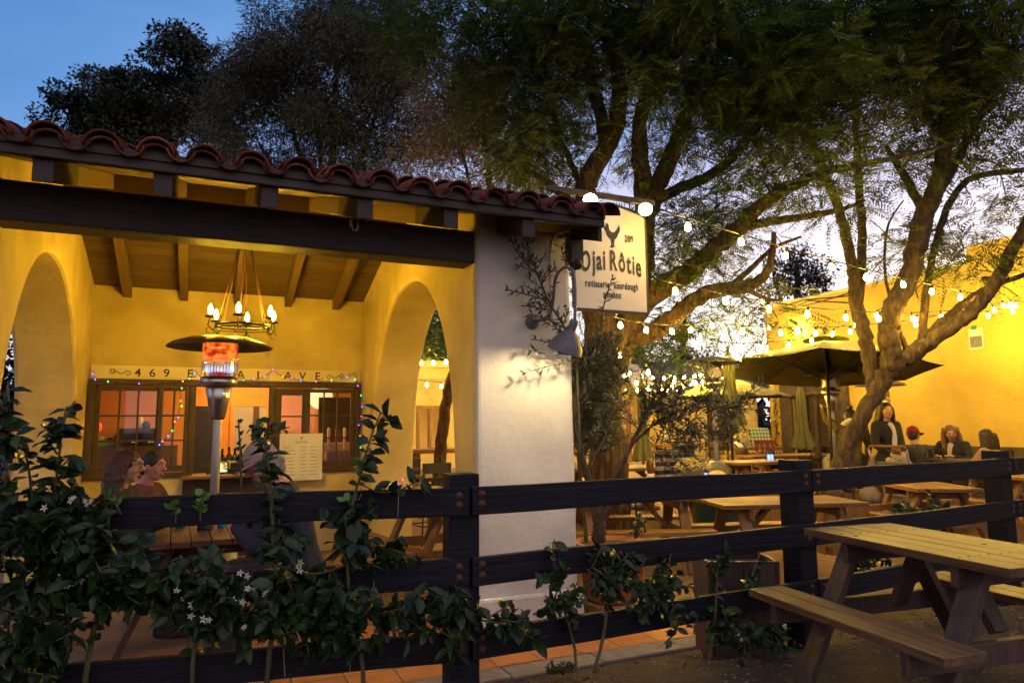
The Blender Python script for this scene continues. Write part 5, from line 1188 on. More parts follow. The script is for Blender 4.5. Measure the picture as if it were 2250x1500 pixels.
def person(label, p, rz, pose='sit', lean=0., yaw=0., nod=0., hair='brown', style='long', top=(.02, .02, .025), bottom=(.02, .02, .03), scale=1., skin=None, hands=None, z=None, group=None, topname=None,
           scarf=None, cap=None, glasses=False, inner=None, bun=False, toplen=True, shoes=(.02, .015, .012), legs=None):
    skin = skin or skinm
    t = thing('person', label, 'person', (p[0], p[1], gnd(p[0], p[1]) if z is None else z), rz, group)
    t.scale = (scale,)*3
    sit = pose == 'sit'; hz = .50 if sit else .93
    piv = Vector((0, 0, hz)); RL = Matrix.Rotation(-lean, 3, 'X')
    def U(x, y, dz): return piv + RL @ Vector((x, y, dz))
    # trunk joints (dz above the hips)
    chest, neck0, neck1 = U(0, .0, .36), U(0, -.01, .52), U(0, .012, .585)
    HR = RL @ Matrix.Rotation(yaw, 3, 'Z') @ Matrix.Rotation(-nod, 3, 'X')
    hc = neck1 + HR @ Vector((0, .022, .115))
    def Hd(x, y, zz): return hc + HR @ Vector((x, y, zz))
    sh = {s: U(s*.175, -.005, .475) for s in (-1, 1)}
    hands = hands or {}
    hd = {}; el = {}
    for s in (-1, 1):
        if s in hands: hd[s] = Vector(hands[s])
        elif sit: hd[s] = Vector((s*.13, .36, .80))
        else: hd[s] = Vector((s*.27, .08, hz-.05))
        d = hd[s]-sh[s]; Lx = d.length; A = .29; B = .26
        if Lx > A+B-.01: hd[s] = sh[s]+d.normalized()*(A+B-.012); d = hd[s]-sh[s]; Lx = d.length
        h_ = math.sqrt(max(0, A*A-((A*A-B*B+Lx*Lx)/(2*Lx))**2)); f = (A*A-B*B+Lx*Lx)/(2*Lx)/Lx
        side = Vector((s*.75, -.45, -.6)); side -= d.normalized()*side.dot(d.normalized()); side.normalize()
        el[s] = sh[s]+d*f+side*h_
    hip = {s: Vector((s*.09, 0, hz-.02)) for s in (-1, 1)}
    if legs: kn, an = legs
    elif sit: kn = {s: Vector((s*.12, .43, .50)) for s in (-1, 1)}; an = {s: Vector((s*.12, .40, .085)) for s in (-1, 1)}
    else: kn = {s: Vector((s*.10, .03, .50)) for s in (-1, 1)}; an = {s: Vector((s*.11, -.01, .085)) for s in (-1, 1)}
    m = MB()   # one continuous body surface
    limb(m, [neck0, neck1, hc-HR @ Vector((0, .012, .04))], [.062, .056, .055])
    m.ell(hc, (.075, .094, .108), 16, 12, 0, HR); m.ell(Hd(0, .028, -.062), (.055, .058, .055), 12, 8, 0, HR); m.ell(Hd(0, .055, -.098), (.028, .028, .022), 8, 6, 0, HR)
    m.tube([Hd(0, .086, .02), Hd(0, .112, -.024)], [.011, .017], 8); m.ell(Hd(0, .106, -.024), (.018, .016, .012), 8, 6, 0, HR); m.ell(Hd(0, .082, .034), (.055, .02, .012), 10, 6, 0, HR)
    for s in (-1, 1): m.ell(Hd(s*.078, -.005, -.008), (.012, .022, .034), 8, 6, 0, HR); m.ell(Hd(s*.04, .064, -.03), (.026, .022, .022), 8, 6, 0, HR)
    limb(m, [U(0, 0, .02), U(0, .005, .15), chest, U(0, -.005, .44)], [.12, .115, .125, .075])
    for s in (-1, 1):
        m.ell(U(s*.06, .005, .34), (.09, .09, .12), 10, 8)
        limb(m, [U(s*.07, 0, .47), sh[s], el[s], hd[s]], [.062, .060, .044, .030])
        limb(m, [hip[s], kn[s], an[s]], [.092, .060, .042])
        limb(m, [an[s]+Vector((0, -.03, -.035)), an[s]+Vector((0, .10, -.05)), an[s]+Vector((0, .16, -.055))], [.038, .038, .03])
        fd = (hd[s]-el[s]).normalized(); sd = fd.cross(Vector((0, 0, 1)));
        if sd.length < .1: sd = Vector((1, 0, 0))
        sd.normalize(); up = sd.cross(fd)
        M3 = Matrix((sd, fd, up)).transposed()
        pc = hd[s]+fd*.05; m.ell(pc, (.040, .052, .017), 10, 8, 0, M3)
        for k, (o_, l_) in enumerate(((-.028, .062), (-.010, .074), (.009, .070), (.027, .055))):
            b0 = pc+sd*o_+fd*.038; b1 = b0+fd*l_*.5-up*.012; b2 = b1+fd*l_*.4-up*.028; limb(m, [b0, b1, b2], [.0095, .009, .0075])
        th = pc-sd*s*.035-fd*.02; limb(m, [th, th-sd*s*.022+fd*.03-up*.012, th-sd*s*.02+fd*.058-up*.022], [.012, .011, .009])
    o = m.build('body', skin, t, fixn=False); remesh(o, .011, 2)
    # clothing
    tm = clothmat(topname or ('top %d' % len(MATS)), top); bmn = clothmat('trousers %d' % len(MATS), bottom)
    m = MB()
    limb(m, [U(0, 0, -.06 if toplen else .02), U(0, .005, .13), chest, U(0, -.008, .47)], [.150, .140, .155, .098])
    for s in (-1, 1):
        m.ell(U(s*.065, .012, .36), (.112, .118, .15), 12, 8); m.ell(U(s*.075, 0, -.0), (.10, .13, .12), 10, 8)
        wr = hd[s]-(hd[s]-el[s]).normalized()*.02; limb(m, [U(s*.06, -.005, .475), sh[s], el[s], wr], [.075, .076, .058, .044])
        mid = (sh[s]+el[s])/2; m.ell(mid, .066, 8, 6)
    o = m.build('jacket' if inner else 'top', tm, t, fixn=False); remesh(o, .014, 3)
    if inner:
        m = MB(); m.ell(U(0, .105, .27), (.062, .055, .24), 14, 10, 0, RL); m.ell(U(0, .07, .47), (.05, .04, .06), 10, 8, 0, RL); m.build('shirt', clothmat('shirt %d' % len(MATS), inner, tuple(c*.8 for c in inner)), t)
    m = MB(); limb(m, [U(0, 0, -.02), U(0, 0, .04)], [.148, .135])
    for s in (-1, 1): limb(m, [hip[s], (hip[s]+kn[s])/2, kn[s], an[s]+Vector((0, 0, .02))], [.115, .100, .076, .060])
    o = m.build('trousers', bmn, t, fixn=False); remesh(o, .014, 3)
    for s in (-1, 1):
        m = MB(); limb(m, [an[s]+Vector((0, -.035, -.035)), an[s]+Vector((0, .10, -.048)), an[s]+Vector((0, .17, -.055))], [.048, .046, .036]); o = m.build('shoe', clothmat('shoe leather %d' % len(MATS), shoes), t, fixn=False); remesh(o, .012, 2)
    # face
    for s in (-1, 1):
        m = MB().ell(Hd(s*.033, .081, .012), (.0115, .008, .0058), 10, 6, 0, HR); e = m.build('eye', eyew, t)
        MB().ell(Hd(s*.033, .0875, .012), (.0058, .003, .0055), 8, 6, 0, HR).build('iris', eyed, e)
        MB().bar(Hd(s*.017, .092, .036), Hd(s*.052, .080, .038), .008, .007).build('eyebrow', hairs['dark'], t)
    MB().ell(Hd(0, .088, -.064), (.024, .010, .008), 10, 6, 0, HR).build('mouth', lipm, t)
    # hair
    m = MB(); hm = hairs[hair]
    def strand(pts, rs): limb(m, pts, rs)
    if style != 'none':
        m.ell(Hd(0, -.016, .026), (.086, .098, .098), 14, 10, 0, HR)
        m.ell(Hd(0, -.05, -.01), (.078, .062, .09), 12, 8, 0, HR)
        if style in ('long', 'bob', 'wavy'):
            dl_ = {'long': .30, 'bob': .13, 'wavy': .24}[style]
            for s in (-1, 1):
                for k in range(3):
                    x = s*(.074+.008*k); y = -.004-.036*k
                    a = Hd(x, y, .03); b = Hd(x*1.18, y-.01, -.07); c = b+Vector((s*.012+.01*math.sin(k*2), -.015, -dl_*.55)); d = c+Vector((-s*.012, .012, -dl_*.45))
                    strand([a, b, c, d], [.03, .034, .034, .014])
            for k in range(5):
                x = -.06+.03*k; a = Hd(x, -.085, .0); b = a+RL @ Vector((x*.2, -.012, -.10)); c = b+Vector((x*.25, -.01, -dl_*.8)); strand([a, b, c], [.034, .036, .018])
        if style == 'curly':
            for k in range(46):
                a_ = rnd.uniform(-1.9, 1.9)+math.pi*1.5; e_ = rnd.uniform(-.9, .55); m.ell(Hd(.088*math.cos(a_)*math.cos(e_), .095*math.sin(a_)*math.cos(e_)-.015, .098*math.sin(e_)-.015), rnd.uniform(.018, .034), 6, 5)
        if bun: m.ell(Hd(0, -.045, .135), (.042, .042, .038), 10, 8); m.ell(Hd(0, -.03, .105), (.03, .03, .02), 8, 6)
        # open the face
        o = m.build('hair', hm, t, fixn=False); remesh(o, .010, 2)
        if style in ('long', 'wavy', 'curly'):
            tx = bpy.data.textures.new('strand', 'CLOUDS'); tx.noise_scale = .03; dm = o.modifiers.new('d', 'DISPLACE'); dm.texture = tx; dm.strength = .018; dm.mid_level = .5
    if cap:
        cm = clothmat('cap %d' % len(MATS), cap, tuple(c*1.25 for c in cap)); m = MB()
        m.lathe([(.0, .105), (.03, .102), (.06, .085), (.083, .05), (.092, .005), (.094, -.02), (.088, -.02), (.086, .005), (.0, .09)], 24, hc+HR @ Vector((0, -.006, .038)), 0, HR @ Matrix.Diagonal((1, 1.16, 1)))
        m.ell(Hd(0, -.006, .146), (.01, .01, .006), 8, 5)
        vs = []; n = 12
        for r0, dz in ((.085, .0), (.16, -.02)):
            for k in range(n+1): a_ = R(25)+R(130)*k/n; vs.append(hc+HR @ Vector((r0*.92*math.cos(a_), r0*1.08*math.sin(a_)+.0, .03+dz*math.sin(a_))))
        c_ = m.build('cap', cm, t); m = MB(); m.add(vs, [(k, k+1, n+2+k, n+1+k) for k in range(n)], 0, True); b_ = m.build('brim', cm, c_, fixn=False); q = b_.modifiers.new('t', 'SOLIDIFY'); q.thickness = .006
    if scarf:
        m = MB(); m.tube([neck0+RL @ Vector((.10*math.cos(q), .10*math.sin(q)+.01, .03+.025*math.sin(q*3))) for q in [k*math.pi/9 for k in range(19)]], .042, 10); m.tube([U(.02, .11, .5), U(.05, .15, .36), U(.04, .15, .22)], [.045, .05, .04], 8)
        o = m.build('scarf', clothmat('scarf %d' % len(MATS), scarf), t)
    if glasses:
        m = MB()
        for s in (-1, 1): m.tube([Hd(s*.034+.024*math.cos(q), .100-.004*abs(math.cos(q)), .012+.019*math.sin(q)) for q in [k*math.pi/8 for k in range(17)]], .0028, 5); m.tube([Hd(s*.058, .096, .018), Hd(s*.08, .02, .016)], .0028, 5)
        m.tube([Hd(-.012, .103, .016), Hd(.012, .103, .016)], .0028, 5); m.build('glasses', blackm, t)
    return t
def lookat(rz_deg): return R(rz_deg)
# at the porch table
p = atD(248, 1120, 4.95); person('woman with long reddish hair and glasses facing right at the porch table', p, R(-97), 'sit', lean=.06, yaw=R(-2), nod=.03, hair='red', style='long', top=(.012, .010, .012), glasses=True, z=.08, hands={1: (.15, .36, .80), -1: (-.12, .34, .80)}, group='guests at the porch table')
p = atD(300, 1120, 5.75); person('short-haired guest with flushed face behind the woman with glasses', p, R(-115), 'sit', lean=.12, yaw=R(0), hair='dark', style='short', top=(.06, .02, .03), skin=skinr, z=.04, group='guests at the porch table')
p = atD(668, 1120, 4.55); person('man in a pale cap with grey hair and dark jacket bending over the porch table', p, R(72), 'sit', lean=.30, yaw=R(25), nod=.15, hair='grey', style='curly', top=(.010, .012, .026), cap=(.30, .21, .18), scarf=None, skin=skinr, z=.06, scale=1.08, group='guests at the porch table')
# at the right
p = atD(1872, 1000, 10.5); person('person with hair bun and pale scarf reaching up behind the leaning tree', p, R(-52), 'stand', lean=.42, yaw=R(10), hair='dark', style='short', bun=True, top=(.075, .05, .022), scarf=(.55, .50, .42), z=.08, hands={-1: (-.42, .60, 1.72), 1: (.2, .5, .9)}, topname='olive brown coat')
p = atD(1951, 1000, 10.3); person('standing dark-haired woman in black jacket over white top behind the stroller', p, R(172), 'stand', lean=.02, yaw=R(-20), hair='dark', style='bob', top=(.010, .010, .012), inner=(.62, .58, .55), z=.085, hands={-1: (.02, .30, 1.02), 1: (.20, .25, 1.0)}, topname='black jacket')
p = atD(2022, 1000, 10.6); capm = person('seated guest in dark red cap and brown jacket seen from behind', p, R(-10), 'sit', lean=.15, yaw=R(-62), nod=.1, hair='dark', style='short', cap=(.16, .012, .010), top=(.035, .03, .028), z=.155, hands={1: (.18, .22, .95), -1: (-.15, .35, .80)})
p = atD(2100, 1000, 11.0); person('seated woman with wavy brown hair in black coat looking down to the left', p, R(100), 'sit', lean=.14, yaw=R(28), nod=.30, hair='fair', style='wavy', top=(.010, .010, .012), inner=(.5, .46, .42), z=.20)
p = atD(2176, 1000, 10.2); person('guest with long dark hair seen from behind on the iron chair', p, R(8), 'sit', lean=.02, yaw=R(-15), hair='brown', style='long', top=(.24, .15, .08), z=.115)
p2_ = atD(2172, 1000, 10.2); tube_chair('ornate black iron chair under the guest with long dark hair', p2_+np.array((0, -.02, 0)), R(8), None, 'ornate black iron chairs', True, 'iron_chair')
p = atD(2022, 1000, 10.6); tube_chair('ornate black iron chair under the guest in the red cap', p+np.array((.0, -.02, 0)), R(-10), None, 'ornate black iron chairs', True, 'iron_chair')
p = atD(2082, 1015, 10.6)
t = thing('bistro_table', 'small dark bistro table between the red-capped guest and the woman in black', 'table', (p[0], p[1], gnd(p[0], p[1])))
MB().lathe([(0, .76), (.40, .76), (.41, .745), (.40, .73), (0, .73)], 28).build('tabletop', wframe, t); MB().lathe([(0, 0), (.25, 0), (.25, .03), (.035, .06), (.035, .73), (0, .73)], 16).build('pedestal', blackm, t)
m = MB(); q = atX(2100, 1010, XW-.3); m.b(XW-.45, XW-.05, q[1]-2.6, q[1]+1.2, .22, .72); m.b(XW-.06, XW-.004, q[1]-2.6, q[1]+1.2, .72, 1.12); o = m.build('wall_settle', wframe, None, .01); tag(o, 'dark wooden settle along the yellow wall behind the seated woman', 'settle')
# table behind the rail for the right guest
p = atD(2225, 1012, 9.0); picnic('picnic table end showing above the rail at the right picture edge', p, R(66), 1.3, .72)
# stroller with child
p = atD(1968, 1040, 9.75)
st = thing('stroller', 'grey baby stroller with tan handle in front of the standing woman', 'stroller', (p[0], p[1], gnd(p[0], p[1])), R(-62))
greyf = clothmat('grey stroller cloth', (.12, .115, .11)); alum = steel
m = MB(); m.lathe([(.30*math.cos(q), .30*math.sin(q)) for q in [k*math.pi/16 for k in range(9)]], 18, (0, -.12, .62), 0, Matrix.Rotation(R(90), 3, 'Y') @ Matrix.Rotation(R(0), 3, 'Z'), True, R(60), R(215)); m.build('canopy', greyf, st)
m = MB(); m.box((0, .02, .38), (.36, .42, .05), (R(12), 0, 0)); m.box((0, -.20, .60), (.36, .05, .46), (R(18), 0, 0)); m.box((-.19, .0, .47), (.03, .40, .16)); m.box((.19, 0, .47), (.03, .40, .16)); m.build('seat', greyf, st, .02)
m = MB()
for s in (-1, 1): m.tube([(s*.23, -.48, 1.0), (s*.23, -.15, .55), (s*.23, .30, .12)], .013, 8); m.tube([(s*.23, -.05, .48), (s*.25, -.38, .10)], .013, 8)
m.build('frame', alum, st)
m = MB(); m.tube([(-.23, -.48, 1.0), (-.2, -.53, 1.04), (.2, -.53, 1.04), (.23, -.48, 1.0)], .018, 10); m.build('handle', mat('tan leather', (.16, .07, .03), (.22, .10, .045), .6), st)
for s in (-1, 1):
    for y in (.32, -.40):
        r_ = .10 if y > 0 else .13; wv_ = MB(); wv_.tube([(s*.25+r_*0, y+r_*math.cos(q), .01+r_+r_*math.sin(q)) for q in [k*math.pi/10 for k in range(21)]], .018, 8); wo = wv_.build('wheel', blackm, st)
        MB().tube([(s*.25-.02, y, .01+r_), (s*.25+.02, y, .01+r_)], r_*.45, 14).build('hub', steel, wo)
mw = st.matrix_basis
cq = mw @ Vector((0, .02, .0))
person('small curly-haired child looking out of the stroller to the right', atD(1974, 1040, 9.7), R(-80), 'sit', lean=-.05, yaw=R(0), hair='fair', style='curly', top=(.35, .3, .26), bottom=(.1, .1, .12), scale=.62, z=.40)
# ------------------------------------------------------------------ foliage tools
def unit(v): return v/np.maximum(1e-9, np.linalg.norm(v, axis=-1, keepdims=True))
LEAFN = [0]
def leaves(name, P, D, Nn, L, W, m, parent, tint, fold=.0, shape='diamond', droop=0.):
    """one mesh of many small leaves; P base, D direction, Nn face normal (arrays)"""
    n = len(P)
    if n == 0: return None
    LEAFN[0] += n
    D = unit(D); S = unit(np.cross(D, Nn)); Nn = np.cross(S, D)
    L = np.asarray(L).reshape(-1, 1)*np.ones((n, 1)); W = np.asarray(W).reshape(-1, 1)*np.ones((n, 1))
    if shape == 'diamond': prof = [(0, 0, 0), (.42, .5, fold), (1, 0, -droop), (.42, -.5, fold)]; faces = [(0, 1, 2, 3)]
    else:  # broad leaf: pointed oval with a mid rib
        prof = [(0, 0, 0), (.22, .40, fold*.6), (.55, .5, fold), (.82, .28, fold*.5-droop*.5), (1, 0, -droop), (.82, -.28, fold*.5-droop*.5), (.55, -.5, fold), (.22, -.40, fold*.6), (.5, 0, -fold*.3)]
        faces = [(0, 1, 2, 8), (8, 2, 3, 4), (8, 4, 5, 6), (0, 8, 6, 7)]
    k = len(prof); V = np.empty((n, k, 3))
    for i, (a, b, c) in enumerate(prof): V[:, i] = P+D*L*a+S*W*b+Nn*L*c
    F = (np.arange(n)[:, None, None]*k+np.array(faces)[None]).reshape(-1, 4)
    me = bpy.data.meshes.new(name); nf = len(F)
    me.vertices.add(n*k); me.vertices.foreach_set('co', V.reshape(-1).astype(np.float32))
    me.loops.add(nf*4); me.loops.foreach_set('vertex_index', F.reshape(-1).astype(np.int32))
    me.polygons.add(nf); me.polygons.foreach_set('loop_start', np.arange(0, nf*4, 4, dtype=np.int32)); me.polygons.foreach_set('loop_total', np.full(nf, 4, dtype=np.int32))
    me.update(calc_edges=True)
    at_ = me.attributes.new('tint', 'FLOAT', 'POINT'); at_.data.foreach_set('value', np.repeat(np.clip(tint, 0, 1), k).astype(np.float32))
    if shape != 'diamond': me.polygons.foreach_set('use_smooth', np.ones(nf, dtype=bool))
    me.materials.append(m); o = bpy.data.objects.new(name, me); link(o, parent)
    if parent is not None: o.location = -Vector(parent.matrix_basis.translation)
    return o
def spline(pts, k=5):
    pts = [np.array(p, float) for p in pts]; out = []
    for i in range(len(pts)-1):
        p0, p1, p2, p3 = pts[max(0, i-1)], pts[i], pts[i+1], pts[min(len(pts)-1, i+2)]
        for j in range(k):
            s = j/k; out.append(.5*(2*p1+(-p0+p2)*s+(2*p0-5*p1+4*p2-p3)*s*s+(-p0+3*p1-3*p2+p3)*s**3))
    out.append(pts[-1]); return out
def pxlimb(m, rows, k=7, n=14, wob=.10, mi=0):
    """rows of (px, py, depth, width in photo pixels) -> a bent tapering limb; returns its nodes"""
    q = spline([(*atD(a, b, D), w*D/FP/2) for a, b, D, w in rows], k)
    pts = [x[:3] for x in q]; rs = [max(.004, x[3]) for x in q]
    for i in range(1, len(pts)-1): pts[i] = pts[i]+NR.normal(0, rs[i]*.10, 3)
    m.tube(pts, rs, n, mi, True, True, wob); return [(p, r) for p, r in zip(pts, rs)]
def in_ell(n, c, rx, ry, rz, edge=.5):
    v = unit(NR.normal(size=(n, 3))); r = NR.random((n, 1))**(edge); return c+v*r*np.array([rx, ry, rz])
def blob(px, py, D, rpx, rpy=None, depth=None):
    rpy = rpy or rpx; return atD(px, py, D), rpx*D/FP, (depth or (rpx*D/FP)), rpy*D/FP
FWD = np.array([math.sin(YAW), math.cos(YAW), 0]); RGT = np.array([math.cos(YAW), -math.sin(YAW), 0])
def clumps(blobs, dens):
    """clump centres spread in view-aligned ellipsoids"""
    out = []
    for (px, py, D, rx, ry, dd) in blobs:
        c = atD(px, py, D); a, b = rx*D/FP, ry*D/FP; n = max(3, int(dens*(a*b)*max(.4, dd)))
        v = unit(NR.normal(size=(n, 3))); r = NR.random((n, 1))**.45
        q = v*r; out.append(c+RGT*q[:, :1]*a+FWD*q[:, 1:2]*dd+np.array([0, 0, 1.])*q[:, 2:]*b)
    return np.concatenate(out)
def twigs(m, nodes, cl, rad=.012, prob=1., maxd=4.):
    N = np.array([p for p, r in nodes])
    for c in cl:
        if NR.random() > prob: continue
        d = np.linalg.norm(N-c, axis=1); j = int(np.argmin(d+NR.uniform(0, .6, len(d))))
        if d[j] > maxd or d[j] < .1: continue
        a = N[j]; mid = (a+c)/2+NR.normal(0, .08*d[j], 3)+np.array([0, 0, .06*d[j]])
        r0 = min(nodes[j][1]*.6, rad*(.6+d[j]*.5)); m.tube([a, mid, c], [r0, r0*.6, .003], 4, 0, False)
def tree(name, label, base, mtrunk, limbs_px, blobs, dens, leafm, per, sig, Ls, Ws, kind='leaf', group=None, tw=.012, twp=.8, hang=.25, tint0=.0, extra_nodes=True, maxd=4., soft=False):
    t = thing(name, label, 'tree', tuple(base), 0, group); m = MB(); nodes = []
    for rows in limbs_px: nodes += pxlimb(m, rows)
    cl = clumps(blobs, dens); twigs(m, nodes, cl, tw, twp, maxd)
    wpart(m, 'trunk', mtrunk, t)
    n = len(cl); ct = NR.random(n)
    idx = np.repeat(np.arange(n), per); off = (NR.normal(0, 1, (len(idx), 3)) if soft else unit(NR.normal(size=(len(idx), 3)))*NR.random((len(idx), 1))**.4*1.9)*sig*NR.uniform(.6, 1.35, n)[idx][:, None]
    P = cl[idx]+off*np.array([1, 1, .7])
    dr = unit(off)+NR.normal(0, .5, (len(idx), 3))-np.array([0, 0, hang])
    Nn = NR.normal(0, 1, (len(idx), 3))+np.array([0, 0, .8])
    tint = ct[idx]**1.3*.75+NR.random(len(idx))*.3+tint0
    if kind == 'leaf':
        leaves('crown', P, dr, Nn, NR.uniform(.7, 1.2, len(P))*Ls, NR.uniform(.7, 1.2, len(P))*Ws, leafm, t, tint)
    else:   # fern-like compound fronds
        K = 9; dr = unit(dr*np.array([1, 1, .55])-np.array([0, 0, .12])); Nn = unit(np.array([0, 0, 1.])+NR.normal(0, .35, (len(P), 3))); S = unit(np.cross(dr, Nn)); fl = NR.uniform(.7, 1.25, (len(P), 1))*Ls
        PP, DD, NN, LL, TT = [], [], [], [], []
        for j in range(K):
            f = (j+.6)/K; q = P+dr*fl*f-np.array([0, 0, 1.])*fl*f*f*.22; pl = fl*.34*math.sin(math.pi*min(.95, .22+.75*f))
            for s in (-1, 1):
                PP.append(q); DD.append(dr*.55+S*s+NR.normal(0, .08, dr.shape)); NN.append(Nn); LL.append(pl); TT.append(tint)
        PP, DD, NN, LL, TT = [np.concatenate(x) for x in (PP, DD, NN, LL, TT)]
        leaves('crown', PP, DD, NN, LL, Ws*fl.mean()/Ls*np.ones(len(PP)), leafm, t, TT)
    return t
lf_olive = leafmat('olive grey leaf', (.010, .013, .009), (.085, .088, .058), .5, .12)
lf_warmlight = leafmat('olive leaf with painted warm light', (.05, .038, .014), (.30, .20, .065), .5, .12)  # brownish tone puts warm lamp light into the leaf colour
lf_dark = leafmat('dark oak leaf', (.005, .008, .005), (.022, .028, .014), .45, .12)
lf_tree = leafmat('fine green leaf', (.022, .044, .010), (.095, .16, .026), .5, .30)
lf_jac = leafmat('feathery leaf', (.034, .058, .009), (.13, .18, .026), .5, .35)
lf_lemon = leafmat('glossy citrus leaf', (.005, .014, .006), (.024, .058, .014), .34, .12, .35)
lf_shoot = leafmat('young citrus leaf', (.07, .16, .02), (.16, .30, .05), .3, .3, .5)
lf_sprig = leafmat('olive sprig leaf', (.045, .055, .03), (.17, .18, .11), .45, .1, .4)
# --- big spreading tree behind the sign
DB = 9.2
base = atD(1335, 1000, DB); 
big = [
 [(1335, 1190, DB, 120), (1335, 1040, DB, 90), (1328, 900, DB, 78), (1325, 780, DB, 80), (1316, 690, DB, 70), (1300, 580, DB, 70), (1284, 460, DB, 48), (1300, 380, DB-.1, 44), (1345, 300, DB-.2, 40), (1362, 220, DB-.3, 36), (1350, 120, DB-.4, 30), (1290, 20, DB-.6, 22), (1230, -60, DB-.7, 14)],
 [(1335, 330, DB-.2, 30), (1290, 150, DB, 26), (1230, 70, DB+.2, 22), (1130, -5, DB+.3, 18), (1020, -60, DB+.4, 10)],
 [(1345, 790, DB, 70), (1385, 690, DB, 60), (1415, 560, DB, 52), (1415, 430, DB-.1, 42), (1406, 300, DB-.3, 34), (1425, 200, DB-.4, 28), (1490, 110, DB-.6, 22), (1540, 20, DB-.8, 14)],
 [(1412, 500, DB, 46), (1440, 420, DB-.1, 42), (1480, 330, DB-.3, 36), (1515, 230, DB-.5, 32), (1535, 150, DB-.6, 26), (1590, 50, DB-.9, 16)],
 [(1425, 450, DB-.1, 26), (1490, 415, DB-.2, 24), (1570, 380, DB-.4, 22), (1640, 310, DB-.6, 18), (1700, 240, DB-.8, 11)],
 [(1345, 800, DB, 66), (1385, 700, DB-.1, 56), (1430, 650, DB-.2, 54), (1520, 590, DB-.4, 44), (1600, 520, DB-.6, 38), (1680, 445, DB-.8, 30), (1790, 385, DB-1, 22), (1950, 350, DB-1.2, 12), (2080, 320, DB-1.3, 6)],
 [(1620, 500, DB-.6, 22), (1710, 485, DB-.5, 18), (1830, 465, DB-.6, 12), (1900, 440, DB-.6, 6)],
 [(1335, 800, DB, 60), (1375, 752, DB-.1, 46), (1440, 725, DB-.2, 42), (1500, 680, DB-.4, 36), (1560, 640, DB-.5, 32), (1640, 630, DB-.6, 26), (1690, 590, DB-.7, 18), (1700, 510, DB-.7, 10)],
 [(1600, 635, DB-.6, 16), (1650, 590, DB-.6, 12), (1700, 545, DB-.5, 9), (1760, 520, DB-.5, 5)],
 [(1640, 632, DB-.6, 12), (1680, 655, DB-.6, 9), (1720, 660, DB-.6, 5)],
 [(1520, 232, DB-.5, 16), (1570, 200, DB-.6, 13), (1640, 170, DB-.7, 9), (1740, 100, DB-.8, 5)],
 [(1284, 470, DB, 22), (1200, 400, DB+.1, 16), (1130, 360, DB+.2, 10), (1060, 330, DB+.3, 5)],
 [(1290, 440, DB, 16), (1230, 300, DB+.1, 13), (1210, 220, DB+.2, 10), (1190, 130, DB+.2, 6)],
]
bb = [(1330, 60, DB-.3, 250, 130, 1.3), (1560, 90, DB-.8, 220, 150, 1.3), (1130, 120, DB+.2, 190, 170, 1.2), (1210, 330, DB, 140, 120, 1.0), (1470, 250, DB-.4, 130, 110, .9), (1700, 230, DB-.9, 150, 120, 1.1), (1620, 420, DB-.6, 130, 70, .8), (1500, 470, DB-.5, 90, 80, .7), (1780, 420, DB-.9, 140, 60, .8),
      (1490, 590, DB-.3, 60, 60, .6), (1560, 540, DB-.5, 110, 50, .6), (1600, 600, DB-.6, 90, 55, .6), (1500, 740, DB+.6, 90, 60, .6), (1400, 560, DB-.1, 50, 120, .6), (1640, 690, DB-.4, 70, 45, .5), (1120, 300, DB+.3, 90, 80, .8), (950, 30, DB+.6, 170, 70, 1.0), (1250, 190, DB, 130, 120, 1.), (1400, 50, DB-.3, 170, 90, 1.), (1590, 210, DB-.6, 150, 100, 1.), (1440, 370, DB, 70, 60, .6), (1700, 340, DB-.6, 110, 70, .8), (1475, 540, DB+.3, 70, 90, .6), (1540, 480, DB, 90, 60, .6), (1480, 690, DB+.5, 60, 50, .5), (1400, 760, DB+.9, 60, 40, .5), (1264, 640, DB+.3, 34, 90, .5), (1258, 540, DB+.3, 30, 60, .5), (1475, 720, DB+.3, 90, 45, .5), (1560, 700, DB+.6, 60, 40, .4)]
tree('spreading_tree', 'broad old tree with thick forking limbs rising behind the hanging sign', (base[0], base[1], 0), barkm, big, bb, 52, lf_tree, 26, .20, .25, .018, kind='frond', tw=.010, hang=.2)
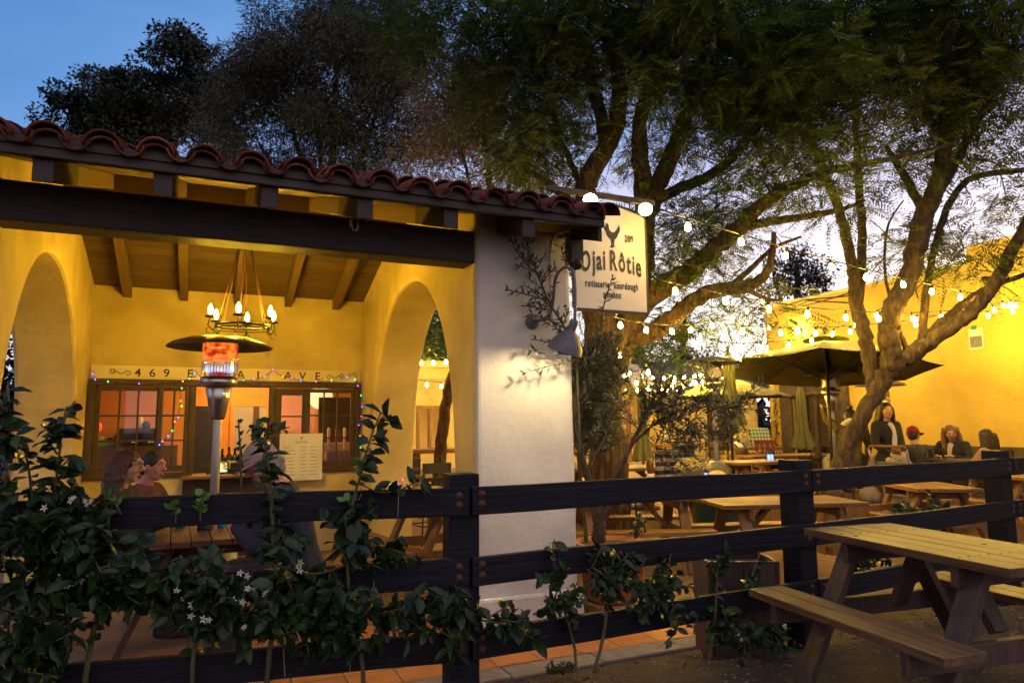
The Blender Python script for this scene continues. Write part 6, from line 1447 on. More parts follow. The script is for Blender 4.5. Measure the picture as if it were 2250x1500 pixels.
# --- leaning feathery tree in the raised bed
DJ = 9.1
base = atD(1838, 1090, DJ)
jac = [
 [(1832, 1120, DJ, 92), (1838, 1080, DJ, 72), (1856, 1005, DJ, 40), (1896, 910, DJ-.1, 35), (1938, 840, DJ-.1, 38), (1956, 795, DJ-.15, 42), (1954, 735, DJ-.2, 44), (1962, 680, DJ-.25, 44), (2000, 600, DJ-.3, 42), (2028, 490, DJ-.4, 42), (2062, 400, DJ-.5, 36), (2078, 290, DJ-.6, 30), (2085, 150, DJ-.8, 24), (2065, 20, DJ-1, 16)],
 [(1918, 878, DJ-.05, 22), (1914, 835, DJ, 25), (1905, 765, DJ+.05, 30), (1886, 690, DJ+.1, 30), (1878, 640, DJ+.1, 26), (1868, 560, DJ+.1, 23), (1840, 450, DJ, 20), (1795, 340, DJ-.1, 18), (1775, 260, DJ-.1, 13), (1760, 150, DJ-.2, 8)],
 [(1884, 670, DJ+.1, 24), (1893, 600, DJ+.15, 20), (1892, 480, DJ+.2, 18), (1884, 350, DJ+.2, 16), (1880, 230, DJ+.2, 12), (1890, 100, DJ+.2, 8)],
 [(1962, 806, DJ-.15, 36), (2010, 775, DJ-.2, 38), (2065, 735, DJ-.3, 32), (2130, 690, DJ-.4, 30), (2180, 630, DJ-.5, 28), (2230, 540, DJ-.6, 26), (2275, 450, DJ-.7, 20)],
 [(2030, 745, DJ-.2, 20), (2090, 690, DJ-.2, 18), (2160, 640, DJ-.3, 15), (2260, 600, DJ-.4, 10)],
 [(2025, 755, DJ-.2, 18), (2035, 640, DJ-.2, 16), (2055, 540, DJ-.25, 15), (2085, 450, DJ-.3, 15), (2140, 390, DJ-.4, 14), (2270, 372, DJ-.5, 11)],
 [(2035, 480, DJ-.4, 22), (1995, 400, DJ-.3, 17), (1965, 350, DJ-.3, 14), (1945, 320, DJ-.3, 8)],
 [(2076, 300, DJ-.6, 22), (2010, 235, DJ-.6, 17), (1930, 170, DJ-.6, 12), (1850, 120, DJ-.6, 7)],
 [(2050, 440, DJ-.45, 22), (2110, 340, DJ-.5, 18), (2190, 180, DJ-.6, 13), (2250, 40, DJ-.7, 8)],
 [(2080, 280, DJ-.6, 18), (2170, 200, DJ-.6, 14), (2270, 140, DJ-.7, 9)],
 [(2000, 790, DJ-.2, 13), (1985, 750, DJ-.2, 11), (1972, 710, DJ-.2, 8)],
 [(1965, 690, DJ-.2, 8), (1945, 600, DJ, 6), (1950, 500, DJ+.1, 5), (1985, 440, DJ+.1, 3)],
 [(1790, 330, DJ-.1, 9), (1770, 300, DJ, 7), (1745, 220, DJ, 4)],
]
jb = [(1720, 130, DJ-.3, 190, 130, 1.2), (1960, 90, DJ-.6, 230, 130, 1.2), (2180, 160, DJ-.6, 150, 180, 1.1), (1830, 260, DJ-.2, 170, 90, 1.0), (2080, 330, DJ-.4, 120, 90, .8), (1990, 400, DJ-.2, 60, 70, .5), (2200, 450, DJ-.3, 80, 70, .6), (2170, 560, DJ-.3, 60, 40, .4), (1700, 250, DJ-.3, 110, 70, .8), (1780, 320, DJ-.1, 110, 50, .6),
      (1950, 560, DJ, 40, 25, .3), (1700, 690, DJ+.2, 35, 14, .25), (2110, 580, DJ-.2, 40, 22, .3), (1830, 440, DJ, 60, 40, .4), (2060, 520, DJ, 50, 25, .3), (1860, 50, DJ-.4, 210, 100, 1.), (2120, 40, DJ-.5, 200, 110, 1.), (2010, 220, DJ-.3, 140, 90, .9), (2210, 320, DJ-.2, 80, 90, .7)]
tree('feathery_tree', 'leaning multi-stemmed tree with feathery leaves rising from the raised gravel bed', (base[0], base[1], base[2]-.05), barkp, jac, jb, 40, lf_jac, 24, .24, .34, .021, kind='frond', tw=.010, hang=.1)
# --- trees behind the porch roof
def simple_limbs(px, py0, D, w, tops): return [[(px, py0, D, w), (px+5, (py0+tops[0][1])/2, D, w*.8), (tops[0][0], tops[0][1], D, w*.4)]]+[[(px+5, (py0+tops[0][1])/2, D, w*.5), ((px+a)/2, (b+(py0+tops[0][1])/2)/2, D, w*.35), (a, b, D, w*.12)] for a, b in tops[1:]]
D_ = 21.; b_ = atD(330, 900, D_); b_[2] = 0
tree('oak_tree', 'dark rounded oak with ragged edge beyond the left end of the roof', b_, barkm, simple_limbs(330, 1010, D_, 26, [(330, 200), (220, 200), (420, 150), (160, 260), (470, 250), (260, 330)]),
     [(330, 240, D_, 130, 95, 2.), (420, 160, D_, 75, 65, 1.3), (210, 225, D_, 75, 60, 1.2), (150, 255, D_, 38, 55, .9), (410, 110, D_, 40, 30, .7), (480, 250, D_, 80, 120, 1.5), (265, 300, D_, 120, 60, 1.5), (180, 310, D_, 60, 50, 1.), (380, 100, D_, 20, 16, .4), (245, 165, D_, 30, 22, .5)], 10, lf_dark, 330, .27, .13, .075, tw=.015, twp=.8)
D_ = 14.5; b_ = atD(720, 900, D_); b_[2] = 0
tree('willowy_tree', 'grey-green willowy olive tree filling the sky behind the porch roof', b_, barkm, simple_limbs(720, 1010, D_, 28, [(740, 120), (600, 130), (860, 150), (560, 300), (900, 300), (680, 40)]),
     [(640, 170, D_, 110, 150, 1.6), (560, 190, D_, 70, 150, 1.2), (800, 160, D_, 150, 170, 1.8), (720, 60, D_, 110, 80, 1.3), (700, 320, D_, 190, 90, 1.6), (520, 330, D_, 80, 90, 1.2), (600, 60, D_, 40, 45, .6), (880, 60, D_, 110, 80, 1.4), (920, 260, D_-.3, 110, 120, 1.3)], 10, lf_olive, 760, .36, .13, .022, tw=.012, hang=.35)
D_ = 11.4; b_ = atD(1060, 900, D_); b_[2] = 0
tree('willowy_tree', 'narrow-leaved olive tree with warm light painted into its leaves between the porch roof and the hanging sign', b_, barkm, simple_limbs(1080, 1010, D_, 20, [(1060, 180), (990, 230), (1150, 250), (1180, 380)]),
     [(1010, 230, D_, 110, 120, 1.2), (1100, 300, D_, 110, 120, 1.1), (1000, 340, D_, 110, 70, 1.), (1160, 390, D_, 90, 60, .8), (1080, 160, D_, 90, 80, 1.), (1230, 400, D_, 60, 45, .5)], 13, lf_warmlight, 560, .30, .12, .019, tw=.010, hang=.3, tint0=.12)
# far conifer and round tree over the roofs
D_ = 22.; b_ = atD(1500, 900, D_); b_[2] = 0
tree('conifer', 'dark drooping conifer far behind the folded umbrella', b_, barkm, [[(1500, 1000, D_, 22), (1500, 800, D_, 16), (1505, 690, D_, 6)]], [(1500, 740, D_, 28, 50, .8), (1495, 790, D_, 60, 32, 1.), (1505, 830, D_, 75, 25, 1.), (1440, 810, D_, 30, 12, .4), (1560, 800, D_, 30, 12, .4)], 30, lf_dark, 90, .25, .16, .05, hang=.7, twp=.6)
D_ = 26.; b_ = atD(1750, 900, D_); b_[2] = 0
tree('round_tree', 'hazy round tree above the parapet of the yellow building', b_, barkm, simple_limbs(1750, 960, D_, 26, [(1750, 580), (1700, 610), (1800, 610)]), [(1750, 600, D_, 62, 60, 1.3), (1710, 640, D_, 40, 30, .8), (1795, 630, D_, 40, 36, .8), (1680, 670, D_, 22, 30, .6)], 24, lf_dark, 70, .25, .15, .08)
D_ = 19.; b_ = atD(1400, 900, D_); b_[2] = 0
tree('round_tree', 'green tree crown low behind the string bulbs left of the conifer', b_, barkm, simple_limbs(1400, 960, D_, 26, [(1400, 760), (1370, 790), (1450, 800)]), [(1390, 790, D_, 70, 55, 1.2), (1450, 830, D_, 40, 28, .8), (1345, 810, D_, 40, 40, .8)], 30, lf_tree, 80, .22, .12, .06)
D_ = 17.; b_ = atD(20, 1010, D_); b_[2] = 0
tree('garden_shrub', 'dark shrub seen through the left arch of the porch', b_, barkm, simple_limbs(10, 1010, D_, 20, [(0, 850), (20, 900)]), [(5, 900, 9, 60, 70, .6), (-20, 1000, 9, 60, 60, .6), (5, 790, 9.5, 60, 90, .8), (-15, 870, 9.4, 60, 80, .7)], 80, lf_dark, 120, .16, .09, .045)
for i, (px, D_) in enumerate(((970, 17.), (940, 18.5))):
    b_ = atD(px, 1000, D_); b_[2] = 0
    tree('garden_tree', ['green garden tree seen through the right arch against the sky', 'second garden tree seen low through the right arch'][i], b_, barkm, simple_limbs(px, 1000, D_, 20, [(px, 720), (px-25, 760), (px+25, 770)]), [(px, 740, D_, 48, 70, 1.2), (px-10, 800, D_, 40, 30, .8)], 34, lf_tree, 170, .22, .12, .05)
# ------------------------------------------------------------------ distant dark wood so the horizon is closed
m = MB(); xs_ = np.linspace(-120, 120, 90)
def far_row(label, y, h0, n, name):
    P = np.stack([NR.uniform(-130, 130, n), NR.normal(y, 3, n), NR.uniform(0, 1, n)**.8*h0], 1); P[:, 2] *= .65+.35*np.sin(P[:, 0]*.21)*np.sin(P[:, 0]*.083+1)
    dr = NR.normal(0, 1, (n, 3)); o = leaves(name, P, dr, NR.normal(0, 1, (n, 3)), NR.uniform(.5, 1., n)*1.6, NR.uniform(.5, 1, n)*1.1, lf_dark, None, NR.random(n)); tag(o, label, 'trees', kind='stuff')
far_row('far dark belt of trees closing the horizon behind the buildings', 46, 5.5, 9000, 'far_woods')
# ------------------------------------------------------------------ olive in the pot, climbing olive on the pillar
def shrub(name, label, base, stems, leafm, step, L, W, rad=1., shape='diamond', spread=1., per=2, mstem=None, cat='plant', group=None, side=(), fold=.06, droop=.08, tint=None, up=.2, blossoms=None, leaf_name='foliage', jitter=.0, pend=0.):
    """stems given as rows (px, py, depth, width px); leaves sit along the stems and their side shoots"""
    t = thing(name, label, cat, tuple(base), 0, group); m = MB(); P, Dr = [], []
    allst = [s for s in stems]
    for rows in allst:
        nd_ = pxlimb(m, rows, 6, 6, .1); pts = np.array([p for p, r in nd_]); seg = np.linalg.norm(np.diff(pts, axis=0), axis=1); cum = np.r_[0, np.cumsum(seg)]
        s = step*NR.uniform(.3, 1); bare = 0.
        while s < cum[-1]:
            i = min(len(pts)-2, int(np.searchsorted(cum, s))-1); i = max(0, i); f = (s-cum[i])/max(1e-6, seg[i]); q = pts[i]*(1-f)+pts[i+1]*f; d = unit(pts[i+1]-pts[i])
            frac = s/cum[-1]
            if frac > (rows[0][4] if len(rows[0]) > 4 else .25):
                for k in range(per):
                    v = unit(NR.normal(size=3)); v -= d*v.dot(d); v = unit(v); P.append(q+NR.normal(0, jitter, 3)); Dr.append(unit(d*up+v*spread+np.array([0, 0, -pend])))
            s += step*NR.uniform(.6, 1.4)
    wpart(m, 'stem', mstem or twigm, t)
    P, Dr = np.array(P), np.array(Dr); n = len(P)
    Nn = np.array([0, 0, 1.])+NR.normal(0, .6, (n, 3))-FWD*.55
    tn = NR.random(n) if tint is None else np.clip(NR.normal(tint, .25, n), 0, 1)
    leaves(leaf_name, P, Dr, Nn, NR.uniform(.45, 1.2, n)*L, NR.uniform(.65, 1.15, n)*W, leafm, t, tn, fold, shape, droop)
    return t
def pxl(rows): return [r if len(r) > 4 else r for r in rows]
def fan(x0, y0, x1, y1, D, n, ln, w=3, ang=(-50, 50), bare=.1, dsp=.15):
    """side shoots springing along the line (x0,y0)-(x1,y1)"""
    out = []; a0 = math.atan2(y1-y0, x1-x0)
    for i in range(n):
        f = rnd.random(); x, y = x0+(x1-x0)*f, y0+(y1-y0)*f; a = a0+R(rnd.uniform(*ang)); l_ = ln*rnd.uniform(.5, 1.1); d1 = D+rnd.uniform(-dsp, dsp)
        out.append([(x, y, D, w, bare), (x+l_*.5*math.cos(a)+rnd.uniform(-4, 4), y+l_*.5*math.sin(a), (D+d1)/2, w*.7), (x+l_*math.cos(a+.2*rnd.uniform(-1, 1)), y+l_*math.sin(a), d1, w*.3)])
    return out
def rows5(rows, bare): return [(r[0], r[1], r[2], r[3], bare) if i == 0 else r for i, r in enumerate(rows)]
_px = pxlimb
def pxlimb(m, rows, k=5, n=10, wob=.10, mi=0): return _px(m, [r[:4] for r in rows], k, n, wob, mi)
DO = 5.75
st_ = [rows5([(1312, 1186, DO, 34), (1318, 1150, DO, 30), (1300, 1080, DO, 20), (1275, 990, DO, 15), (1262, 900, DO, 10), (1268, 830, DO, 6)], .62), rows5([(1318, 1152, DO, 24), (1345, 1090, DO, 15), (1365, 1030, DO-.1, 12), (1390, 970, DO-.1, 10), (1420, 910, DO-.1, 7), (1450, 850, DO-.1, 4)], .6),
       rows5([(1385, 980, DO-.1, 7), (1440, 930, DO, 6), (1500, 900, DO+.1, 5), (1570, 880, DO+.1, 4), (1630, 900, DO+.1, 3)], .2), rows5([(1290, 1040, DO, 8), (1330, 960, DO, 6), (1350, 880, DO, 4)], .35)]
st_ += fan(1400, 960, 1450, 860, DO-.1, 22, 95, 1.6, (-75, 75)) + fan(1440, 930, 1620, 890, DO, 34, 95, 1.6, (-110, 95)) + fan(1262, 930, 1268, 800, DO, 16, 70, 1.6, (-70, 70)) + fan(1430, 1000, 1500, 940, DO+.1, 18, 85, 1.6, (-90, 90))+fan(1590, 1000, 1610, 900, DO+.2, 12, 60, 1.6, (-90, 90))
tree_o = shrub('potted_olive', 'small olive tree with grey-green narrow leaves growing in the terracotta pot', (PX, PY, .55), st_, lf_sprig, .022, .082, .019, per=2, mstem=barkp, cat='tree', up=.7, fold=.02, droop=.05)
DC = 5.95
st_ = [rows5([(1292, 1230, DC, 10), (1280, 1100, DC, 9), (1268, 960, DC, 8), (1272, 850, DC, 7), (1290, 770, DC, 5)], .5)] + fan(1275, 1020, 1290, 770, DC+.1, 105, 80, 1.4, (-65, 75)) + fan(1322, 1000, 1325, 790, DC+.5, 95, 75, 1.4, (-75, 75), dsp=.3)
shrub('olive_shrub', 'dense narrow-leaved shrub lit gold behind the right edge of the white pillar', (*atD(1300, 1000, DC)[:2], 0.), st_, lf_sprig, .018, .078, .018, per=2, mstem=twigm, cat='shrub', up=.7, fold=.02, droop=.05, tint=.65)
DV = 4.98
def V(*r): return [(x, y, D+.62, w) for x, y, D, w in r]
st_ = [rows5(V((1275, 1010, 5.05, 6), (1266, 800, 4.95, 6), (1240, 720, 4.8, 5), (1205, 660, 4.78, 5), (1180, 600, 4.76, 4), (1160, 550, 4.75, 3), (1165, 515, 4.74, 2)), .40), rows5(V((1180, 600, 4.76, 4), (1140, 560, 4.74, 3), (1112, 500, 4.72, 2)), .1), rows5(V((1240, 720, 4.8, 4), (1200, 700, 4.76, 3), (1160, 690, 4.74, 2)), .1),
       rows5(V((1205, 660, 4.78, 3), (1150, 645, 4.74, 3), (1110, 635, 4.72, 2)), .15), rows5(V((1250, 740, 4.8, 4), (1215, 750, 4.74, 3), (1170, 745, 4.72, 2)), .1), rows5(V((1262, 790, 4.85, 3), (1220, 800, 4.75, 3), (1150, 820, 4.72, 2)), .15), rows5(V((1262, 780, 4.85, 3), (1210, 775, 4.75, 3), (1160, 770, 4.72, 2)), .2), rows5(V((1320, 740, 4.9, 3), (1325, 680, 4.85, 3), (1345, 610, 4.8, 2)), .1), rows5(V((1262, 620, 4.7, 3), (1240, 570, 4.62, 2), (1232, 540, 4.6, 2)), .2)]
st_ += fan(1200, 655, 1165, 540, 5.40, 11, 55, 1.2, (-60, 60), dsp=.04)+fan(1250, 735, 1200, 660, 5.42, 10, 60, 1.2, (-70, 60), dsp=.04)
shrub('climbing_olive', 'thin olive sprays straggling across the upper face of the white pillar', (*atD(1275, 1000, 5.67)[:2], 0.), st_, lf_sprig, .030, .072, .021, per=2, cat='shrub', up=.7, fold=.02, droop=.05, tint=.3)
# ------------------------------------------------------------------ citrus espaliers on the fence
petal = mat('white blossom petals', (.55, .5, .52), (.75, .70, .70), .6, 20, spec=.3)
def blossom(t, px, py, off=.09, n=1, r=.020):
    c = fence_pt(px, py, off); base_ = Vector(t.matrix_basis.translation); m = MB()
    for j in range(n):
        cc = c-base_+Vector((rnd.gauss(0, .018), rnd.gauss(0, .012), rnd.gauss(0, .016)))*(n > 1)
        nv = Vector((rnd.uniform(-.5, .5)-.3, -1, rnd.uniform(-.2, .6))).normalized(); q = nv.to_track_quat('Z', 'Y').to_matrix()
        rr = r*rnd.uniform(.55, 1.)
        for k in range(5):
            a = 2*math.pi*k/5+rnd.uniform(-.2, .2); d = q @ Vector((math.cos(a), math.sin(a), .35)); s = q @ Vector((-math.sin(a), math.cos(a), 0))
            m.add([cc, cc+d*rr*.5+s*rr*.22, cc+d*rr*1.05+nv*(-.1*rr), cc+d*rr*.5-s*rr*.22], [(0, 1, 2, 3)])
        m.ell(cc+nv*.003, (.004, .004, .004), 6, 4, 1)
    m.build('blossom', [petal, mat('pollen', (.5, .35, .05), (.6, .45, .1), .8)], t, fixn=False)
def fs(rows, off=.05):   # rows px,py,w,off -> depth following the fence face
    out = []
    for r in rows:
        q = fence_pt(r[0], r[1], r[3] if len(r) > 3 else off); v = CM @ (np.array(q)-CAM); out.append((r[0], r[1], float(v[2]), r[2]))
    return out
def ffan(x0, y0, x1, y1, n, ln, ang, off=(.03, .22), bare=.05, w=5):
    out = []; a0 = math.atan2(y1-y0, x1-x0)
    for i in range(n):
        f = rnd.random(); x, y = x0+(x1-x0)*f, y0+(y1-y0)*f; a = a0+R(rnd.uniform(*ang)); l_ = ln*rnd.uniform(.5, 1.1); o1 = rnd.uniform(*off)
        out.append(rows5(fs([(x, y, w, .05), (x+l_*.5*math.cos(a), y+l_*.5*math.sin(a), w*.7, (.05+o1)/2), (x+l_*math.cos(a), y+l_*math.sin(a), w*.35, o1)]), bare))
    return out
def base_on_ground(px, py=1480): q = fence_pt(px, py, .06); return (q.x, q.y, gnd(q.x, q.y)-.03)
CIT = dict(leafm=lf_lemon, L=.088, W=.047, shape='broad', per=2, cat='shrub', group=None, up=.35, fold=.09, droop=.12, pend=.35, mstem=twigm)
def gb(px, b): # foot of a stem straight below a pixel
    v = CM @ (np.array(b)-CAM); return None
s1 = [rows5(fs([(180, 1560, 13), (190, 1470, 12), (215, 1340, 11), (232, 1240, 9), (236, 1150, 8), (225, 1060, 6)]), .3), rows5(fs([(120, 1080, 6), (130, 1000, 5), (140, 930, 4), (165, 880, 3)]), .0), rows5(fs([(70, 1090, 6), (60, 1010, 5), (45, 960, 4)]), .0), rows5(fs([(30, 1100, 6), (10, 1000, 5), (4, 880, 4)]), .0), rows5(fs([(190, 1200, 5), (120, 1230, 5), (40, 1260, 4)]), .0)]
s1 += ffan(-20, 1130, 205, 1120, 20, 110, (15, 165))+ffan(-20, 1110, 180, 1100, 8, 60, (-90, -20))+ffan(225, 1300, 215, 1150, 11, 90, (-80, 80))+ffan(120, 1040, 140, 900, 8, 65, (-60, 60), (.0, .10))+ffan(5, 1050, 20, 880, 7, 70, (-60, 60), (.0, .10))+ffan(60, 1250, 210, 1180, 10, 110, (-120, 120))+ffan(0, 1480, 130, 1380, 16, 110, (-120, 120))+ffan(-10, 1340, 200, 1260, 14, 100, (-120, 120))
E1 = shrub('citrus_espalier', 'large dark-leaved citrus shrub with white blossoms trained at the left end of the fence', base_on_ground(185), s1, step=.030, **CIT)
for px, py, n in ((98, 1116, 1), (150, 1100, 3), (190, 1105, 3), (172, 1222, 1), (195, 1275, 3), (170, 1285, 2)): blossom(E1, px, py, .13, n)
s2 = [rows5(fs([(420, 1560, 11), (425, 1450, 10), (440, 1350, 9), (430, 1270, 7), (395, 1220, 5)]), .3), rows5(fs([(440, 1350, 7), (520, 1300, 6), (620, 1290, 5)]), .0), rows5(fs([(330, 1300, 6), (290, 1260, 5), (262, 1250, 4)]), 0)]
s2 += ffan(250, 1300, 460, 1290, 20, 85, (-110, 140))+ffan(430, 1350, 640, 1330, 27, 85, (-130, 150))+ffan(270, 1260, 330, 1240, 4, 70, (-120, 120))
E2 = shrub('citrus_espalier', 'low middle citrus shrub spreading along the second rail below the porch table', base_on_ground(422), s2, step=.032, **CIT)
for px, py, n in ((388, 1296, 1), (402, 1315, 1), (432, 1338, 2), (450, 1348, 2), (420, 1352, 1)): blossom(E2, px, py, .15, n)
s3 = [rows5(fs([(585, 1560, 12), (592, 1440, 11), (606, 1330, 10), (603, 1230, 9), (598, 1120, 8), (590, 1030, 6), (580, 960, 4)]), .28), rows5(fs([(603, 1240, 7), (690, 1260, 6), (760, 1240, 5)]), 0), rows5(fs([(700, 1330, 6), (690, 1400, 6), (660, 1440, 4)]), 0)]
s3 += ffan(602, 1260, 588, 1040, 8, 40, (-50, 50), (0, .08))+ffan(560, 1340, 720, 1330, 22, 85, (-130, 150))+ffan(600, 1230, 640, 1200, 4, 60, (-100, 100))+ffan(670, 1400, 740, 1350, 7, 80, (-120, 120))
E3 = shrub('citrus_espalier', 'citrus shrub with one tall shoot in front of the cap-wearing man', base_on_ground(590), s3, step=.032, **CIT)
for px, py, n in ((540, 1262, 2), (588, 1305, 9), (562, 1292, 3), (510, 1320, 2), (655, 1248, 2), (525, 1390, 2), (660, 1236, 1)): blossom(E3, px, py, .15, n)
s4 = [rows5(fs([(800, 1560, 11), (795, 1450, 10), (770, 1340, 9), (765, 1240, 8), (768, 1140, 7), (790, 1050, 5), (815, 960, 4), (838, 905, 3)]), .25), rows5(fs([(770, 1340, 7), (850, 1350, 6), (940, 1330, 5), (1040, 1330, 4)]), 0), rows5(fs([(790, 1060, 4), (830, 1080, 4), (880, 1075, 3), (935, 1045, 2)]), .1)]
s4 += ffan(765, 1250, 768, 1150, 10, 75, (-70, 70))+ffan(800, 1010, 838, 920, 4, 40, (-60, 60), (0, .06))+ffan(740, 1350, 860, 1360, 13, 80, (-150, 150))+ffan(880, 1350, 1050, 1360, 18, 80, (-150, 150))+ffan(1040, 1330, 1150, 1390, 9, 60, (-80, 80), (.03, .12))+ffan(780, 1230, 850, 1200, 6, 70, (-80, 80))
E4 = shrub('citrus_espalier', 'citrus shrub trailing over the bottom rail to the fence post by the pillar', base_on_ground(798), s4, step=.033, **CIT)
CIT2 = dict(CIT); CIT2.update(L=.075, W=.042, tint=.6)
s5 = [rows5(fs([(1265, 1475, 8), (1262, 1420, 7), (1240, 1340, 6), (1225, 1270, 4), (1215, 1240, 3)]), .35), rows5(fs([(1225, 1290, 4), (1215, 1200, 3), (1222, 1190, 2)]), .6)]+ffan(1240, 1350, 1222, 1250, 9, 60, (-70, 70), (.0, .1))+ffan(1170, 1350, 1240, 1340, 5, 45, (-70, 70), (0, .08))
shrub('citrus_espalier', 'slender young citrus shrub before the foot of the white pillar', base_on_ground(1265, 1470), s5, step=.034, **CIT2)
s6 = [rows5(fs([(1305, 1478, 9), (1325, 1400, 8), (1336, 1320, 7), (1345, 1240, 6), (1345, 1205, 4)]), .4), rows5(fs([(1330, 1300, 5), (1400, 1280, 5), (1460, 1300, 3)]), 0)]+ffan(1290, 1250, 1360, 1240, 12, 60, (-120, 120), (0, .1))+ffan(1370, 1280, 1470, 1290, 16, 70, (-130, 130), (0, .1))+ffan(1335, 1350, 1345, 1230, 8, 60, (-70, 70), (0, .1))
shrub('citrus_espalier', 'citrus shrub hiding the lower terracotta pot behind the right rails', base_on_ground(1308, 1475), s6, step=.033, **CIT2)
s7 = [rows5(fs([(1560, 1450, 8), (1570, 1370, 6), (1575, 1300, 5), (1578, 1240, 3)]), .1), rows5(fs([(1560, 1420, 6), (1640, 1390, 5), (1700, 1370, 3)]), 0)]+ffan(1480, 1390, 1720, 1400, 22, 60, (-150, 150), (0, .1))+ffan(1570, 1300, 1580, 1240, 5, 45, (-60, 60), (0, .06))+ffan(1620, 1290, 1660, 1260, 3, 50, (-60, 60), (0, .06))
E7 = shrub('citrus_espalier', 'bushy low citrus shrub under the bottom rail beside the front picnic table', base_on_ground(1560, 1440), s7, step=.034, **CIT2)
blossom(E7, 1630, 1400, .1, 2)
# bright young shoots
for i, (rows, lab) in enumerate((([(440, 1145, 3), (442, 1110, 3), (446, 1085, 2)], 'bright green young shoot in front of the heater pole on the top rail'), ([(386, 1150, 3), (385, 1120, 3), (380, 1105, 2)], 'single bright round leaf shoot left of the heater on the top rail'), ([(775, 1120, 3), (765, 1100, 2), (755, 1102, 2)], 'bright yellow-green leaf at the twine on the top rail'), ([(790, 1060, 3), (792, 1035, 3), (788, 1010, 2)], 'upright yellow-green leaf shoot above the top rail'), ([(265, 1130, 3), (255, 1110, 3), (230, 1090, 2)], 'pale shoot at the left twine loop'), ([(192, 1250, 3), (200, 1240, 2), (205, 1230, 2)], 'lime shoot among the left blossoms'))):
    shrub('citrus_shoot', lab, fence_pt(rows[0][0], rows[0][1], .03), [rows5(fs(rows, .045), .3)], lf_shoot, .016, .062, .034, shape='broad', per=2, cat='shoot', up=.6, group='bright citrus shoots')
shrub('leafy_sprig', 'thin leafy sprig rising before the wine bottles', (*atD(530, 1100, 4.3)[:2], .75), [rows5([(530, 1090, 4.3, 4), (528, 1000, 4.3, 4), (524, 920, 4.3, 3)], .1)], lf_lemon, .035, .06, .026, shape='broad', per=2, cat='plant', up=.5, tint=.6)
shrub('leafy_sprig', 'bushy green sprig rising left of the menu poster before the man in the cap', (*atD(575, 1100, 3.9)[:2], .75), [rows5([(575, 1090, 3.9, 4), (580, 1000, 3.9, 4), (590, 930, 3.9, 3)], .1)]+fan(572, 1010, 592, 950, 3.95, 6, 45, 3, (-80, 80), 0), lf_lemon, .035, .075, .036, shape='broad', per=2, cat='plant', up=.5, tint=.8)
# ground plants and leaf litter
shrub('ground_plant', 'low leafy plant under the second rail behind the front table', (*atZ(1870, 1250, .1)[:2], .1), fan(1840, 1260, 1930, 1230, 5.2, 20, 50, 3, (-150, 150), 0), lf_lemon, .03, .07, .038, shape='broad', per=2, tint=.5)
shrub('ground_plant', 'leafy plant poking up over the middle rail right of the second post', (*atD(2020, 1150, 5.6)[:2], .1), fan(1990, 1150, 2060, 1120, 5.6, 18, 50, 3, (-150, 150), 0), lf_lemon, .03, .08, .045, shape='broad', per=2, tint=.5)
shrub('ground_plant', 'small cactus-like green plant on the rim of the terracotta pot', (*atD(1405, 1180, 5.6)[:2], .55), fan(1400, 1180, 1408, 1145, 5.6, 10, 22, 3, (-60, 60), 0), lf_lemon, .016, .035, .024, shape='broad', per=2, tint=.6)
shrub('ground_plant', 'small weed tuft at the foot of the young citrus before the kerb', (*atZ(1235, 1475, .12)[:2], .12), fan(1200, 1478, 1260, 1475, 4.15, 22, 26, 2, (-150, -30), 0), lf_lemon, .014, .03, .012, per=2, tint=.5)
n = 1500; x = NR.uniform(-1.5, 7.5, n); y = NR.uniform(2.2, 4.05, n); P = np.stack([x, y, [gnd(a, b)+.004 for a, b in zip(x, y)]], 1)
o = leaves('fallen_leaves', P, np.stack([NR.normal(size=n), NR.normal(size=n), NR.uniform(0, .35, n)], 1), np.array([0, 0, 1.])+NR.normal(0, .35, (n, 3)), NR.uniform(.015, .05, n), NR.uniform(.008, .02, n), leafmat('dry leaf', (.05, .028, .012), (.24, .14, .05), .8, .1), None, NR.random(n), .1, 'broad'); tag(o, 'dry fallen leaves strewn over the dirt before the fence', 'leaves', kind='stuff')

b_ = atD(968, 1000, 11.3); b_[2] = 0
tree('garden_tree', 'dark leaning trunk right of the garden door seen through the right arch', b_, barkm, [[(962, 1075, 11.3, 34), (968, 1000, 11.3, 28), (974, 920, 11.3, 26), (985, 860, 11.3, 24), (1004, 780, 11.3, 20), (1020, 700, 11.3, 14)]], [(985, 735, 11.3, 50, 50, .5), (930, 760, 11.3, 30, 24, .4)], 40, lf_tree, 90, .16, .10, .035)
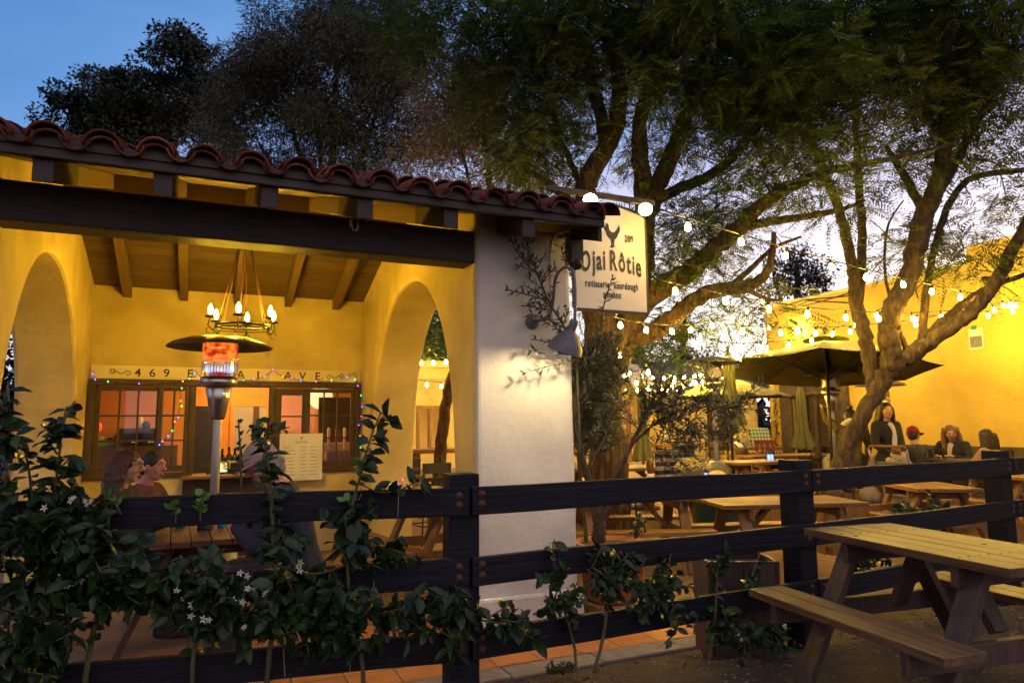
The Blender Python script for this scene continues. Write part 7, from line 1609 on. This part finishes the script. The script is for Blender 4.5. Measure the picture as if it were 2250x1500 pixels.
# ------------------------------------------------------------------ festoon string lights
sbulb = glow('festoon bulb', (1., .59, .06), 560.); scable = mat('black cable', (.012, .011, .010), (.02, .018, .016), .6, 20)
bulb_me = sock_me = None
def festoon(label, A, B, n, sag=.25, r=.026, phase=.5, off_last=0):
    global bulb_me, sock_me
    a, b = Vector(A), Vector(B)
    t = thing('string_lights', label, 'string lights', tuple(a), 0, 'festoon bulb strings over the patio')
    f = lambda s: a*(1-s)+b*s-Vector((0, 0, sag*4*s*(1-s)))
    m = MB().tube([f(k/30)-a for k in range(31)], .006, 5); m.build('cable', scable, t)
    for i in range(n):
        s = (i+phase)/n; q = f(s)-a
        if bulb_me is None:
            so_ = MB().lathe([(0, .012), (.012, .01), (.016, -.03), (.018, -.055), (0, -.055)], 8).build('socket', scable, t); sock_me = so_.data
            bo_ = MB().lathe([(.012, -.055), (.022, -.075), (.031, -.10), (.031, -.118), (.022, -.138), (0, -.146)], 10).build('bulb', sbulb, so_); bulb_me = bo_.data
        else:
            so_ = link(bpy.data.objects.new('socket', sock_me), t); bo_ = link(bpy.data.objects.new('bulb', bulb_me), so_)
        so_.location = q; so_.rotation_euler = (rnd.uniform(-.25, .25), rnd.uniform(-.25, .25), 0); k_ = r/.033; so_.scale = (k_,)*3
    return t
def W_(px, py, D): return atD(px, py, D)
festoon('highest bulb string running from the hanging sign to the right edge', W_(1445, 458, 5.6), W_(2290, 668, 9.6), 11, .10)
festoon('bulb string from behind the sign across the tree forks below the highest one', W_(1424, 608, 6.6), W_(2300, 640, 10.6), 12, .34)
festoon('bulb string sweeping low from the big tree to the yellow wall', W_(1590, 712, 9.0), W_(2290, 632, 10.8), 10, .25)
festoon('bulb string over the top of the large umbrella', W_(1560, 748, 10.5), W_(2000, 640, 10.6), 9, .30)
festoon('bulb string crossing just under the big lower limb', W_(1330, 690, 7.4), W_(1690, 640, 10.5), 8, .28)
festoon('bulb string dipping from the trunk towards the dark shingle roof', W_(1325, 740, 8.2), W_(1700, 690, 14.2), 9, .85)
festoon('far bulb string along the front of the dark shingle roof', W_(1345, 800, 12.0), W_(1690, 735, 14.8), 16, .45)
festoon('far bulb string drooping over the tiled kitchen roof', W_(1300, 745, 10.5), W_(1560, 790, 15.0), 12, .65)
festoon('far bulb string from the kitchen roof to the folded umbrella top', W_(1340, 850, 12.6), W_(1640, 805, 14.0), 13, .10)
festoon('bulb string in the garden seen through the right arch under the tree', W_(885, 782, 11.4), W_(1020, 776, 11.4), 5, .06)
festoon('lower garden bulb string seen through the right arch against the pale wall', W_(885, 826, 12.6), W_(1020, 838, 12.6), 4, .05)
festoon('short bulb string against the yellow wall right of the leaning tree', W_(1990, 690, 11.2), W_(2300, 650, 10.8), 6, .12)
